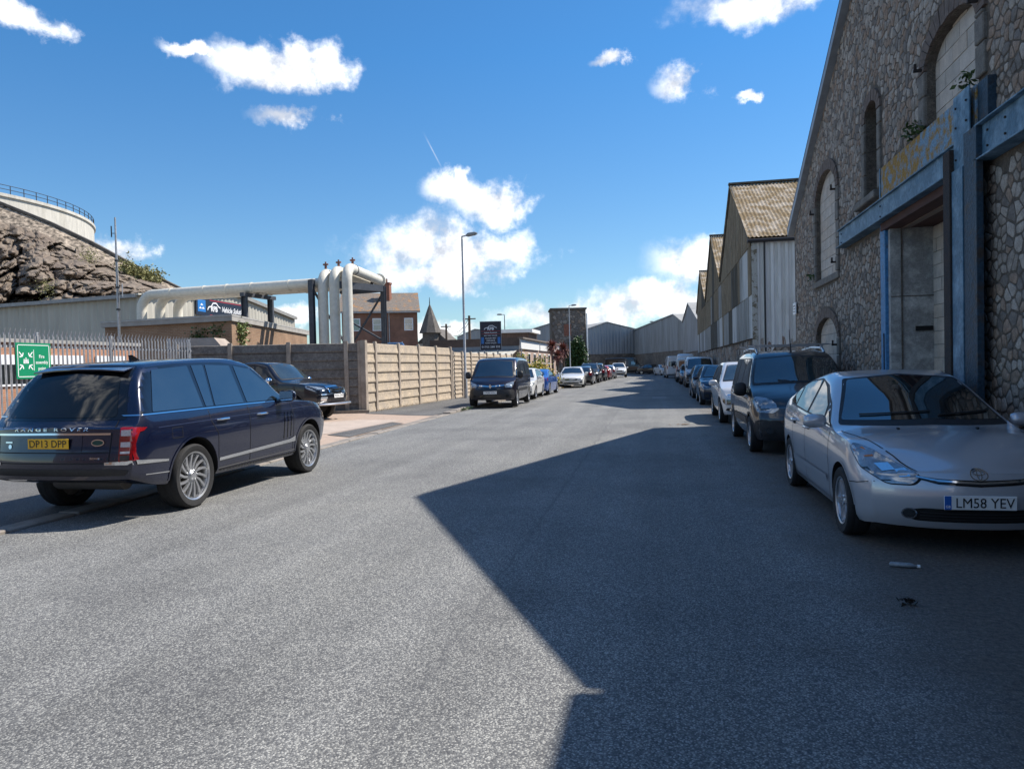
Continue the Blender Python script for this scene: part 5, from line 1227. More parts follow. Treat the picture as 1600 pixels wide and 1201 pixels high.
MB().cbox(WX - .13, WX - .115, 5.97, 8.70, 3.71, 4.05, .003).cbox(WX - .19, WX + .0, 5.97, 8.70, 3.69, 3.708, .003).cbox(WX - .19, WX + .0, 5.97, 8.70, 4.052, 4.07, .003).build('lintel_beam', BLUEP, wh)
# iron pintles beside the arches
for (y_, z_) in ((10.72, 5.42), (8.97, 5.50), (15.66, 5.0), (15.66, 3.55), (17.72, 4.9), (15.68, 1.9)):
    MB().bar((WX + .02, y_, z_), (WX - .14, y_, z_), .035, .035).bar((WX - .12, y_, z_ - .02), (WX - .12, y_, z_ + .09), .03, .03).build('pintle', RUST, wh)
# verge, roof
VERGE = mat('grey_verge_metal', (.24, .27, .31), rough=.5, var=.15, scale=4)
d = Vector((0, AY - Y1, AZ - EAV)).normalized(); nrm = Vector((0, -d.z, d.y))
if nrm.z < 0: nrm = -nrm
lo, hi = Vector((3.35, Y1 + .35 * -d.y / abs(d.y) * 1, EAV)) + d * 0, Vector((3.35, AY, AZ))
lo = Vector((3.35, Y1, EAV)) - d * .25
MB().prism([lo - nrm * .16, hi - nrm * .16, hi + nrm * .03, lo + nrm * .03], (.16, 0, 0)).build('verge_board', VERGE, wh)
MB().prism([lo, hi, hi + nrm * .05, lo + nrm * .05], (.18, 0, 0)).build('verge_cap', mat('blue_grey_cap', (.16, .22, .30), rough=.5), wh)
ROOFC = mat('old_corrugated_roof', (.20, .19, .175), rough=.9, var=.25, scale=1.4, col2=(.15, .12, .06), thr=(.45, .65))
lo2 = Vector((3.53, Y1 + .3, EAV - .10)); hi2 = Vector((3.53, AY, AZ + .02))
MB().prism([lo2, hi2, hi2 + nrm * .07, lo2 + nrm * .07], (21.5, 0, 0)).build('roof_slope', ROOFC, wh)
nd_ = Vector((0, AY - Y0, AZ - 5.33)).normalized(); n2 = Vector((0, -nd_.z, nd_.y))
MB().prism([Vector((3.36, Y0, 5.33)), Vector((3.36, AY - .01, AZ + .01)), Vector((3.36, AY - .01, AZ + .01)) + n2 * .07, Vector((3.36, Y0, 5.33)) + n2 * .07], (21.6, 0, 0)).build('roof_slope', ROOFC, wh)
# weeds rooted on the lintel
def tuft(name, p, n, h, sp, m, parent=None, seed=1, wd=.03, out=(-.5, 0)):
    r = random.Random(seed); t = MB(); p = Vector(p)
    for i in range(n):
        q = p + Vector((r.gauss(0, sp), r.gauss(0, sp), r.uniform(0, h))); a = Vector((r.uniform(-1, 1) + out[0], r.uniform(-1, 1) + out[1], r.uniform(-.4, 1))).normalized(); b = a.cross(Vector((r.uniform(-1, 1), r.uniform(-1, 1), r.uniform(-1, 1)))).normalized()
        l = wd * r.uniform(.7, 1.6); t.add([q - a * l, q + b * l * .5, q + a * l, q - b * l * .5], [(0, 1, 2, 3)])
    return t.build(name, m, parent)
WEED = mat('weed_leaf', (.045, .085, .022), rough=.6, var=.35, scale=20)
for i, (y_, z_) in enumerate(((10.75, 4.60), (9.15, 4.62), (11.0, 4.60), (17.8, 3.4))): tag(tuft('weed', (WX - .10, y_, z_), 46, .16, .06, WEED, seed=i), ('small green weed sprouting from the blue lintel beneath the blocked arch', 'small green weed sprouting from the blue lintel above the steel column', 'thin weed on the lintel end beside the slit window', 'small weed growing from the sill of the far blocked window')[i], 'weed')
tag(MB().cbox(WX - .05, WX - .03, 20.36, 20.78 - .36, 2.80, 3.1, .004).build('notice_plate', WHITEPRINT), 'small white notice plate on the corner of the stone warehouse', 'sign') if False else None
nb = thing('notice_plate', 'small white notice plate fixed to the warehouse corner stones', 'sign', (WX - .06, 20.22, 2.95)); MB().cbox(-.012, .012, -.19, .19, -.15, .15, .004).build('plate', WHITEPRINT, nb)
MB().box(-.0145, -.0125, -.14, .14, .05, .075).box(-.0145, -.0125, -.14, .10, -.02, 0).box(-.0145, -.0125, -.14, .12, -.09, -.07).build('printed_lines', INK, nb)
# neighbour next door whose flat parapet shades the road by the camera
nbld = thing('flat_roofed_warehouse', 'plain flat roofed stone warehouse adjoining the gabled one', 'warehouse')
MB().box(3.45, 25, -40, 5.93, 0, 5.40).build('wall', MORTAR, nbld); MB().cbox(3.36, 25.1, -40.1, 5.90, 5.40, 5.50, .02).build('parapet', JAMB, nbld)

# unseen depot added behind the camera to darken reflections in the cars
dpt = thing('added_reflection_depot', 'unseen brick depot added behind the viewpoint to darken car reflections', 'building', (0, -34, 0))
DEPB = mat('added_depot_brick', (.20, .12, .085), rough=.9, var=.25, scale=2, speck=.2, spscale=14)
MB().box(-45, 3.3, -10, 0, 0, 8.5).build('wall', DEPB, dpt); MB().cbox(-45.2, 3.4, -10.2, .25, 8.5, 8.8, .03).build('parapet', JAMB, dpt)
for k in range(12): w = MB().box(-43 + k * 3.8, -41.2 + k * 3.8, -.05, .06, 3.2, 5.6).build('window', WHITEPRINT, dpt); MB().box(-42.9 + k * 3.8, -41.3 + k * 3.8, .06, .07, 3.3, 5.5).build('pane', GLASS, w)

# ------------------------------------------------------------------ corrugated sheds with street gables
def corr(o, u, n_, w, zb, zt, pitch=.146, amp=.026, mb=None, flat=False):
    """corrugated sheet: starts at o, runs w along u, bulges along n_; zb, zt give bottom and top at each distance"""
    mb = mb or MB(); k = max(2, int(w / (pitch / 4))); vs = []
    for i in range(k + 1):
        s = w * i / k; ph = math.sin(2 * math.pi * s / pitch) * amp
        for z in (zb(s), zt(s)): vs.append(Vector(o) + Vector(u) * s + Vector(n_) * ph + Vector((0, 0, z)))
    return mb.add(vs, [(2 * i, 2 * i + 2, 2 * i + 3, 2 * i + 1) for i in range(k)])
SHEET = dict(moss=mat('mossy_asbestos_sheet', (.17, .13, .085), rough=.95, var=.35, scale=1.1, col2=(.25, .21, .15), thr=(.35, .65), stretch=(1, 1.6, .35), speck=.2, spscale=25),
             dark=mat('dark_stained_sheet', (.115, .11, .10), rough=.95, var=.3, scale=1.3, col2=(.07, .06, .04), stretch=(1, 1.8, .3)),
             grey=mat('grey_fibre_sheet', (.36, .365, .355), rough=.85, var=.2, scale=1.2, col2=(.19, .185, .17), stretch=(1, 2.0, .25)),
             white=mat('pale_clear_sheet', (.50, .51, .51), rough=.6, var=.15, scale=1.2, col2=(.27, .27, .26), thr=(.5, .7), stretch=(1, 2.0, .25)))
MOSSROOF = mat('mossy_roof_sheet', (.33, .28, .22), rough=.95, var=.35, scale=1.9, col2=(.17, .115, .05), thr=(.42, .54), speck=.25, spscale=18, bump=.5, bscale=14)
SX = 3.55
def gabled_shed(name, label, y0, y1, eave, ridge, seed, tiers=(2.5, 4.15, 6.0), x0=SX, depth=26):
    t = thing(name, label, 'shed', group='corrugated sheds along the street'); r = random.Random(seed); ym = (y0 + y1) / 2
    top = lambda y: eave + (ridge - eave) * (1 - abs(y - ym) / (ym - y0))
    # rubble plinth
    base = MB(); base.box(x0, x0 + .4, y0 + .02, y1 - .02, 0, tiers[0] + .02); base.build('plinth_wall', MORTAR, t)
    cs = rubble(y0, y1, 0, tiers[0], .34, .27, seed, lambda p: y0 + .1 < p[0] < y1 - .1 and .05 < p[1] < tiers[0] - .08); st = MB()
    for (c, pl) in cs:
        vs, fs = stone_geo(c, pl, lambda u, v, d_: (x0 - d_, u, v), r, .02, .04); st.add(vs, fs, r.choices((0, 1, 2, 3), (4, 2, 4, 3))[0])
    tag(st.build('plinth_stones', STONES, t, smooth=32), kind='stuff')
    cols = 14; cw = (y1 - y0) / cols; lv = list(tiers) + [99]; kind = 'grey'
    for k in range(3):
        for c in range(cols):
            a = y0 + c * cw; zb = lv[k]; f = lambda s, a=a, k=k: min(lv[k + 1] + .12, top(a + s) - .02)
            if max(f(0), f(cw)) < zb + .25: continue
            pool = (('grey', 'white', 'dark', 'moss'), ('moss', 'dark', 'grey'), ('moss', 'dark'))[k]
            if kind not in pool or r.random() < .45: kind = r.choices(pool, ((5, 2.5, 2, 2), (8, 2, 1), (8, 2))[k])[0]
            if k == 1 and seed == 31 and c in (1, 2): kind = 'white'
            # sheet: corrugated, hung a little proud of the tier below
            m_ = corr((x0 - .10 - .03 * k - r.uniform(0, .012), a, 0), (0, 1, 0), (1, 0, 0), cw + .05, lambda s, zb=zb: zb - .02, lambda s, f=f, zb=zb: max(zb, f(min(s, cw))))
            m_.build('cladding_sheet', SHEET[kind], t, smooth=60)
    MB().add([(x0 + .06, y0 + .03, tiers[0]), (x0 + .06, y1 - .03, tiers[0]), (x0 + .06, y1 - .03, eave - .05), (x0 + .06, ym, ridge - .06), (x0 + .06, y0 + .03, eave - .05)], [(0, 1, 2, 3, 4)]).build('cladding_backing', SHEET['dark'], t)
    # roof slopes
    L_ = math.hypot(ym - y0, ridge - eave)
    for sgn, yy in ((1, y0), (-1, y1)):
        dz = (ridge - eave) / (ym - y0); nn = Vector((0, -dz * sgn, 1)).normalized()
        pit = .155; W_ = depth + .3; nstep = 3; K_ = int(W_ / (pit / 4))
        for s_ in range(nstep):
            a0, a1 = s_ / nstep, (s_ + 1.06) / nstep; vs = []
            a1 = min(a1, 1.0)
            for i in range(K_ + 1):
                xx = x0 - .28 + W_ * i / K_; h = math.sin(2 * math.pi * (xx / pit)) * .026 + .05 - .02 * s_ + .03 * (nstep - s_)
                for q in (a0, a1): vs.append(Vector((xx, yy + sgn * (ym - y0) * q * 1.0 - (sgn * .12 if q == 0 else 0), eave + (ridge - eave) * q - (.06 if q == 0 else 0))) + nn * (.02 * (1 if q == a0 else 0) + h * .9))
            MB().add(vs, [(2 * i, 2 * i + 2, 2 * i + 3, 2 * i + 1) for i in range(K_)]).build('roof_sheet', MOSSROOF, t, smooth=60)
        # bargeboard along the gable
        MB().bar((x0 - .22, yy, eave + .02), (x0 - .22, ym, ridge + .02), .05, .12).build('barge_board', SHEET['dark'], t)
    MB().bar((x0 - .3, ym, ridge + .10), (x0 + depth, ym, ridge + .10), .30, .08).build('ridge_cap', SHEET['dark'], t)
    return t
sh1 = gabled_shed('corrugated_shed', 'corrugated shed with mossy roof and pale end wall beside the stone warehouse', 29.1, 43.0, 6.2, 9.85, 31)
sh2 = gabled_shed('corrugated_shed', 'middle corrugated shed gable between two other mossy gables', 43.0, 56.9, 6.15, 9.8, 32)
sh3 = gabled_shed('corrugated_shed', 'last brown corrugated shed gable before the pale grey sheds', 56.9, 71.0, 6.1, 9.2, 33)
# end wall of the first shed, facing the gap
ENDW = mat('cream_profiled_sheet', (.62, .63, .61), rough=.6, var=.12, scale=.9, col2=(.52, .51, .47), thr=(.45, .75), stretch=(1.5, 1, .3))
mb = MB(); vs = []; prof = [(0, 0), (.10, 0), (.13, -.075), (.23, -.075), (.26, 0)]; x = SX - .10
cutx = lambda x: 1.95 if x < SX + .65 else 2.10 + .35 * min(1, (x - SX - .65) / 1.3) + .05 * math.sin(x * 9)
while x < SX + 22:
    for (a, b) in prof[:4]: vs += [(x + a, 29.05 + b, cutx(x + a)), (x + a, 29.05 + b, 6.12)]
    x += .26
mb.add(vs, [(2 * i, 2 * i + 2, 2 * i + 3, 2 * i + 1) for i in range(len(vs) // 2 - 1)]); mb.build('end_wall_sheet', ENDW, sh1)
mb = MB(); mb.box(SX + .0, SX + 24, 29.08, 29.4, 0, 6.0); mb.build('end_wall_rubble', mat('broken_brick_infill', (.22, .17, .13), rough=.95, var=.35, scale=7, col2=(.15, .14, .13), bump=.6, bscale=20), sh1)
cs = rubble(SX, SX + 5, 0, 2.6, .26, .2, 77, lambda p: SX + .1 < p[0] < SX + 4.9 and .05 < p[1] < 2.5); st = MB(); r = random.Random(78)
for (c, pl) in cs:
    vs, fs = stone_geo(c, pl, lambda u, v, d_: (u, 29.06 - d_, v), r, .02, .035); st.add(vs, [f[::-1] for f in fs], r.choices((0, 1, 2), (3, 2, 4))[0])
tag(st.build('end_wall_stones', STONES, sh1, smooth=32), kind='stuff')
MB().cbox(SX - .14, SX + .06, 28.93, 29.03, .4, 6.05, .01).build('corner_flashing', mat('lichened_flashing', (.36, .36, .33), rough=.8, var=.3, scale=6, col2=(.14, .12, .08), thr=(.5, .6)), sh1)
MB().path([(SX - .3, 28.86, 6.12), (SX + 20, 28.86, 6.12)], .07, 8).build('gutter', BLACK, sh1)
MB().path([(SX + .32, 28.9, 6.1), (SX + .32, 28.93, 5.0), (SX + .32, 28.93, 1.0)], .035, 8).build('downpipe', BLACK, sh1)
# ------------------------------------------------------------------ left side of the street
def on_x(px, py, X):
    d = direction(px, py); return EYE + d * (X / d.x)
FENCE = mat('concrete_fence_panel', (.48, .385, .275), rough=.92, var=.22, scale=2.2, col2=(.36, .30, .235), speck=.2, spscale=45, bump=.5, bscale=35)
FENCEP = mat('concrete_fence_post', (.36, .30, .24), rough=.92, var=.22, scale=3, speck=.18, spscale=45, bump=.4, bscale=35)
FENCED = mat('shaded_fence_panel', (.21, .19, .165), rough=.95, var=.3, scale=2.0, col2=(.14, .125, .11), speck=.3, spscale=40, bump=.6, bscale=30)  # shade of the camera-facing run put into a darker panel colour
def panel_fence(t, a, b, bays, rows, h, m, mp, seed, thick=.05, lip=.025):
    """concrete posts with panels slotted between, each panel a board with an overhanging lower edge"""
    r = random.Random(seed); a = Vector((a[0], a[1], 0)); b = Vector((b[0], b[1], 0)); u = (b - a).normalized(); n = Vector((u.y, -u.x, 0)); L = (b - a).length
    if n.dot(Vector((0, 0, 0)) - a) < 0: n = -n
    acc = 0; cuts = [0]
    for k in bays: acc += k; cuts.append(acc)
    sc = L / acc; cuts = [c * sc for c in cuts]; meshes = {}
    for i, c in enumerate(cuts):
        p = a + u * c; hh = h + .06
        MB().prism([p - u * .075 - n * .06, p + u * .075 - n * .06, p + u * .075 + n * .07, p - u * .075 + n * .07], (0, 0, hh)).prism([p - u * .06 + Vector((0, 0, hh)) - n * .04, p + u * .06 + Vector((0, 0, hh)) - n * .04, p + u * .06 + Vector((0, 0, hh)) + n * .05, p - u * .06 + Vector((0, 0, hh)) + n * .05], (0, 0, .025)).build('post', mp, t)
    rh = h / rows
    for i in range(len(cuts) - 1):
        for k in range(rows):
            p0 = a + u * (cuts[i] + .07); p1 = a + u * (cuts[i + 1] - .07); z = k * rh + r.uniform(-.006, .006); j = r.uniform(-.006, .006)
            prof = [(-.03, -.004), (lip + j, .008), (lip + .012 + j, .05), (lip * .4 + j, rh * .55), (.0 + j, rh - .018), (-.03, rh + .003)]
            vs = [p + n * d + Vector((0, 0, z + zz)) for p in (p0, p1) for (d, zz) in prof]; q = len(prof)
            fs = [(e, (e + 1) % q, q + (e + 1) % q, q + e) for e in range(q)] + [list(range(q))[::-1], list(range(q, 2 * q))]
            MB().add(vs, fs).build('fence_panel', m, t)
fa = thing('concrete_fence', 'sunlit tan concrete panel fence running along the street', 'fence')
panel_fence(fa, (-10.88, 25.62), (-10.62, 36.1), (1.0, 2.4, 2.4, 2.4, 2.3), 7, 2.62, FENCE, FENCEP, 4, lip=.032)
fa2 = thing('concrete_fence', 'lower fence of narrow concrete planks behind the black van', 'fence')
panel_fence(fa2, (-10.60, 36.3), (-10.45, 51.0), (1.85,) * 8, 11, 2.42, FENCE, FENCEP, 5, lip=.02)
fb = thing('concrete_fence', 'shaded grey concrete panel fence behind the black pickup', 'fence')
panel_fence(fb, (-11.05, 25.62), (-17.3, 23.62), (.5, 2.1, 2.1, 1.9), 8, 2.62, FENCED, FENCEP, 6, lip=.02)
MB().prism([(-10.98, 25.52, 0), (-10.78, 25.50, 0), (-10.76, 25.66, 0), (-10.96, 25.70, 0)], (0, 0, 2.72)).build('corner_post', FENCEP, fa)
tag(MB().bar((-12.6, 24.9, .07), (-10.6, 25.35, .07), .16, .12).build('timber_baulk', mat('grey_timber', (.24, .21, .17), rough=.9, var=.3, scale=8)), 'grey timber baulk lying at the foot of the shaded fence', 'timber')
# dry weeds along the foot of the fence
tb = MB(); r = random.Random(8)
for i in range(420):
    yy = r.uniform(26, 36); p = Vector((-10.78 + abs(r.gauss(0, .10)), yy, r.uniform(0, .10))); a = Vector((r.uniform(-1, 1), r.uniform(-1, 1), r.uniform(0, 1.2))).normalized() * r.uniform(.03, .07); b = Vector((r.uniform(-1, 1), r.uniform(-1, 1), r.uniform(-1, 1))).normalized() * .012
    tb.add([p - b, p + b, p + a], [(0, 1, 2)])
tag(tb.build('dry_grass', mat('dry_grass', (.20, .13, .06), rough=.9, var=.4, scale=10)), 'dry brown weeds along the foot of the sunlit fence', 'grass', kind='stuff')
tb = MB()
for i in range(160):
    p = Vector((-7.22 + r.gauss(0, .05), r.uniform(25.8, 27.2), r.uniform(.02, .10))); a = Vector((r.uniform(-1, 1), r.uniform(-1, 1), r.uniform(.2, 1.2))).normalized() * r.uniform(.05, .10); b = Vector((r.uniform(-1, 1), r.uniform(-1, 1), 0)).normalized() * .014
    tb.add([p - b, p + b, p + a], [(0, 1, 2)])
tag(tb.build('grass_tuft', WEED), 'green grass growing from the kerb beside the black van', 'grass', kind='stuff')
# palisade
GALV = mat('galvanised_steel', (.36, .37, .38), rough=.5, metal=.35, var=.2, scale=5)
pf = thing('palisade_fence', 'galvanised steel palisade fence with pointed pales', 'fence')
PX = -16.7; hz = 2.93
def pale_mesh():
    w = .034; mb = MB(); sec = [(-w, .012), (-w * .45, 0), (-w * .2, -.016), (w * .2, -.016), (w * .45, 0), (w, .012)]; top = [hz - .12, hz - .10, hz, hz, hz - .10, hz - .12]
    vs = [(d, y, .08) for (y, d) in sec] + [(d, y, hz - .22) for (y, d) in sec] + [(d * -1 + .05 * 0 + (.03 if i in (2, 3) else 0), y * (.9 if i in (2, 3) else .8), t) for i, ((y, d), t) in enumerate(zip(sec, top))]
    fs = [(k * 6 + i, k * 6 + i + 1, (k + 1) * 6 + i + 1, (k + 1) * 6 + i) for k in (0, 1) for i in range(5)]
    return mb.add(vs, fs).mesh('pale', GALV)
pm = pale_mesh(); y = 11.4
while y < 23.5:
    o = link('pale', pm, pf); o.location = (PX + .05, y, 0); y += .155
for yy in (11.5, 14.25, 17.0, 19.75, 22.5, 23.55): MB().cbox(PX - .10, PX - .01, yy - .04, yy + .04, 0, 2.85, .008).build('post', GALV, pf)
for zz in (.5, 2.45): MB().bar((PX, 11.3, zz), (PX, 23.6, zz), .05, .06).build('rail', mat('bright_galvanised', (.5, .5, .5), rough=.4, metal=.3, var=.1), pf)
# fire assembly sign on the fence
GREEN = mat('safety_green', (.005, .22, .10), rough=.4, var=.06, scale=2)
s0 = on_x(22, 535, PX + .1); s1 = on_x(88, 598, PX + .1); wS = s1.y - s0.y; zt = s0.z; zb = zt - .96; wS = 1.12
sg = thing('assembly_sign', 'green fire assembly point sign fixed to the palisade fence', 'sign', (PX + .13, s0.y, 0))
MB().cbox(-.006, .006, 0, wS, zb, zt, .003).build('sign_panel', GREEN, sg)
bd = MB(); e = .05; w_ = .018
for (a, b, c, d) in ((e, wS - e, zt - e - w_, zt - e), (e, wS - e, zb + e, zb + e + w_), (e, e + w_, zb + e, zt - e), (wS - e - w_, wS - e, zb + e, zt - e)): bd.box(.0065, .0085, a, b, c, d)
bd.build('border', WHITEPRINT, sg)
MB().box(.0065, .0085, .55, .565, zb + .22, zt - .18).build('divider', WHITEPRINT, sg)
for (tx, zz, wd) in (('Fire', zt - .36, .17), ('assembly', zt - .53, .40), ('point', zt - .70, .24)):
    tm = text_mesh(tx, .115 if tx != 'Fire' else .09, WHITEPRINT, .001, .008, width=wd); tm.transform(Matrix.Rotation(RAD(90), 4, 'Z')); tm.transform(Matrix.Translation((.0075, .815, zz))); link('lettering', tm, sg)
zc = zt - .48; yc = .31
for (dy, dz) in ((-1, 1), (1, 1), (-1, -1), (1, -1)):           # four arrows pointing at a group of people
    tip = Vector((.008, yc + dy * .10, zc + dz * .115)); tl = Vector((.008, yc + dy * .21, zc + dz * .235)); dr = (tip - tl).normalized(); pr = Vector((0, -dr.z, dr.y))
    m_ = MB(); m_.add([tl - pr * .014, tip - dr * .03 - pr * .014, tip - dr * .03 + pr * .014, tl + pr * .014], [(0, 1, 2, 3)])
    for sd in (1, -1): m_.add([tip, tip - dr * .03, tip - dr * .075 + pr * sd * .075, tip - dr * .045 + pr * sd * .075 + pr * sd * .01], [(0, 1, 2, 3)])
    m_.build('arrow', WHITEPRINT, sg)
m_ = MB()
for (dy, dz, s) in ((-.06, 0, .9), (.06, 0, .9), (0, .035, 1.0), (-.03, -.03, .9), (.03, -.03, .9)):
    m_.add([(.008, yc + dy + .02 * s * math.cos(t), zc + dz + .03 + .02 * s * math.sin(t)) for t in [2 * math.pi * k / 10 for k in range(10)]], [list(range(10))])
    m_.add([(.008, yc + dy - .024 * s, zc + dz), (.008, yc + dy + .024 * s, zc + dz), (.008, yc + dy + .02 * s, zc - .07), (.008, yc + dy - .02 * s, zc - .07)], [(0, 1, 2, 3)])
m_.build('people_symbol', WHITEPRINT, sg)

def brickmat(name, c1, c2, mortar, bw=.225, bh=.075):
    if name in MATS: return MATS[name]
    m = bpy.data.materials.new(name); m.use_nodes = True; N = m.node_tree.nodes; L = m.node_tree.links; b = N['Principled BSDF']; b.inputs['Roughness'].default_value = .9
    uv = N.new('ShaderNodeUVMap'); bt = N.new('ShaderNodeTexBrick'); L.new(uv.outputs[0], bt.inputs['Vector'])
    bt.inputs['Scale'].default_value = 1; bt.inputs['Brick Width'].default_value = bw; bt.inputs['Row Height'].default_value = bh; bt.inputs['Mortar Size'].default_value = .008; bt.inputs['Bias'].default_value = 0
    bt.inputs['Color1'].default_value = c1 + (1,); bt.inputs['Color2'].default_value = c2 + (1,); bt.inputs['Mortar'].default_value = mortar + (1,)
    n = N.new('ShaderNodeTexNoise'); n.inputs['Scale'].default_value = .9; n.inputs['Detail'].default_value = 6; g_ = N.new('ShaderNodeNewGeometry'); L.new(g_.outputs['Position'], n.inputs['Vector'])
    mr = N.new('ShaderNodeMapRange'); L.new(n.outputs[0], mr.inputs[0]); mr.inputs[1].default_value = .3; mr.inputs[2].default_value = .7; mr.inputs[3].default_value = .75; mr.inputs[4].default_value = 1.2
    sc = N.new('ShaderNodeVectorMath'); sc.operation = 'SCALE'; L.new(bt.outputs['Color'], sc.inputs[0]); L.new(mr.outputs[0], sc.inputs['Scale']); L.new(sc.outputs[0], b.inputs['Base Color'])
    bp = N.new('ShaderNodeBump'); bp.inputs['Strength'].default_value = .6; bp.inputs['Distance'].default_value = .01; bp.invert = True; L.new(bt.outputs['Fac'], bp.inputs['Height']); L.new(bp.outputs[0], b.inputs['Normal'])
    MATS[name] = m; return m
def walls(name, foot, z0, z1, m, parent, closed=True):
    """vertical walls over a footprint, with metre UVs"""
    me = bpy.data.meshes.new(name); vs = []; fs = []; uvs = []; acc = 0; n = len(foot)
    for i in range(n if closed else n - 1):
        a, b = foot[i], foot[(i + 1) % n]; l = math.dist(a[:2], b[:2]); k = len(vs)
        vs += [(a[0], a[1], z0), (b[0], b[1], z0), (b[0], b[1], z1), (a[0], a[1], z1)]; fs.append((k, k + 1, k + 2, k + 3)); uvs += [(acc, z0), (acc + l, z0), (acc + l, z1), (acc, z1)]; acc += l
    me.from_pydata(vs, [], fs); u = me.uv_layers.new(name='UVMap')
    for i, q in enumerate(uvs): u.data[i].uv = q
    me.materials.append(m); return link(name, me, parent)
def leaves(name, pts, n, size, m, parent=None, seed=1, spread=.25):
    """leaf-sized faces scattered about points"""
    r = random.Random(seed); t = MB()
    for i in range(n):
        c = Vector(r.choice(pts)); q = c + Vector((r.gauss(0, spread), r.gauss(0, spread), r.gauss(0, spread))); a = Vector((r.gauss(0, 1), r.gauss(0, 1), r.gauss(0, .7))).normalized(); b = a.cross(Vector((r.gauss(0, 1), r.gauss(0, 1), r.gauss(0, 1)))).normalized(); s = size * r.uniform(.6, 1.4)
        t.add([q - a * s, q + b * s * .6, q + a * s, q - b * s * .6], [(0, 1, 2, 3)])
    return t.build(name, m, parent)
CREAM = mat('cream_cladding', (.47, .44, .37), rough=.6, var=.1, scale=.5, col2=(.40, .37, .31), stretch=(1, 1, .2))
FASC = mat('concrete_fascia', (.34, .32, .29), rough=.85, var=.15, scale=1.5)
# flat-roofed brick building
bb = thing('brick_outbuilding', 'low flat roofed brown brick building with ivy on its corner', 'building')
C_, R_, L_ = at(362, 490, 33), at(483, 516, 47.9), at(157, 502, 35.7); bk = R_ + (L_ - C_)
foot = [(p.x, p.y) for p in (L_, C_, R_, bk)]
cen = Vector((sum(p[0] for p in foot) / 4, sum(p[1] for p in foot) / 4)); f2 = [tuple(cen + (Vector(p) - cen) * .97) for p in foot]
walls('wall', f2, 0, 4.0, brickmat('tan_brick', (.30, .18, .105), (.25, .14, .08), (.33, .26, .19)), bb)
MB().prism([(p[0], p[1], 3.98) for p in foot], (0, 0, .30)).build('flat_roof', FASC, bb)
MB().prism([tuple(cen + (Vector(p) - cen) * 1.004) + (4.20,) for p in foot], (0, 0, .04)).build('roof_edge', mat('edge_metal', (.42, .41, .39), rough=.5), bb)
IVY = mat('ivy_leaf', (.040, .085, .020), rough=.5, var=.45, scale=6); IVYL = mat('variegated_ivy', (.16, .20, .06), rough=.5, var=.4, scale=6)
u1 = (Vector(f2[2]) - Vector(f2[1])).normalized(); u0 = (Vector(f2[0]) - Vector(f2[1])).normalized(); cn = Vector(f2[1])
iv = thing('ivy', 'dark ivy climbing the shaded face of the brick building', 'ivy'); pts = []
r = random.Random(4)
for i in range(60): q = cn + u0 * r.uniform(.3, 2.2) ; pts.append((q.x + .1, q.y - .15, r.uniform(.5, 3.7)))
leaves('leaves', pts, 1500, .07, IVY, iv, 2, .15); MB().path([(pts[0][0], pts[0][1], 0), (pts[0][0], pts[0][1], 3)], .03, 5).build('stem', BLACK, iv)
iv = thing('ivy', 'pale variegated ivy on the sunlit corner of the brick building', 'ivy'); pts = []
for i in range(40): z = r.uniform(.5, 3.95); q = cn + u1 * (r.uniform(.1, .8) + .8 * (z > 2.6) + .5 * (z < 1.5)); pts.append((q.x + .12, q.y - .08, z))
leaves('leaves', pts, 800, .07, IVYL, iv, 3, .12); MB().path([(pts[0][0], pts[0][1], 0), (pts[0][0], pts[0][1], 3)], .03, 5).build('stem', BLACK, iv)
# things behind the palisade
hu = thing('orange_brick_store', 'low orange brick store with white window band behind the palisade', 'building', (-20.2, 16.2, 0))
walls('wall', [(-5, 0), (0, 0), (0, 9), (-5, 9)], 0, 2.75, brickmat('orange_brick', (.46, .20, .10), (.40, .17, .09), (.40, .32, .25)), hu); MB().prism([(-5.1, -.1, 2.75), (.1, -.1, 2.75), (.1, 9.1, 2.75), (-5.1, 9.1, 2.75)], (0, 0, .12)).build('roof', FASC, hu)
for k in range(4):
    w = MB().cbox(.0, .06, .5 + k * 2.1, 2.0 + k * 2.1, 1.35, 2.35, .01).build('window', WHITEPRINT, hu); MB().box(.061, .068, .58 + k * 2.1, 1.92 + k * 2.1, 1.43, 2.05).build('pane', GLASS, w)
bh = thing('beige_hopper', 'beige sheet metal hopper lid above the shaded fence', 'container'); p = at(313, 541, 28.5); q = Vector((rt.x, rt.y, 0)).normalized(); bk_ = Vector((-q.y, q.x, 0))
BEI = mat('beige_sheet', (.36, .29, .23), rough=.6, var=.12, scale=2)
b0 = [p - q * 1.15, p + q * .85, p + q * .85 + bk_ * 1.4, p - q * 1.15 + bk_ * 1.4]; tp = [p - q * 1.05 + bk_ * .1, p + q * .5 + bk_ * .1, p + q * .5 + bk_ * 1.2, p - q * 1.05 + bk_ * 1.2]
z0, z1 = p.z - .05, p.z + .33
vs = [(a.x, a.y, z0) for a in b0] + [(a.x, a.y, z1) for a in tp]; MB().add(vs, [(0, 1, 5, 4), (1, 2, 6, 5), (2, 3, 7, 6), (3, 0, 4, 7), (4, 5, 6, 7)]).build('lid', BEI, bh)
MB().prism([(a.x, a.y, 0) for a in b0], (0, 0, z0)).build('bin', BEI, bh)
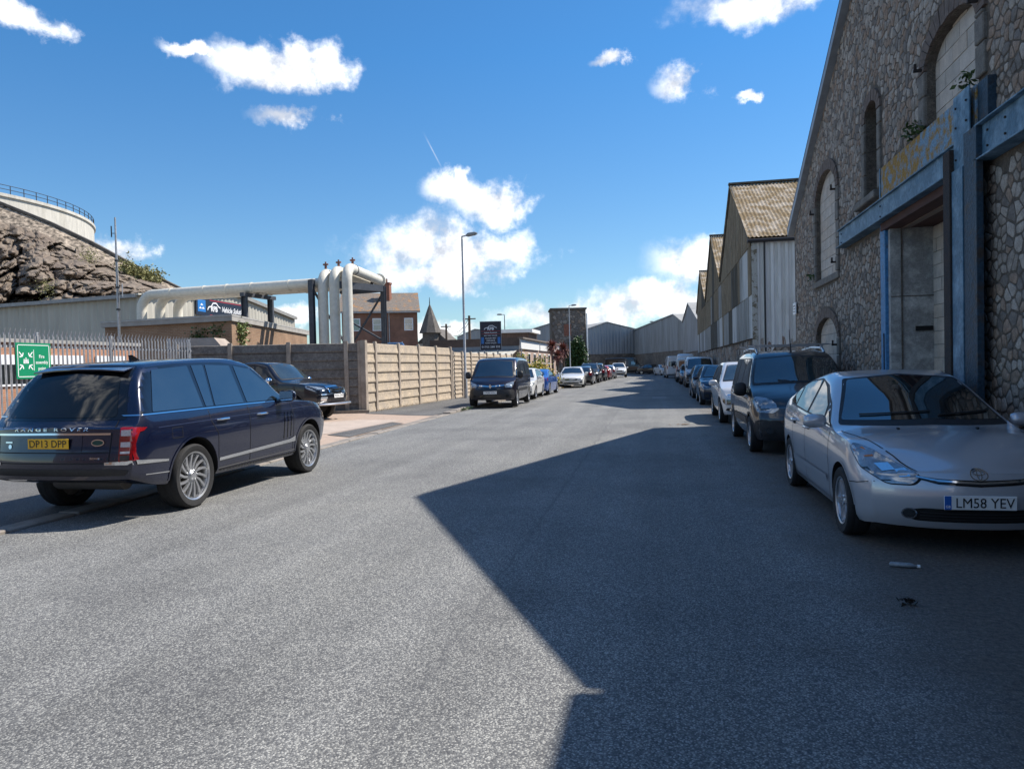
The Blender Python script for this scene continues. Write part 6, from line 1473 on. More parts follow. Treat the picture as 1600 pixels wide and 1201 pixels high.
# mast
am = thing('antenna_mast', 'slim grey antenna mast with small aerials behind the palisade', 'mast', (-21.85, 26.25, 0))
MB().path([(0, 0, 0), (0, 0, 5.2), (0, 0, 8.1)], [.055, .05, .032], 10).build('pole', GALV, am)
MB().path([(.0, .0, 7.45), (-.16, -.04, 7.45), (-.16, -.04, 7.75)], .02, 6).path([(-.16, -.04, 7.3), (-.16, -.04, 7.75)], .025, 6).build('dipole', BLACK, am)
MB().path([(0, 0, 5.0), (.18, .05, 5.0), (.18, .05, 5.4)], .018, 6).path([(.18, .05, 4.85), (.18, .05, 5.35)], .022, 6).build('dipole', GALV, am)
for zz in (5.2, 6.3, 4.3): MB().lathe([(.0, zz), (.08, zz), (.08, zz + .07), (0, zz + .07)], 8, 'z').build('clamp', BLACK, am)
MB().path([(.06, -.03, 2.0), (.07, -.03, 4.0), (.05, -.05, 6.2)], .012, 5).build('cable', BLACK, am)
# long cream shed
cs_ = thing('cream_shed', 'long cream profiled metal shed with shallow gable roof', 'shed')
a_ = at(217, 460, 45); l_ = at(-140, 489, 53); rr_ = at(460, 497, 68); ez = 6.55
A2, L2, R2 = Vector((a_.x, a_.y)), Vector((l_.x, l_.y)), Vector((rr_.x, rr_.y)); ua = (L2 - A2).normalized(); ug = (R2 - A2).normalized(); gl = (R2 - A2).length; fl = (L2 - A2).length; pk = 7.75
na = Vector((ua.y, -ua.x)); na = na if na.dot(-A2) > 0 else -na; ng = Vector((ug.y, -ug.x)); ng = ng if ng.dot(-A2) > 0 else -ng
corr((A2.x, A2.y, 0), (ua.x, ua.y, 0), (na.x, na.y, 0), fl, lambda s: 0, lambda s: ez, .55, .05).build('front_cladding', CREAM, cs_)
corr((A2.x, A2.y, 0), (ug.x, ug.y, 0), (ng.x, ng.y, 0), gl, lambda s: 0, lambda s: ez + (pk - ez) * (1 - abs(s - gl / 2) / (gl / 2)), .55, .05).build('gable_cladding', CREAM, cs_)
apx = A2 + ug * gl / 2; ROOFCR = mat('cream_roof_sheet', (.50, .47, .40), rough=.6, var=.12, scale=.6)
for (e0, zz) in ((A2, ez), (R2, ez)):
    o_ = -ua * .25; q0, q1 = e0 + o_, apx + o_; dn_ = (e0 - apx).normalized() * .35
    MB().prism([(q0.x + dn_.x, q0.y + dn_.y, zz - .04), (q1.x, q1.y, pk + .06), ((q1 + ua * fl).x, (q1 + ua * fl).y, pk + .06), ((q0 + ua * fl).x + dn_.x, (q0 + ua * fl).y + dn_.y, zz - .04)], (0, 0, .10)).build('roof_slope', ROOFCR, cs_)
    MB().bar((q0.x, q0.y, zz - .02), (q1.x, q1.y, pk + .02), .10, .28).build('verge', mat('grey_flashing', (.26, .25, .23), rough=.6), cs_)
q0 = A2 + (A2 - apx).normalized() * .3; MB().bar((q0.x, q0.y, ez - .06), ((q0 + ua * fl).x, (q0 + ua * fl).y, ez - .06), .2, .22).build('gutter', mat('grey_gutter', (.30, .29, .28), rough=.6), cs_)
# banner on the gable
RPBK = mat('sign_navy', (.012, .014, .028), rough=.4, var=.05); REDP = mat('sign_red', (.45, .02, .03), rough=.4, var=.05); MOTB = mat('test_station_blue', (.02, .16, .45), rough=.4, var=.05)
def on_gable(px, py, off=.14):
    d = direction(px, py); o_ = Vector((A2.x, A2.y, 0)) + Vector((ng.x, ng.y, 0)) * off; n_ = Vector((ng.x, ng.y, 0)); t = (o_ - EYE).dot(n_) / d.dot(n_); return EYE + d * t
bn = thing('banner', 'dark banner with white car logo and red stripes on the cream shed', 'sign')
g0 = on_gable(306, 480); g1 = on_gable(384, 480); um = Vector((ug.x, ug.y, 0)); bw = (g1 - g0).dot(um); zt_ = on_gable(306, 464).z; zb_ = zt_ - 1.22
bn.location = g0 * 1; bn.location.z = 0; bn.rotation_euler = (0, 0, math.atan2(um.y, um.x))
MB().cbox(0, bw, -.02, .02, zb_, zt_, .004).build('board', RPBK, bn)
for zz in (zt_ - .10, zb_ + .06): MB().box(.25 * bw, bw - .02, -.026, -.021, zz, zz + .05).build('stripe', REDP, bn)
MB().box(.03 * bw, .17 * bw, -.026, -.021, zb_ + .25, zt_ - .12).build('test_badge', MOTB, bn)
m_ = MB()
for (x_, z_) in ((.10, .62), (.075, .42), (.125, .42)): m_.add([(bw * x_ + (a_ - .0) * .0 + .22 * math.cos(t), -.028, zb_ + 1.22 * z_ + .10 * math.sin(t)) for t in (math.pi / 2, math.pi * 7 / 6, math.pi * 11 / 6) for a_ in (0,)], [(0, 1, 2)])
m_.build('test_symbol', WHITEPRINT, bn)
def car_logo(parent, x, z, w, y, name='car_logo'):
    """white outline of a car over three letters"""
    ln = [(-.5, -.05), (-.42, .10), (-.22, .14), (-.08, .32), (.16, .34), (.34, .18), (.48, .12), (.52, -.04)]; pts_ = [(x + a * w, y, z + b * w * .8) for (a, b) in ln]; m_ = MB()
    for i in range(len(pts_) - 1): m_.bar(pts_[i], pts_[i + 1], .004, w * .045, upv=(0, -1, 0)) if False else m_.bar(pts_[i], pts_[i + 1], .006, w * .05)
    m_.build(name, WHITEPRINT, parent)
    tm = text_mesh('RPB', w * .22, WHITEPRINT, .002, .03, width=w * .5); tm.transform(Matrix.Translation((x + .01 * w, y, z + .03 * w))); link('logo_letters', tm, parent)
car_logo(bn, bw * .33, zb_ + .50, bw * .25, -.03)
tm = text_mesh('Vehicle Solutions', .42, WHITEPRINT, .002, .02, width=bw * .5, shear=.35); tm.transform(Matrix.Translation((bw * .74, -.028, zb_ + .60))); link('lettering', tm, bn)
# pipes and rack
PIPE = mat('cream_pipe_lagging', (.66, .62, .53), rough=.5, var=.1, scale=1.2, col2=(.56, .51, .41), thr=(.5, .8)); STEELD = mat('slate_grey_steel', (.055, .062, .075), rough=.6, var=.25, scale=4)
def bend(p, d0, d1, r, k=8):
    """quarter bend starting at p heading d0, turning to d1"""
    d0, d1 = Vector(d0), Vector(d1); c = Vector(p) + d1 * r
    return [c - d1 * r * math.cos(math.pi / 2 * i / k) + d0 * r * math.sin(math.pi / 2 * i / k) for i in range(k + 1)]
pl_ = at(240, 460, 41.8); pr_ = at(497, 449, 38.4); zc = 6.22
Lp, Rp = Vector((pl_.x, pl_.y, zc)), Vector((pr_.x, pr_.y, zc)); ud = (Rp - Lp).normalized(); ub = Vector((-ud.y, ud.x, 0)); ub = ub if ub.y > 0 else -ub
for i in range(3):
    t = thing('pipeline', ('front cream pipe crossing above the brick building', 'middle cream pipe crossing above the brick building', 'rear cream pipe crossing above the brick building')[i], 'pipe', group=None)
    s_ = Lp + ub * i * .8 + ud * (.55 * i)
    pts = [s_ + Vector((0, 0, -5.9)) - ud * .9, s_ + Vector((0, 0, -1.2)) - ud * .9] + bend(s_ - ud * .9 + Vector((0, 0, -.9)), (0, 0, 1), ud, .9) + [Rp + ub * i * .8 + ud * .6]
    MB().path(pts, .27, 18).build('pipe_run', PIPE, t, smooth=50)
    for f_ in (.12, .33, .47, .62, .84): q = Lp.lerp(Rp, f_) + ub * i * .8; MB().path([q - ud * .05, q + ud * .05], .295, 18).build('joint_band', PIPE, t, smooth=50)
e_ = Vector((-.11, 1, 0)).normalized()
tops = []
for i, (px, lab) in enumerate(((507, 'left'), (525, 'middle'), (545, 'right'))):
    q = at(px, 540, 38.2 - .1 * i); t = thing('riser_pipe', 'cream riser pipe bending over the steel rack, %s of three' % ('farthest from the brick house' if i == 0 else 'the middle one' if i == 1 else 'nearest the brick house'), 'pipe')
    h = 6.0 + .12 * i; pts = [(q.x, q.y, 0), (q.x, q.y, h)] + bend((q.x, q.y, h), (0, 0, 1), e_, .75) + [Vector((q.x, q.y, h + .75)) + e_ * (6.2 - .3 * (2 - i))]
    MB().path(pts, .265, 18).build('pipe_run', PIPE, t, smooth=50); E_ = pts[-1]
    MB().path([E_ - e_ * .05, E_ + e_ * .12], .40, 18).build('end_flange', RUST if i < 2 else PIPE, t)
    v = Vector((q.x, q.y, h + .75 + .26)) + e_ * (.55 + .25 * i); MB().path([v, v + Vector((0, 0, .16))], .07, 8).path([v + Vector((-.14, 0, .22)), v + Vector((.14, 0, .22))], .05, 8).path([v + Vector((0, 0, .16)), v + Vector((0, 0, .36))], .045, 8).build('relief_valve', mat('valve_rust', (.22, .10, .07), rough=.7, var=.3), t)
    MB().path([Vector((q.x, q.y, h + .75)) + e_ * 1.2, Vector((q.x, q.y, h + .75)) + e_ * 1.3], .285, 18).build('joint_band', ALLOY_D, t); tops.append(Vector((q.x, q.y, h)))
rk = thing('pipe_rack', 'slate grey steel frame carrying the cream pipes', 'steel frame')
p1 = Vector((-17.75, 35.2, 0)); p2 = Vector((-15.45, 39.4, 0)); p3 = Vector((-18.0, 39.9, 0)); p4 = Vector((-15.55, 41.3, 0))
def hpost(p, h, w=.26): MB().box(p.x - w / 2, p.x + w / 2, p.y - w / 2, p.y - w / 2 + .03, 0, h).box(p.x - w / 2, p.x + w / 2, p.y + w / 2 - .03, p.y + w / 2, 0, h).box(p.x - .015, p.x + .015, p.y - w / 2 + .031, p.y + w / 2 - .031, 0, h).build('post', STEELD, rk)
for p in (p1, p2, p3): hpost(p, 6.35)
MB().bar((p1.x, p1.y, 6.2), (p3.x, p3.y, 6.2), .2, .36).build('beam', STEELD, rk); MB().bar((p3.x + .2, p3.y, 6.2), (p2.x, p2.y, 6.2), .2, .36).build('beam', STEELD, rk); MB().bar((p1.x + .2, p1.y + .3, 6.2), (p2.x, p2.y - .15, 6.2), .2, .36).build('beam', STEELD, rk)
for (a, b, za, zb2) in ((p3, p2, 2.6, 6.0), (p3, p2, 4.6, 3.2), (p1, p3, 6.0, 3.0)): MB().bar((a.x, a.y, za), (b.x, b.y, zb2), .09, .09).build('brace', STEELD, rk)
ps = thing('pipe_support', 'short steel trestle holding the cream pipes over the brick roof', 'steel frame')
q = Lp.lerp(Rp, .60); 
for i, o_ in enumerate((-.35, 1.9)):
    w = q + ub * o_; MB().box(w.x - .16, w.x + .16, w.y - .02, w.y + .02, 4.27, 5.72).box(w.x - .16, w.x - .13, w.y - .14, w.y - .021, 4.27, 5.72).box(w.x + .13, w.x + .16, w.y - .14, w.y - .021, 4.27, 5.72).build('leg', STEELD, ps)
w0, w1 = q - ub * .6, q + ub * 2.2; MB().bar((w0.x, w0.y, 5.82), (w1.x, w1.y, 5.82), .26, .2).build('cross_beam', STEELD, ps)

# ------------------------------------------------------------------ cliff, retaining wall, tank
def lerp_line(L, x):
    for i in range(len(L) - 1):
        if x <= L[i + 1][0]: t = (x - L[i][0]) / (L[i + 1][0] - L[i][0]); return L[i][1] + (L[i + 1][1] - L[i][1]) * t
    return L[-1][1]
CR = [(-160, 250), (0, 346), (60, 362), (126, 392), (184, 420), (240, 441), (300, 462), (340, 480)]; WT = [(-160, 255), (0, 317), (80, 349), (147, 381), (200, 410), (265, 443), (300, 460), (340, 479)]
ROCK = mat('cliff_rock', (.15, .115, .088), rough=.95, var=.35, scale=.5, col2=(.21, .17, .13), thr=(.42, .66), speck=.25, spscale=3, bump=.8, bscale=2.5)
NX, NY = 260, 90; vs = []
for j in range(NY + 1):
    for i in range(NX + 1):
        px = -160 + 500 * i / NX; tpx = lerp_line(CR, px); t = j / NY; py = 500 + (tpx - 500) * t
        D = 70 + 14 * t; b = at(px, py, D); s = Vector((b.x * .21, b.y * .10, b.z * .115)); s.x += b.z * .10
        vor = noise.voronoi(s * 1.55, distance_metric='CHEBYCHEV'); f = vor[0]; cell = noise.cell(Vector((round(vor[1][0].x * 7), round(vor[1][0].z * 7), 1.3))); dsp = min((f[1] - f[0]) * 5.0, 1.7) + cell * 1.9
        f2_ = noise.voronoi(s * 4.6, distance_metric='CHEBYCHEV')[0]; dsp += min((f2_[1] - f2_[0]) * 3.2, .8) + noise.fractal(s * 8, 1, 2, 3) * .35
        dsp *= (1 - .75 * t ** 6)
        vs.append(at(px, py - 0, D - dsp * 1.25))
mb = MB().add(vs, [(j * (NX + 1) + i, j * (NX + 1) + i + 1, (j + 1) * (NX + 1) + i + 1, (j + 1) * (NX + 1) + i) for j in range(NY) for i in range(NX)])
tag(mb.build('cliff', ROCK), 'craggy brown rock face above the cream shed', kind='structure')
MASN = mat('hill_masonry', (.24, .195, .15), rough=.95, var=.4, scale=1.3, speck=.65, spscale=2.6, bump=.9, bscale=3)
rw_ = thing('retaining_wall', 'long rubble retaining wall below the round tank on the cliff', 'wall'); vs = []; n = 90
for i in range(n + 1):
    px = -160 + 500 * i / n; 
    for (py, D) in ((lerp_line(CR, px) + 4, 83.6), (lerp_line(WT, px), 86), (lerp_line(WT, px), 89), (lerp_line(CR, px) + 30, 89)): vs.append(at(px, py, D))
MB().add(vs, [(4 * i + k, 4 * i + 4 + k, 4 * i + 5 + k, 4 * i + 1 + k) for i in range(n) for k in range(3)]).build('wall_face', MASN, rw_)
cp = MB(); 
for i in range(0, n): 
    a, b = Vector(vs[4 * i + 1]), Vector(vs[4 * i + 5]); cp.bar(a + Vector((0, 0, .05)), b + Vector((0, 0, .05)), .8, .28)
tag(cp.build('coping_stones', mat('coping_stone', (.13, .115, .10), rough=.95, var=.3, scale=2), rw_), kind='stuff')
tk = thing('round_tank', 'pale concrete round tank with railing on the cliff top', 'tank')
T_ = at(147, 356, 130); rim_z = T_.z; fl2 = Vector((fw.x, fw.y)).normalized(); rl = Vector((fl2.y, -fl2.x)); ray2 = (Vector((T_.x, T_.y)) / Vector((T_.x, T_.y)).length); lft = Vector((-ray2.y, ray2.x)); RT = 30; cc = Vector((T_.x, T_.y)) + lft * RT
TANK = mat('tank_concrete', (.52, .49, .43), rough=.85, var=.15, scale=.35, col2=(.40, .37, .31), thr=(.5, .75), stretch=(1, 1, .3))
MB().lathe([(RT, rim_z - 14), (RT, rim_z - .5), (RT + .25, rim_z - .45), (RT + .25, rim_z), (RT - .6, rim_z), (RT - .6, rim_z - 3)], 160, 'z', centre=(cc.x, cc.y, 0)).build('tank_wall', TANK, tk, smooth=30)
rl_ = mat('dark_railing', (.03, .03, .035), rough=.7)
angs = [2 * math.pi * k / 90 for k in range(90)]
for a in angs:
    p = cc + Vector((math.cos(a), math.sin(a))) * RT
    if (p - Vector((0, 0))).length < cc.length + 8: MB().path([(p.x, p.y, rim_z), (p.x, p.y, rim_z + 1.25)], .06, 5).build('rail_post', rl_, tk)
for zz in (.65, 1.22): MB().path([(cc.x + RT * math.cos(a), cc.y + RT * math.sin(a), rim_z + zz) for a in [2 * math.pi * k / 180 for k in range(181)]], .05, 5, cap=False).build('rail', rl_, tk)
for (a, b, c_, D, n_, s_, lab) in ((205, 426, 14, 85, 700, .35, 'yellow green bush at the end of the cliff wall'), (228, 433, 12, 85, 600, .35, 'bush growing over the cliff edge above the cream shed'), (142, 400, 8, 81.5, 120, .2, 'small scrub bush on the cliff ledge'), (72, 449, 4, 70, 70, .2, 'scrub growing low on the rock face')):
    t = thing('cliff_bush', lab, 'bush'); r = random.Random(a); P_ = [at(a + r.gauss(0, c_ * .7), b + r.gauss(0, c_ * .3) + (a * 0), D - r.uniform(0, 2)) for _ in range(14)]
    leaves('leaves', P_, n_ * 3, s_ * .42, mat('scrub_leaf', (.20, .19, .07), rough=.7, var=.4, scale=.8), t, a, .42)
# ------------------------------------------------------------------ street furniture
def lamp_post(p, h, label, arm=(1, 0), col=None, seen=True):
    t = thing('street_lamp', label, 'street lamp', p, 0, 'street lamps along the road'); m = col or GALV; a = Vector((arm[0], arm[1], 0)).normalized()
    MB().path([(0, 0, 0), (0, 0, 1.4), (0, 0, 1.45), (0, 0, h - .15)], [.105, .105, .07, .05], 12).build('column', m, t, smooth=40)
    MB().path([(0, 0, h - .2), Vector((0, 0, h - .02)), a * .35 + Vector((0, 0, h))], [.05, .045, .035], 8).build('bracket', m, t, smooth=50)
    pts = [a * .3 + Vector((0, 0, h)), a * .45 + Vector((0, 0, h + .02)), a * .85 + Vector((0, 0, h + .03)), a * 1.0 + Vector((0, 0, h + .01))]
    MB().path(pts, [.06, .11, .10, .05], 8).build('lantern', mat('lantern_grey', (.22, .23, .24), rough=.5), t, smooth=50)
    MB().box(-.05, .05, -.108, -.10, .5, 1.0).build('access_door', ALLOY_D, t)
lamp_post((-10.08, 37.0, 0), 8.46, 'tall grey street lamp on the pavement behind the black van', (.9, -.4))
p = at(891, 570, 90); lamp_post((p.x, p.y, 0), 8.9, 'street lamp in front of the dark stone tower', (.9, -.3))
p = at(1026, 566, 117); lamp_post((p.x, p.y, 0), 8.2, 'street lamp standing against the far pale grey sheds', (-.9, -.2))
p = at(790, 572, 97); lamp_post((p.x, p.y, 0), 8.5, 'dark street lamp rising behind the low office roof', (-.95, -.1), STEELD)
WOOD = mat('pole_timber', (.11, .075, .05), rough=.9, var=.25, scale=3)
tops = []
for (x_, y_, D, lab) in ((697, 506, 80, 'weathered telegraph pole with crossarm beside the turret house'), (733, 493, 66, 'brown telegraph pole behind the office roof')):
    q = at(x_, y_, D); t = thing('telegraph_pole', lab, 'telegraph pole', (q.x, q.y, 0)); MB().path([(0, 0, 0), (0, 0, q.z)], [.15, .11], 8).build('pole', WOOD, t, smooth=40); MB().bar((-.6, 0, q.z - .3), (.6, 0, q.z - .3), .08, .1).build('crossarm', WOOD, t); tops.append(q)
for o_ in (0, .35):
    a, b = tops[0] - Vector((0, 0, .25 + o_)), tops[1] - Vector((0, 0, .2 + o_)); pts = [a.lerp(b, k / 10) - Vector((0, 0, 1.0 * math.sin(math.pi * k / 10))) for k in range(11)]
    tag(MB().path(pts, .025, 5).build('overhead_wire', BLACK), 'overhead wire sagging between the two telegraph poles' if not o_ else 'lower overhead wire between the two telegraph poles', 'wire')
# garage sign board
sb = thing('garage_sign', 'tall dark garage sign board on posts behind the fence', 'sign'); q0 = at(750, 503, 50); q1 = at(782.5, 504, 50); u_ = Vector((q1.x - q0.x, q1.y - q0.y, 0)); sw = u_.length; sb.location = (q0.x, q0.y, 0); sb.rotation_euler = (0, 0, math.atan2(u_.y, u_.x)); zt = q0.z; shh = 1.92; zb = zt - shh
MB().cbox(0, sw, -.05, .05, zb, zt, .01).build('board', RPBK, sb); MB().box(-.02, 0, -.06, .06, zb - .02, zt + .03).box(sw, sw + .02, -.06, .06, zb - .02, zt + .03).box(-.02, sw + .02, -.06, .06, zt, zt + .03).build('frame', GALV, sb)
for x_ in (.25, sw - .25): MB().cbox(x_ - .05, x_ + .05, -.04, .04, 0, zb, .008).build('leg', GALV, sb)
car_logo(sb, sw * .5, zt - .50, sw * .62, -.055)
for (f_, t_) in ((.33, .02), (.425, .02)): MB().box(.06, sw - .06, -.056, -.0505, zt - shh * f_ - t_, zt - shh * f_).build('stripe', REDP, sb)
for (tx, f_, h_, w_) in (('Vehicle Solutions', .385, .09, .62), ('MOT TEST CENTRE', .49, .065, .62), ('CLASS 4&7', .585, .085, .52), ('REPAIRS', .67, .075, .40), ('CAR SALES', .755, .085, .52), ('01752 288 332', .895, .13, .88)):
    tm = text_mesh(tx, h_, WHITEPRINT, .002, .012, width=sw * w_, shear=.3 if tx[0] == 'V' else 0); tm.transform(Matrix.Translation((sw * .5, -.053, zt - shh * f_))); link('lettering', tm, sb)
for x_ in (.04, .83): MB().box(sw * x_, sw * (x_ + .13), -.056, -.0505, zt - shh * .78, zt - shh * .55).build('test_badge', MOTB, sb)
# ------------------------------------------------------------------ houses and offices
def window(t, o, u, w, z0, z1, n_, frame=None, sub=True):
    """framed window standing on a wall: o start, u along, n_ outward"""
    o, u, n_ = Vector(o), Vector(u), Vector(n_)
    f = MB().prism([o + Vector((0, 0, z0)) - n_ * .02, o + u * w + Vector((0, 0, z0)) - n_ * .02, o + u * w + Vector((0, 0, z1)) - n_ * .02, o + Vector((0, 0, z1)) - n_ * .02], n_ * .07).build('window', frame or WHITEPRINT, t, fix=True)
    e = .1; zm = (z0 + z1) / 2
    for (a, b) in ((z0 + e, zm - .03), (zm + .03, z1 - e)) if sub else ((z0 + e, z1 - e),):
        MB().add([o + u * e + Vector((0, 0, a)) + n_ * .056, o + u * (w - e) + Vector((0, 0, a)) + n_ * .056, o + u * (w - e) + Vector((0, 0, b)) + n_ * .056, o + u * e + Vector((0, 0, b)) + n_ * .056], [(0, 1, 2, 3)]).build('pane', GLASS, f, fix=False)
SLATE = mat('lichened_slate', (.18, .15, .125), rough=.9, var=.25, scale=1.4, col2=(.34, .17, .06), thr=(.52, .66), speck=.2, spscale=6)
SLATED = mat('dark_slate', (.13, .115, .10), rough=.9, var=.25, scale=2, speck=.2, spscale=6)
hs = thing('brick_house', 'red brown brick house with slate roof and tall chimney', 'house'); b = at(652, 489, 82); B_ = Vector((b.x, b.y)); u = Vector((.93, .36)).normalized(); A_ = B_ - u * 8.3; nb_ = Vector((-u.y, u.x)); nb_ = nb_ if nb_.y > 0 else -nb_; dp = 8.5; ev = 8.0; rg = 10.4
walls('wall', [tuple(A_), tuple(B_), tuple(B_ + nb_ * dp), tuple(A_ + nb_ * dp)], 0, ev, brickmat('red_brown_brick', (.27, .125, .075), (.22, .10, .065), (.24, .16, .12)), hs)
W3 = lambda v, z: (v.x, v.y, z)
for (s0_, s1_) in ((-.35, dp / 2), (dp + .35, dp / 2)):
    e0, e1 = A_ - u * .3 + nb_ * s0_, B_ + u * .3 + nb_ * s0_; t0, t1 = A_ - u * .3 + nb_ * s1_, B_ + u * .3 + nb_ * s1_
    MB().prism([W3(e0, ev - .05), W3(e1, ev - .05), W3(t1, rg), W3(t0, rg)], (0, 0, .14)).build('roof_slope', SLATE, hs, fix=True)
for e0 in (A_, B_): MB().add([W3(e0, ev), W3(e0 + nb_ * dp, ev), W3(e0 + nb_ * dp / 2, rg)], [(0, 1, 2)]).build('gable', brickmat('red_brown_brick', (0,0,0), (0,0,0), (0,0,0)), hs)
c0 = A_ + u * ((B_ - A_).length * .60) + nb_ * 2.6; ch = MB(); ch.box(c0.x - .45, c0.x + .45, c0.y - .35, c0.y + .35, 8.9, 11.35).box(c0.x - .52, c0.x + .52, c0.y - .42, c0.y + .42, 11.35, 11.55); ch.build('chimney', mat('chimney_brick', (.24, .10, .065), rough=.9, var=.3, scale=6), hs)
MB().path([(c0.x, c0.y, 11.55), (c0.x, c0.y, 12.0)], .14, 8).build('chimney_pot', mat('terracotta', (.28, .10, .05), rough=.9), hs)
MB().bar(W3(A_ - u * .3 - nb_ * .4, ev - .05), W3(B_ + u * .3 - nb_ * .4, ev - .05), .14, .16).build('gutter', mat('pale_gutter', (.4, .38, .36)), hs)
n3 = Vector((-nb_.x, -nb_.y, 0)); u3 = Vector((u.x, u.y, 0)); wl = (B_ - A_).length
for f_ in (.12, .40, .82): window(hs, Vector((A_.x, A_.y, 0)) + u3 * wl * f_, u3, 1.0, 5.9, 7.3, n3); window(hs, Vector((A_.x, A_.y, 0)) + u3 * wl * f_, u3, 1.0, 2.4, 4.0, n3)
MB().path([W3(A_ + u * wl * .62 - nb_ * .08, 0), W3(A_ + u * wl * .62 - nb_ * .08, ev)], .06, 6).build('downpipe', mat('pale_gutter', (.4, .38, .36)), hs)
th = thing('turret_house', 'pale rendered house with pointed slate turret', 'house'); q = at(672, 505, 108)
MB().lathe([(1.25, 0), (1.25, 6.8), (1.75, 6.8), (1.2, 8.2), (.35, 10.4), (.0, 11.2)], 8, 'z', centre=(q.x, q.y, 0)).build('turret', [SLATED], th); MB().path([(q.x, q.y, 11.1), (q.x, q.y, 12.1)], [.08, .03], 6).build('finial', BLACK, th)
RENDER = mat('white_render', (.55, .53, .48), rough=.9, var=.12, scale=1)
q2 = Vector((q.x + .6, q.y + .4)); walls('wall', [(q2.x - 2.6, q2.y), (q2.x + 2.0, q2.y), (q2.x + 2.0, q2.y + 6), (q2.x - 2.6, q2.y + 6)], 0, 5.4, RENDER, th)
MB().prism([(q2.x - 2.9, q2.y - .2, 5.3), (q2.x + 2.3, q2.y - .2, 5.3), (q2.x - .3, q2.y - .2, 7.6)], (0, 6.4, 0)).build('gable_roof', SLATED, th); window(th, (q2.x - .9, q2.y - .22, 0), (1, 0, 0), 1.1, 5.0, 6.3, (0, -1, 0)); window(th, (q2.x - 2.2, q2.y, 0), (1, 0, 0), 1.0, 3.4, 4.8, (0, -1, 0)); window(th, (q2.x + .6, q2.y, 0), (1, 0, 0), 1.0, 3.4, 4.8, (0, -1, 0))
# low office with white fascia
of = thing('low_office', 'low office with white fascia boards and pinkish wall panels', 'building'); a = at(811, 527, 60); b = at(872, 541, 84); l = at(672, 532, 61.5)
A_, B_, L3 = Vector((a.x, a.y)), Vector((b.x, b.y)), Vector((l.x, l.y)); bk3 = L3 + (B_ - A_); PINK = mat('pinkish_panel', (.40, .29, .225), rough=.85, var=.12, scale=1.4); ft = [tuple(L3), tuple(A_), tuple(B_), tuple(bk3)]
walls('wall', ft, 0, 3.3, PINK, of); MB().prism([(p[0], p[1], 3.25) for p in ft], (0, 0, .10)).build('flat_roof', FASC, of)
uA = (B_ - A_).normalized(); nA = Vector((uA.y, -uA.x)); nA = nA if nA.x > 0 else -nA; lA = (B_ - A_).length; WF = mat('white_fascia', (.74, .73, .70), rough=.6, var=.06)
for (f0, f1) in ((.005, .40), (.42, .78), (.80, .995)):
    p, q = A_ + uA * lA * f0, A_ + uA * lA * f1; MB().prism([W3(p, 3.05), W3(q, 3.05), W3(q, 3.85), W3(p, 3.85)], Vector((nA.x, nA.y, 0)) * .14).build('fascia_board', WF, of, fix=True)
p, q = A_ + uA * 0 , A_ + uA * lA; MB().bar(W3(p + nA * .1, 3.93), W3(q + nA * .1, 3.93), .5, .12).build('roof_kerb', mat('brown_roof_edge', (.20, .16, .13)), of)
for k in range(8): window(of, Vector((*(A_ + uA * (lA * (k + .25) / 8) + nA * .0), 0)), Vector((uA.x, uA.y, 0)), lA / 8 * .42, .9, 2.75, Vector((nA.x, nA.y, 0)), WF)
MB().path([W3(A_ + uA * .2 + nA * .12, 0), W3(A_ + uA * .2 + nA * .12, 3.1)], .06, 6).build('downpipe', GALV, of)
uL = (L3 - A_).normalized(); nL = Vector((uL.y, -uL.x)); nL = nL if nL.y < 0 else -nL; lL = (L3 - A_).length
MB().prism([W3(A_, 3.3), W3(L3, 3.3), W3(L3, 3.95), W3(A_, 3.95)], Vector((nL.x, nL.y, 0)) * .12).build('dark_fascia', mat('brown_fascia', (.075, .052, .042), rough=.8, var=.25, scale=2), of, fix=True)
MB().prism([W3(A_, 2.95), W3(L3, 2.95), W3(L3, 3.29), W3(A_, 3.29)], Vector((nL.x, nL.y, 0)) * .10).build('grey_band', mat('slate_band', (.16, .19, .22), rough=.7, var=.15), of, fix=True)
CLR = mat('translucent_sheet', (.55, .52, .45), rough=.5, var=.15, scale=3)
lt = [A_ + uL * .2, A_ + uL * 7.5]; o_ = nL * 2.6
for k in range(14):
    p, q = lt[0].lerp(lt[1], k / 14), lt[0].lerp(lt[1], (k + .94) / 14); MB().prism([W3(p, 2.9), W3(q, 2.9), W3(q + o_, 2.42), W3(p + o_, 2.42)], (0, 0, .05)).build('canopy_sheet', CLR, of, fix=True)
for k in range(5): p = lt[0].lerp(lt[1], k / 4) + o_ * .98; MB().path([W3(p, 0), W3(p, 2.42)], .05, 6).build('canopy_post', WF, of)
MB().bar(W3(lt[0] + o_, 2.38), W3(lt[1] + o_, 2.38), .06, .12).build('canopy_gutter', GALV, of)
for k in range(4): p = A_ + uL * (.6 + 1.8 * k); window(of, Vector((p.x, p.y, 0)), Vector((uL.x, uL.y, 0)), 1.4, .9, 2.2, Vector((nL.x, nL.y, 0)), WF)
bx = at(783, 516, 75); by = at(826, 516, 75); MB().prism([(bx.x, bx.y, 3.3), (by.x, by.y, 3.3), (by.x, by.y + 5, 3.3), (bx.x, bx.y + 5, 3.3)], (0, 0, 1.75)).build('roof_room', mat('brown_boarding', (.10, .062, .045), rough=.85, var=.3, scale=3, stretch=(3, 3, .3)), of)
MB().prism([(bx.x - .2, bx.y - .2, 5.05), (by.x + .4, by.y - .2, 5.05), (by.x + .4, by.y + 5, 5.05), (bx.x - .2, bx.y + 5, 5.05)], (0, 0, .35)).build('roof_room_fascia', WF, of)
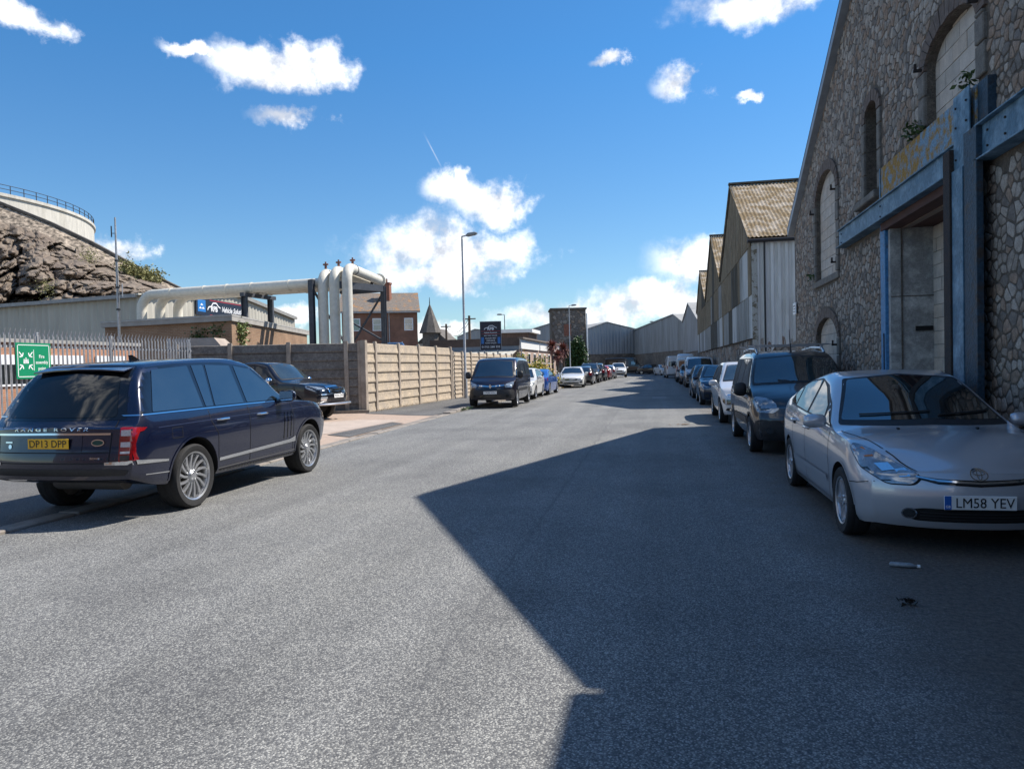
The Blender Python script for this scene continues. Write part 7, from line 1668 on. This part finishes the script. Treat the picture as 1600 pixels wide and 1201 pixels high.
# container, shrub, cordylines
ct = thing('grey_container', 'dark grey storage container beside the yellow shrub', 'container'); p = at(806, 595, 46); p2_ = at(833, 595, 50); MB().prism([(p.x - 2.2, p.y + .3, 0), (p.x, p.y, 0), (p2_.x - .4, p2_.y, 0), (p.x - 2, p.y + 4.6, 0)], (0, 0, 2.05)).build('box', mat('container_grey', (.10, .11, .125), rough=.6, var=.15), ct, fix=True)
for k in range(5): q = Vector((p.x, p.y, 0)).lerp(Vector((p2_.x - .4, p2_.y, 0)), (k + .5) / 5); MB().box(q.x, q.x + .06, q.y - .05, q.y + .05, .1, 1.95).build('rib', mat('container_grey', (0, 0, 0)), ct)
ys = thing('flowering_shrub', 'bright yellow green flowering shrub beside the low office', 'shrub'); c0 = at(853, 585, 47.5); pts = []; r = random.Random(12)
for i in range(40): pts.append((c0.x + r.uniform(-1.8, .2), c0.y + r.uniform(-1.5, 2.5), .3 + abs(r.gauss(.45, .38))))
leaves('leaves', pts, 4200, .08, mat('yellow_green_leaf', (.28, .27, .03), rough=.6, var=.45, scale=3, col2=(.12, .17, .03)), ys, 5, .22); leaves('flowers', pts, 2200, .06, mat('yellow_flower', (.62, .42, .03), rough=.6, var=.2), ys, 6, .26)
for i in range(6): MB().path([(c0.x + r.uniform(-.8, .8), c0.y + r.uniform(-.5, 1), 0), pts[i]], [.04, .015], 5).build('stem', WOOD, ys)
def cordyline(px, py, D, R, lab, seed):
    h = at(px, py, D); t = thing('cordyline', lab, 'palm', (h.x, h.y, 0), 0, 'bronze cordylines in front of the office'); MB().path([(.1, 0, 0), (.03, 0, h.z * .5), (0, 0, h.z)], [.10, .075, .07], 8).build('trunk', mat('palm_bark', (.10, .075, .055), rough=.95, var=.3, scale=9), t, smooth=50)
    r = random.Random(seed); m_ = MB()
    for i in range(260):
        d = Vector((r.gauss(0, 1), r.gauss(0, 1), r.gauss(.25, .8))).normalized(); s_ = d.cross(Vector((0, 0, 1))).normalized() * .05; L = R * r.uniform(.75, 1.15); p0 = Vector((0, 0, h.z)); pm = p0 + d * L * .55; pe = p0 + d * L + Vector((0, 0, -.25 * L * (1 - d.z)))
        m_.add([p0 - s_ * .5, p0 + s_ * .5, pm + s_, pm - s_, pe], [(0, 1, 2, 3), (3, 2, 4)])
    m_.build('crown', mat('bronze_leaf', (.22, .085, .065), rough=.5, var=.5, scale=3), t)
cordyline(862, 541, 62, .70, 'taller bronze leaved cordyline nearest the white fascia', 1); cordyline(880, 545, 66, .72, 'bronze leaved cordyline beside the street lamp', 2); cordyline(871, 556, 58, .62, 'shorter bronze leaved cordyline between two others', 3)
# stone tower
tw = thing('stone_tower', 'square dark rubble stone tower with ivy at its foot', 'tower'); a = at(861, 484, 100); b = at(915, 483, 100); u3 = Vector((b.x - a.x, b.y - a.y, 0)); wl = u3.length; u3.normalize(); n3 = Vector((u3.y, -u3.x, 0)); hgt = a.z
walls('wall', [(a.x, a.y), (b.x, b.y), (b.x - n3.x * 5, b.y - n3.y * 5), (a.x - n3.x * 5, a.y - n3.y * 5)], 0, hgt, MORTAR, tw)
st = MB(); r = random.Random(5)
for (c, pl) in rubble(0, wl, 0, hgt, .40, .32, 91, lambda p: .1 < p[0] < wl - .1 and .1 < p[1] < hgt - .15):
    vs, fs = stone_geo(c, pl, lambda s, z, d_: Vector((a.x, a.y, 0)) + u3 * s + n3 * d_ + Vector((0, 0, z)), r, .025, .05); st.add(vs, fs, r.choices((0, 1, 2, 3), (3, 0, 1, 8))[0])
tag(st.build('tower_stones', STONES, tw, smooth=32, fix=True), kind='stuff')
MB().prism([Vector((a.x, a.y, hgt)) - u3 * .15 + n3 * .15, Vector((b.x, b.y, hgt)) + u3 * .15 + n3 * .15, Vector((b.x, b.y, hgt)) + u3 * .15 - n3 * 5.1, Vector((a.x, a.y, hgt)) - u3 * .15 - n3 * 5.1], (0, 0, .22)).build('parapet', SLATED, tw, fix=True)
MB().prism([Vector((a.x, a.y, 5.6)) + u3 * 1.7 + n3 * .07, Vector((a.x, a.y, 5.6)) + u3 * 2.7 + n3 * .07, Vector((a.x, a.y, 7.2)) + u3 * 2.7 + n3 * .07, Vector((a.x, a.y, 7.2)) + u3 * 1.7 + n3 * .07], n3 * .03).build('bricked_window', mat('chimney_brick', (0, 0, 0)), tw, fix=True)
MB().path([Vector((b.x, b.y, 0)) + u3 * .12 + n3 * .1, Vector((b.x, b.y, hgt - .6)) + u3 * .12 + n3 * .1], .10, 8).build('downpipe', WHITEPRINT, tw)
it = thing('ivy', 'dark green ivy bush covering the foot of the stone tower', 'ivy'); pts = []
for i in range(60): s = r.uniform(2.2, 4.5); z = r.uniform(.2, 5.4 - abs(s - 3.4) * 1.6); q = Vector((a.x, a.y, 0)) + u3 * s + n3 * r.uniform(.2, .9); pts.append((q.x, q.y, max(.2, z)))
leaves('leaves', pts, 2600, .15, IVY, it, 9, .3); MB().path([(pts[0][0], pts[0][1], 0), (pts[0][0], pts[0][1], 3)], .06, 6).build('stem', WOOD, it)
# ------------------------------------------------------------------ far pale sheds round the bend
PALE = mat('pale_grey_cladding', (.32, .335, .345), rough=.65, var=.12, scale=.3, col2=(.26, .27, .275), stretch=(1, 1, .15)); PALE2 = mat('stained_pale_sheet', (.33, .34, .345), rough=.7, var=.2, scale=.35, col2=(.22, .22, .21), stretch=(1, 1, .2))
def far_shed(name, label, p0, p1, prof, base, m, depth=25, roofm=None, pitch=.6, side=None):
    """one flat-fronted shed: front from p0 to p1, prof = list of (fraction, height)"""
    t = thing(name, label, 'shed'); p0, p1 = Vector((p0[0], p0[1])), Vector((p1[0], p1[1])); u = (p1 - p0).normalized(); L = (p1 - p0).length; n_ = Vector((u.y, -u.x)); n_ = n_ if n_.dot(-p0) > 0 else -n_
    hf = lambda s: lerp_line(prof, min(1, s / L)); k = max(1, int(L / 3.2)); w = L / k
    for i in range(k):
        o_ = p0 + u * (w * i); corr((o_.x + n_.x * (.05 + .012 * (i % 2)), o_.y + n_.y * (.05 + .012 * (i % 2)), 0), (u.x, u.y, 0), (n_.x, n_.y, 0), w + .04, lambda s: base, lambda s, i=i: max(base + .1, hf(w * i + s)), pitch, .05).build('cladding_sheet', m, t, smooth=60)
    MB().add([W3(p0 - n_ * .06, base)] + [W3(p0 + u * L * a_ - n_ * .06, z_ - .05) for (a_, z_) in prof] + [W3(p1 - n_ * .06, base)], [list(range(len(prof) + 2))]).build('cladding_backing', m, t)
    MB().prism([(p0.x, p0.y, 0), (p1.x, p1.y, 0), (p1.x - n_.x * .5, p1.y - n_.y * .5, 0), (p0.x - n_.x * .5, p0.y - n_.y * .5, 0)], (0, 0, base + .03)).build('base_wall', mat('far_base_masonry', (.16, .135, .11), rough=.95, var=.35, scale=1.5, speck=.3, spscale=6), t, fix=True)
    for i in range(len(prof) - 1):
        a_, b_ = p0 + u * L * prof[i][0], p0 + u * L * prof[i + 1][0]; off = n_ * .2; bk_ = -n_ * depth
        MB().prism([W3(a_ + off, prof[i][1]), W3(b_ + off, prof[i + 1][1]), W3(b_ + bk_, prof[i + 1][1]), W3(a_ + bk_, prof[i][1])], (0, 0, .16)).build('roof_slope', roofm or mat('pale_roof_sheet', (.30, .30, .29), rough=.8, var=.2, scale=.8), t, fix=True)
    return t
Q1 = at(1068, 504, 88); Q2 = at(991, 516.5, 125); Q3 = at(916, 515, 122)
far_shed('pale_shed', 'pale grey shed gable next to the last brown gable', (3.55, 71.02), (Q1.x, Q1.y), [(0, 5.5), (.56, 7.95), (1, Q1.z)], 2.7, PALE2, depth=12)
hz_ = at(1054, 492, 97).z
far_shed('pale_shed', 'long pale grey shed with stained panels on the bend', (Q1.x, Q1.y), (Q2.x, Q2.y), [(0, Q1.z), (.14, 7.66), (1, Q2.z)], 3.1, PALE2, depth=14)
pkz = at(942, 504, 123).z
far_shed('pale_shed', 'grey gabled hall closing the end of the street', (Q2.x + .9, Q2.y + .25), (Q3.x, Q3.y), [(0, Q2.z), (.62, pkz), (1, Q3.z)], 3.3, PALE, depth=30)
Q4 = at(815, 520, 124); far_shed('pale_shed', 'grey shed roof rising behind the stone tower', (Q3.x - .05, Q3.y + 1), (Q4.x, Q4.y), [(0, Q3.z), (.42, Q3.z + 1.6), (1, Q4.z)], 3.3, PALE, depth=30)
Q5 = at(765, 517, 135); Q6 = at(715, 527, 137); far_shed('pale_shed', 'small far grey gable beside the garage sign', (Q5.x, Q5.y), (Q6.x, Q6.y), [(0, Q5.z), (.45, Q5.z + .35), (1, Q6.z)], 2.5, PALE, depth=20)
# yard slab that lifts the car seen over the fence
tag(MB().cbox(-20, -13.0, 37, 45, 0, 1.5, .02).build('raised_yard', CONCW), 'raised concrete yard behind the fence', kind='structure')
# ------------------------------------------------------------------ parked vehicles
BLK = paint('gloss_black_paint', (.010, .010, .013), metal=.3); AUB = paint('aubergine_black_paint', (.014, .010, .020), metal=.5); WHT = paint('white_paint', (.66, .66, .65), flake=.03); SIL = paint('silver_paint', (.42, .43, .45), metal=.7)
NAVY = paint('dark_navy_paint', (.015, .022, .042), metal=.5); GRY = paint('gunmetal_paint', (.06, .062, .07), metal=.6); BLU = paint('bright_blue_paint_car', (.015, .10, .42), metal=.4); TEAL = paint('dark_slate_paint', (.03, .04, .05), metal=.5); REDC = paint('red_paint', (.30, .012, .015), metal=.2)
UP, DOWN = RAD(90), RAD(-90)
G1 = None
car_range().place('parked_suv', 'large dark blue luxury four by four parked half on the kerb', 'suv', (-6.53, 9.34, .0), RAD(89.9))
car_prius().place('parked_hatchback', 'silver five door hatchback with a sloping tail parked by the blue steel doorway', 'car', (2.455, 8.58, 0), RAD(-89.8))
car_ranger().place('pickup_truck', 'black pickup truck with chrome grille and bull bar by the shaded fence', 'pickup', (-13.1, 22.3, .02), RAD(-6)).scale = (1.07, 1.07, 1.07)
car_berlingo().place('parked_van_car', 'dark blue tall family van with roof bars behind the silver hatchback', 'car', (2.40, 14.97, 0), RAD(-89.5))
car_picasso().place('people_carrier', 'pearl white people carrier between the roof-barred van and a dark hatchback', 'car', (2.38, 21.4, 0), RAD(-90))
car_hatch(NAVY, 'WF11 UJB').place('parked_hatchback', 'dark navy hatchback facing out behind the white people carrier', 'car', (2.30, 29.85, 0), RAD(-90))
car_hatch(TEAL, 'MT05 PLK', estate=True).place('parked_estate', 'dark slate estate car in front of the white panel van', 'car', (2.22, 35.0, 0), RAD(-90))
car_van(WHT, 'HV12 RRO').place('panel_van', 'white panel van with dark bumper in the right hand row', 'van', (2.42, 49.75, 0), RAD(-90))
car_hatch(GRY, 'KX06 TBN').place('parked_hatchback', 'gunmetal hatchback tucked behind the white panel van', 'car', (2.2, 56.3, 0), RAD(-90))
car_van(SIL, None, windows=True).place('minibus', 'silver windowed minibus facing away, red tail lights showing', 'van', (2.1, 62.6, 0), RAD(90))
car_van(WHT, None, high=.45).place('high_roof_van', 'white high roof van beyond the silver minibus', 'van', (2.2, 70.5, 0), RAD(-90))
car_van(WHT, None, high=.35, black_bumper=False).place('delivery_van', 'white delivery van at the far end of the right hand row', 'van', (1.3, 79.5, 0), RAD(94))
car_saloon(WHT, None, coupe=True).place('white_coupe', 'low white coupe parked before the pale grey sheds', 'car', (.35, 97, 0), RAD(-75))
car_saloon(BLK, None).place('black_saloon', 'black saloon parked beside the black camper van', 'car', (-1.2, 108, 0), RAD(-40))
car_camper().place('camper_van', 'black camper van parked side on at the end of the street', 'van', (-5.3, 112.0, 0), RAD(-10))
car_van(AUB, 'YP08 NTC', windows=True, chrome=True).place('passenger_van', 'black passenger van with chrome grille bar facing up the street', 'van', (-6.58, 29.75, .03), RAD(-88))
car_hatch(WHT, 'AJ08 VXE', estate=True).place('parked_estate', 'white estate car directly behind the black passenger van', 'car', (-6.86, 35.85, .03), RAD(-88))
car_saloon(BLU, None, 'GN03 ESF', coupe=True).place('blue_coupe', 'bright blue coupe facing away behind the white estate', 'car', (-6.85, 40.6, .03), RAD(90))
car_saloon(WHT, 'YX67 KLM').place('white_saloon', 'white saloon with wide dark grille heading the far left row', 'car', (-6.35, 53.0, .02), RAD(-86))
car_hatch(GRY, None, 'BD15 LHT').place('parked_hatchback', 'grey hatchback with red tail lights behind the white saloon', 'car', (-6.2, 58.8, .02), RAD(91))
car_suv(BLK, 'RO18 NHP', None).place('parked_suv', 'black estate suv with roof rails in the far left row', 'suv', (-6.2, 64.6, .02), RAD(-89))
car_suv(TEAL, None, 'WN14 ZTH', rails=False).place('parked_suv', 'dark slate suv without rails behind the railed black one', 'suv', (-6.1, 70.2, .02), RAD(91))
car_hatch(REDC, None, 'EA59 KDV').place('parked_hatchback', 'red hatchback among dark cars in the far left row', 'car', (-6.0, 75.7, .02), RAD(90))
car_hatch(SIL, None, 'SV10 DGU').place('parked_hatchback', 'silver hatchback next to the red one in the far left row', 'car', (-5.8, 81.2, .02), RAD(91))
car_suv(WHT, 'WK66 OJA', None, rails=False).place('parked_suv', 'white suv last in the far left row', 'suv', (-5.0, 87.5, .02), RAD(-86))
car_suv(paint('mid_blue_paint', (.03, .08, .20), metal=.5), 'LC17 HFY', None).place('parked_suv', 'blue suv on the raised yard behind the sunlit fence', 'suv', (-15.6, 41.0, 1.5), RAD(-70))
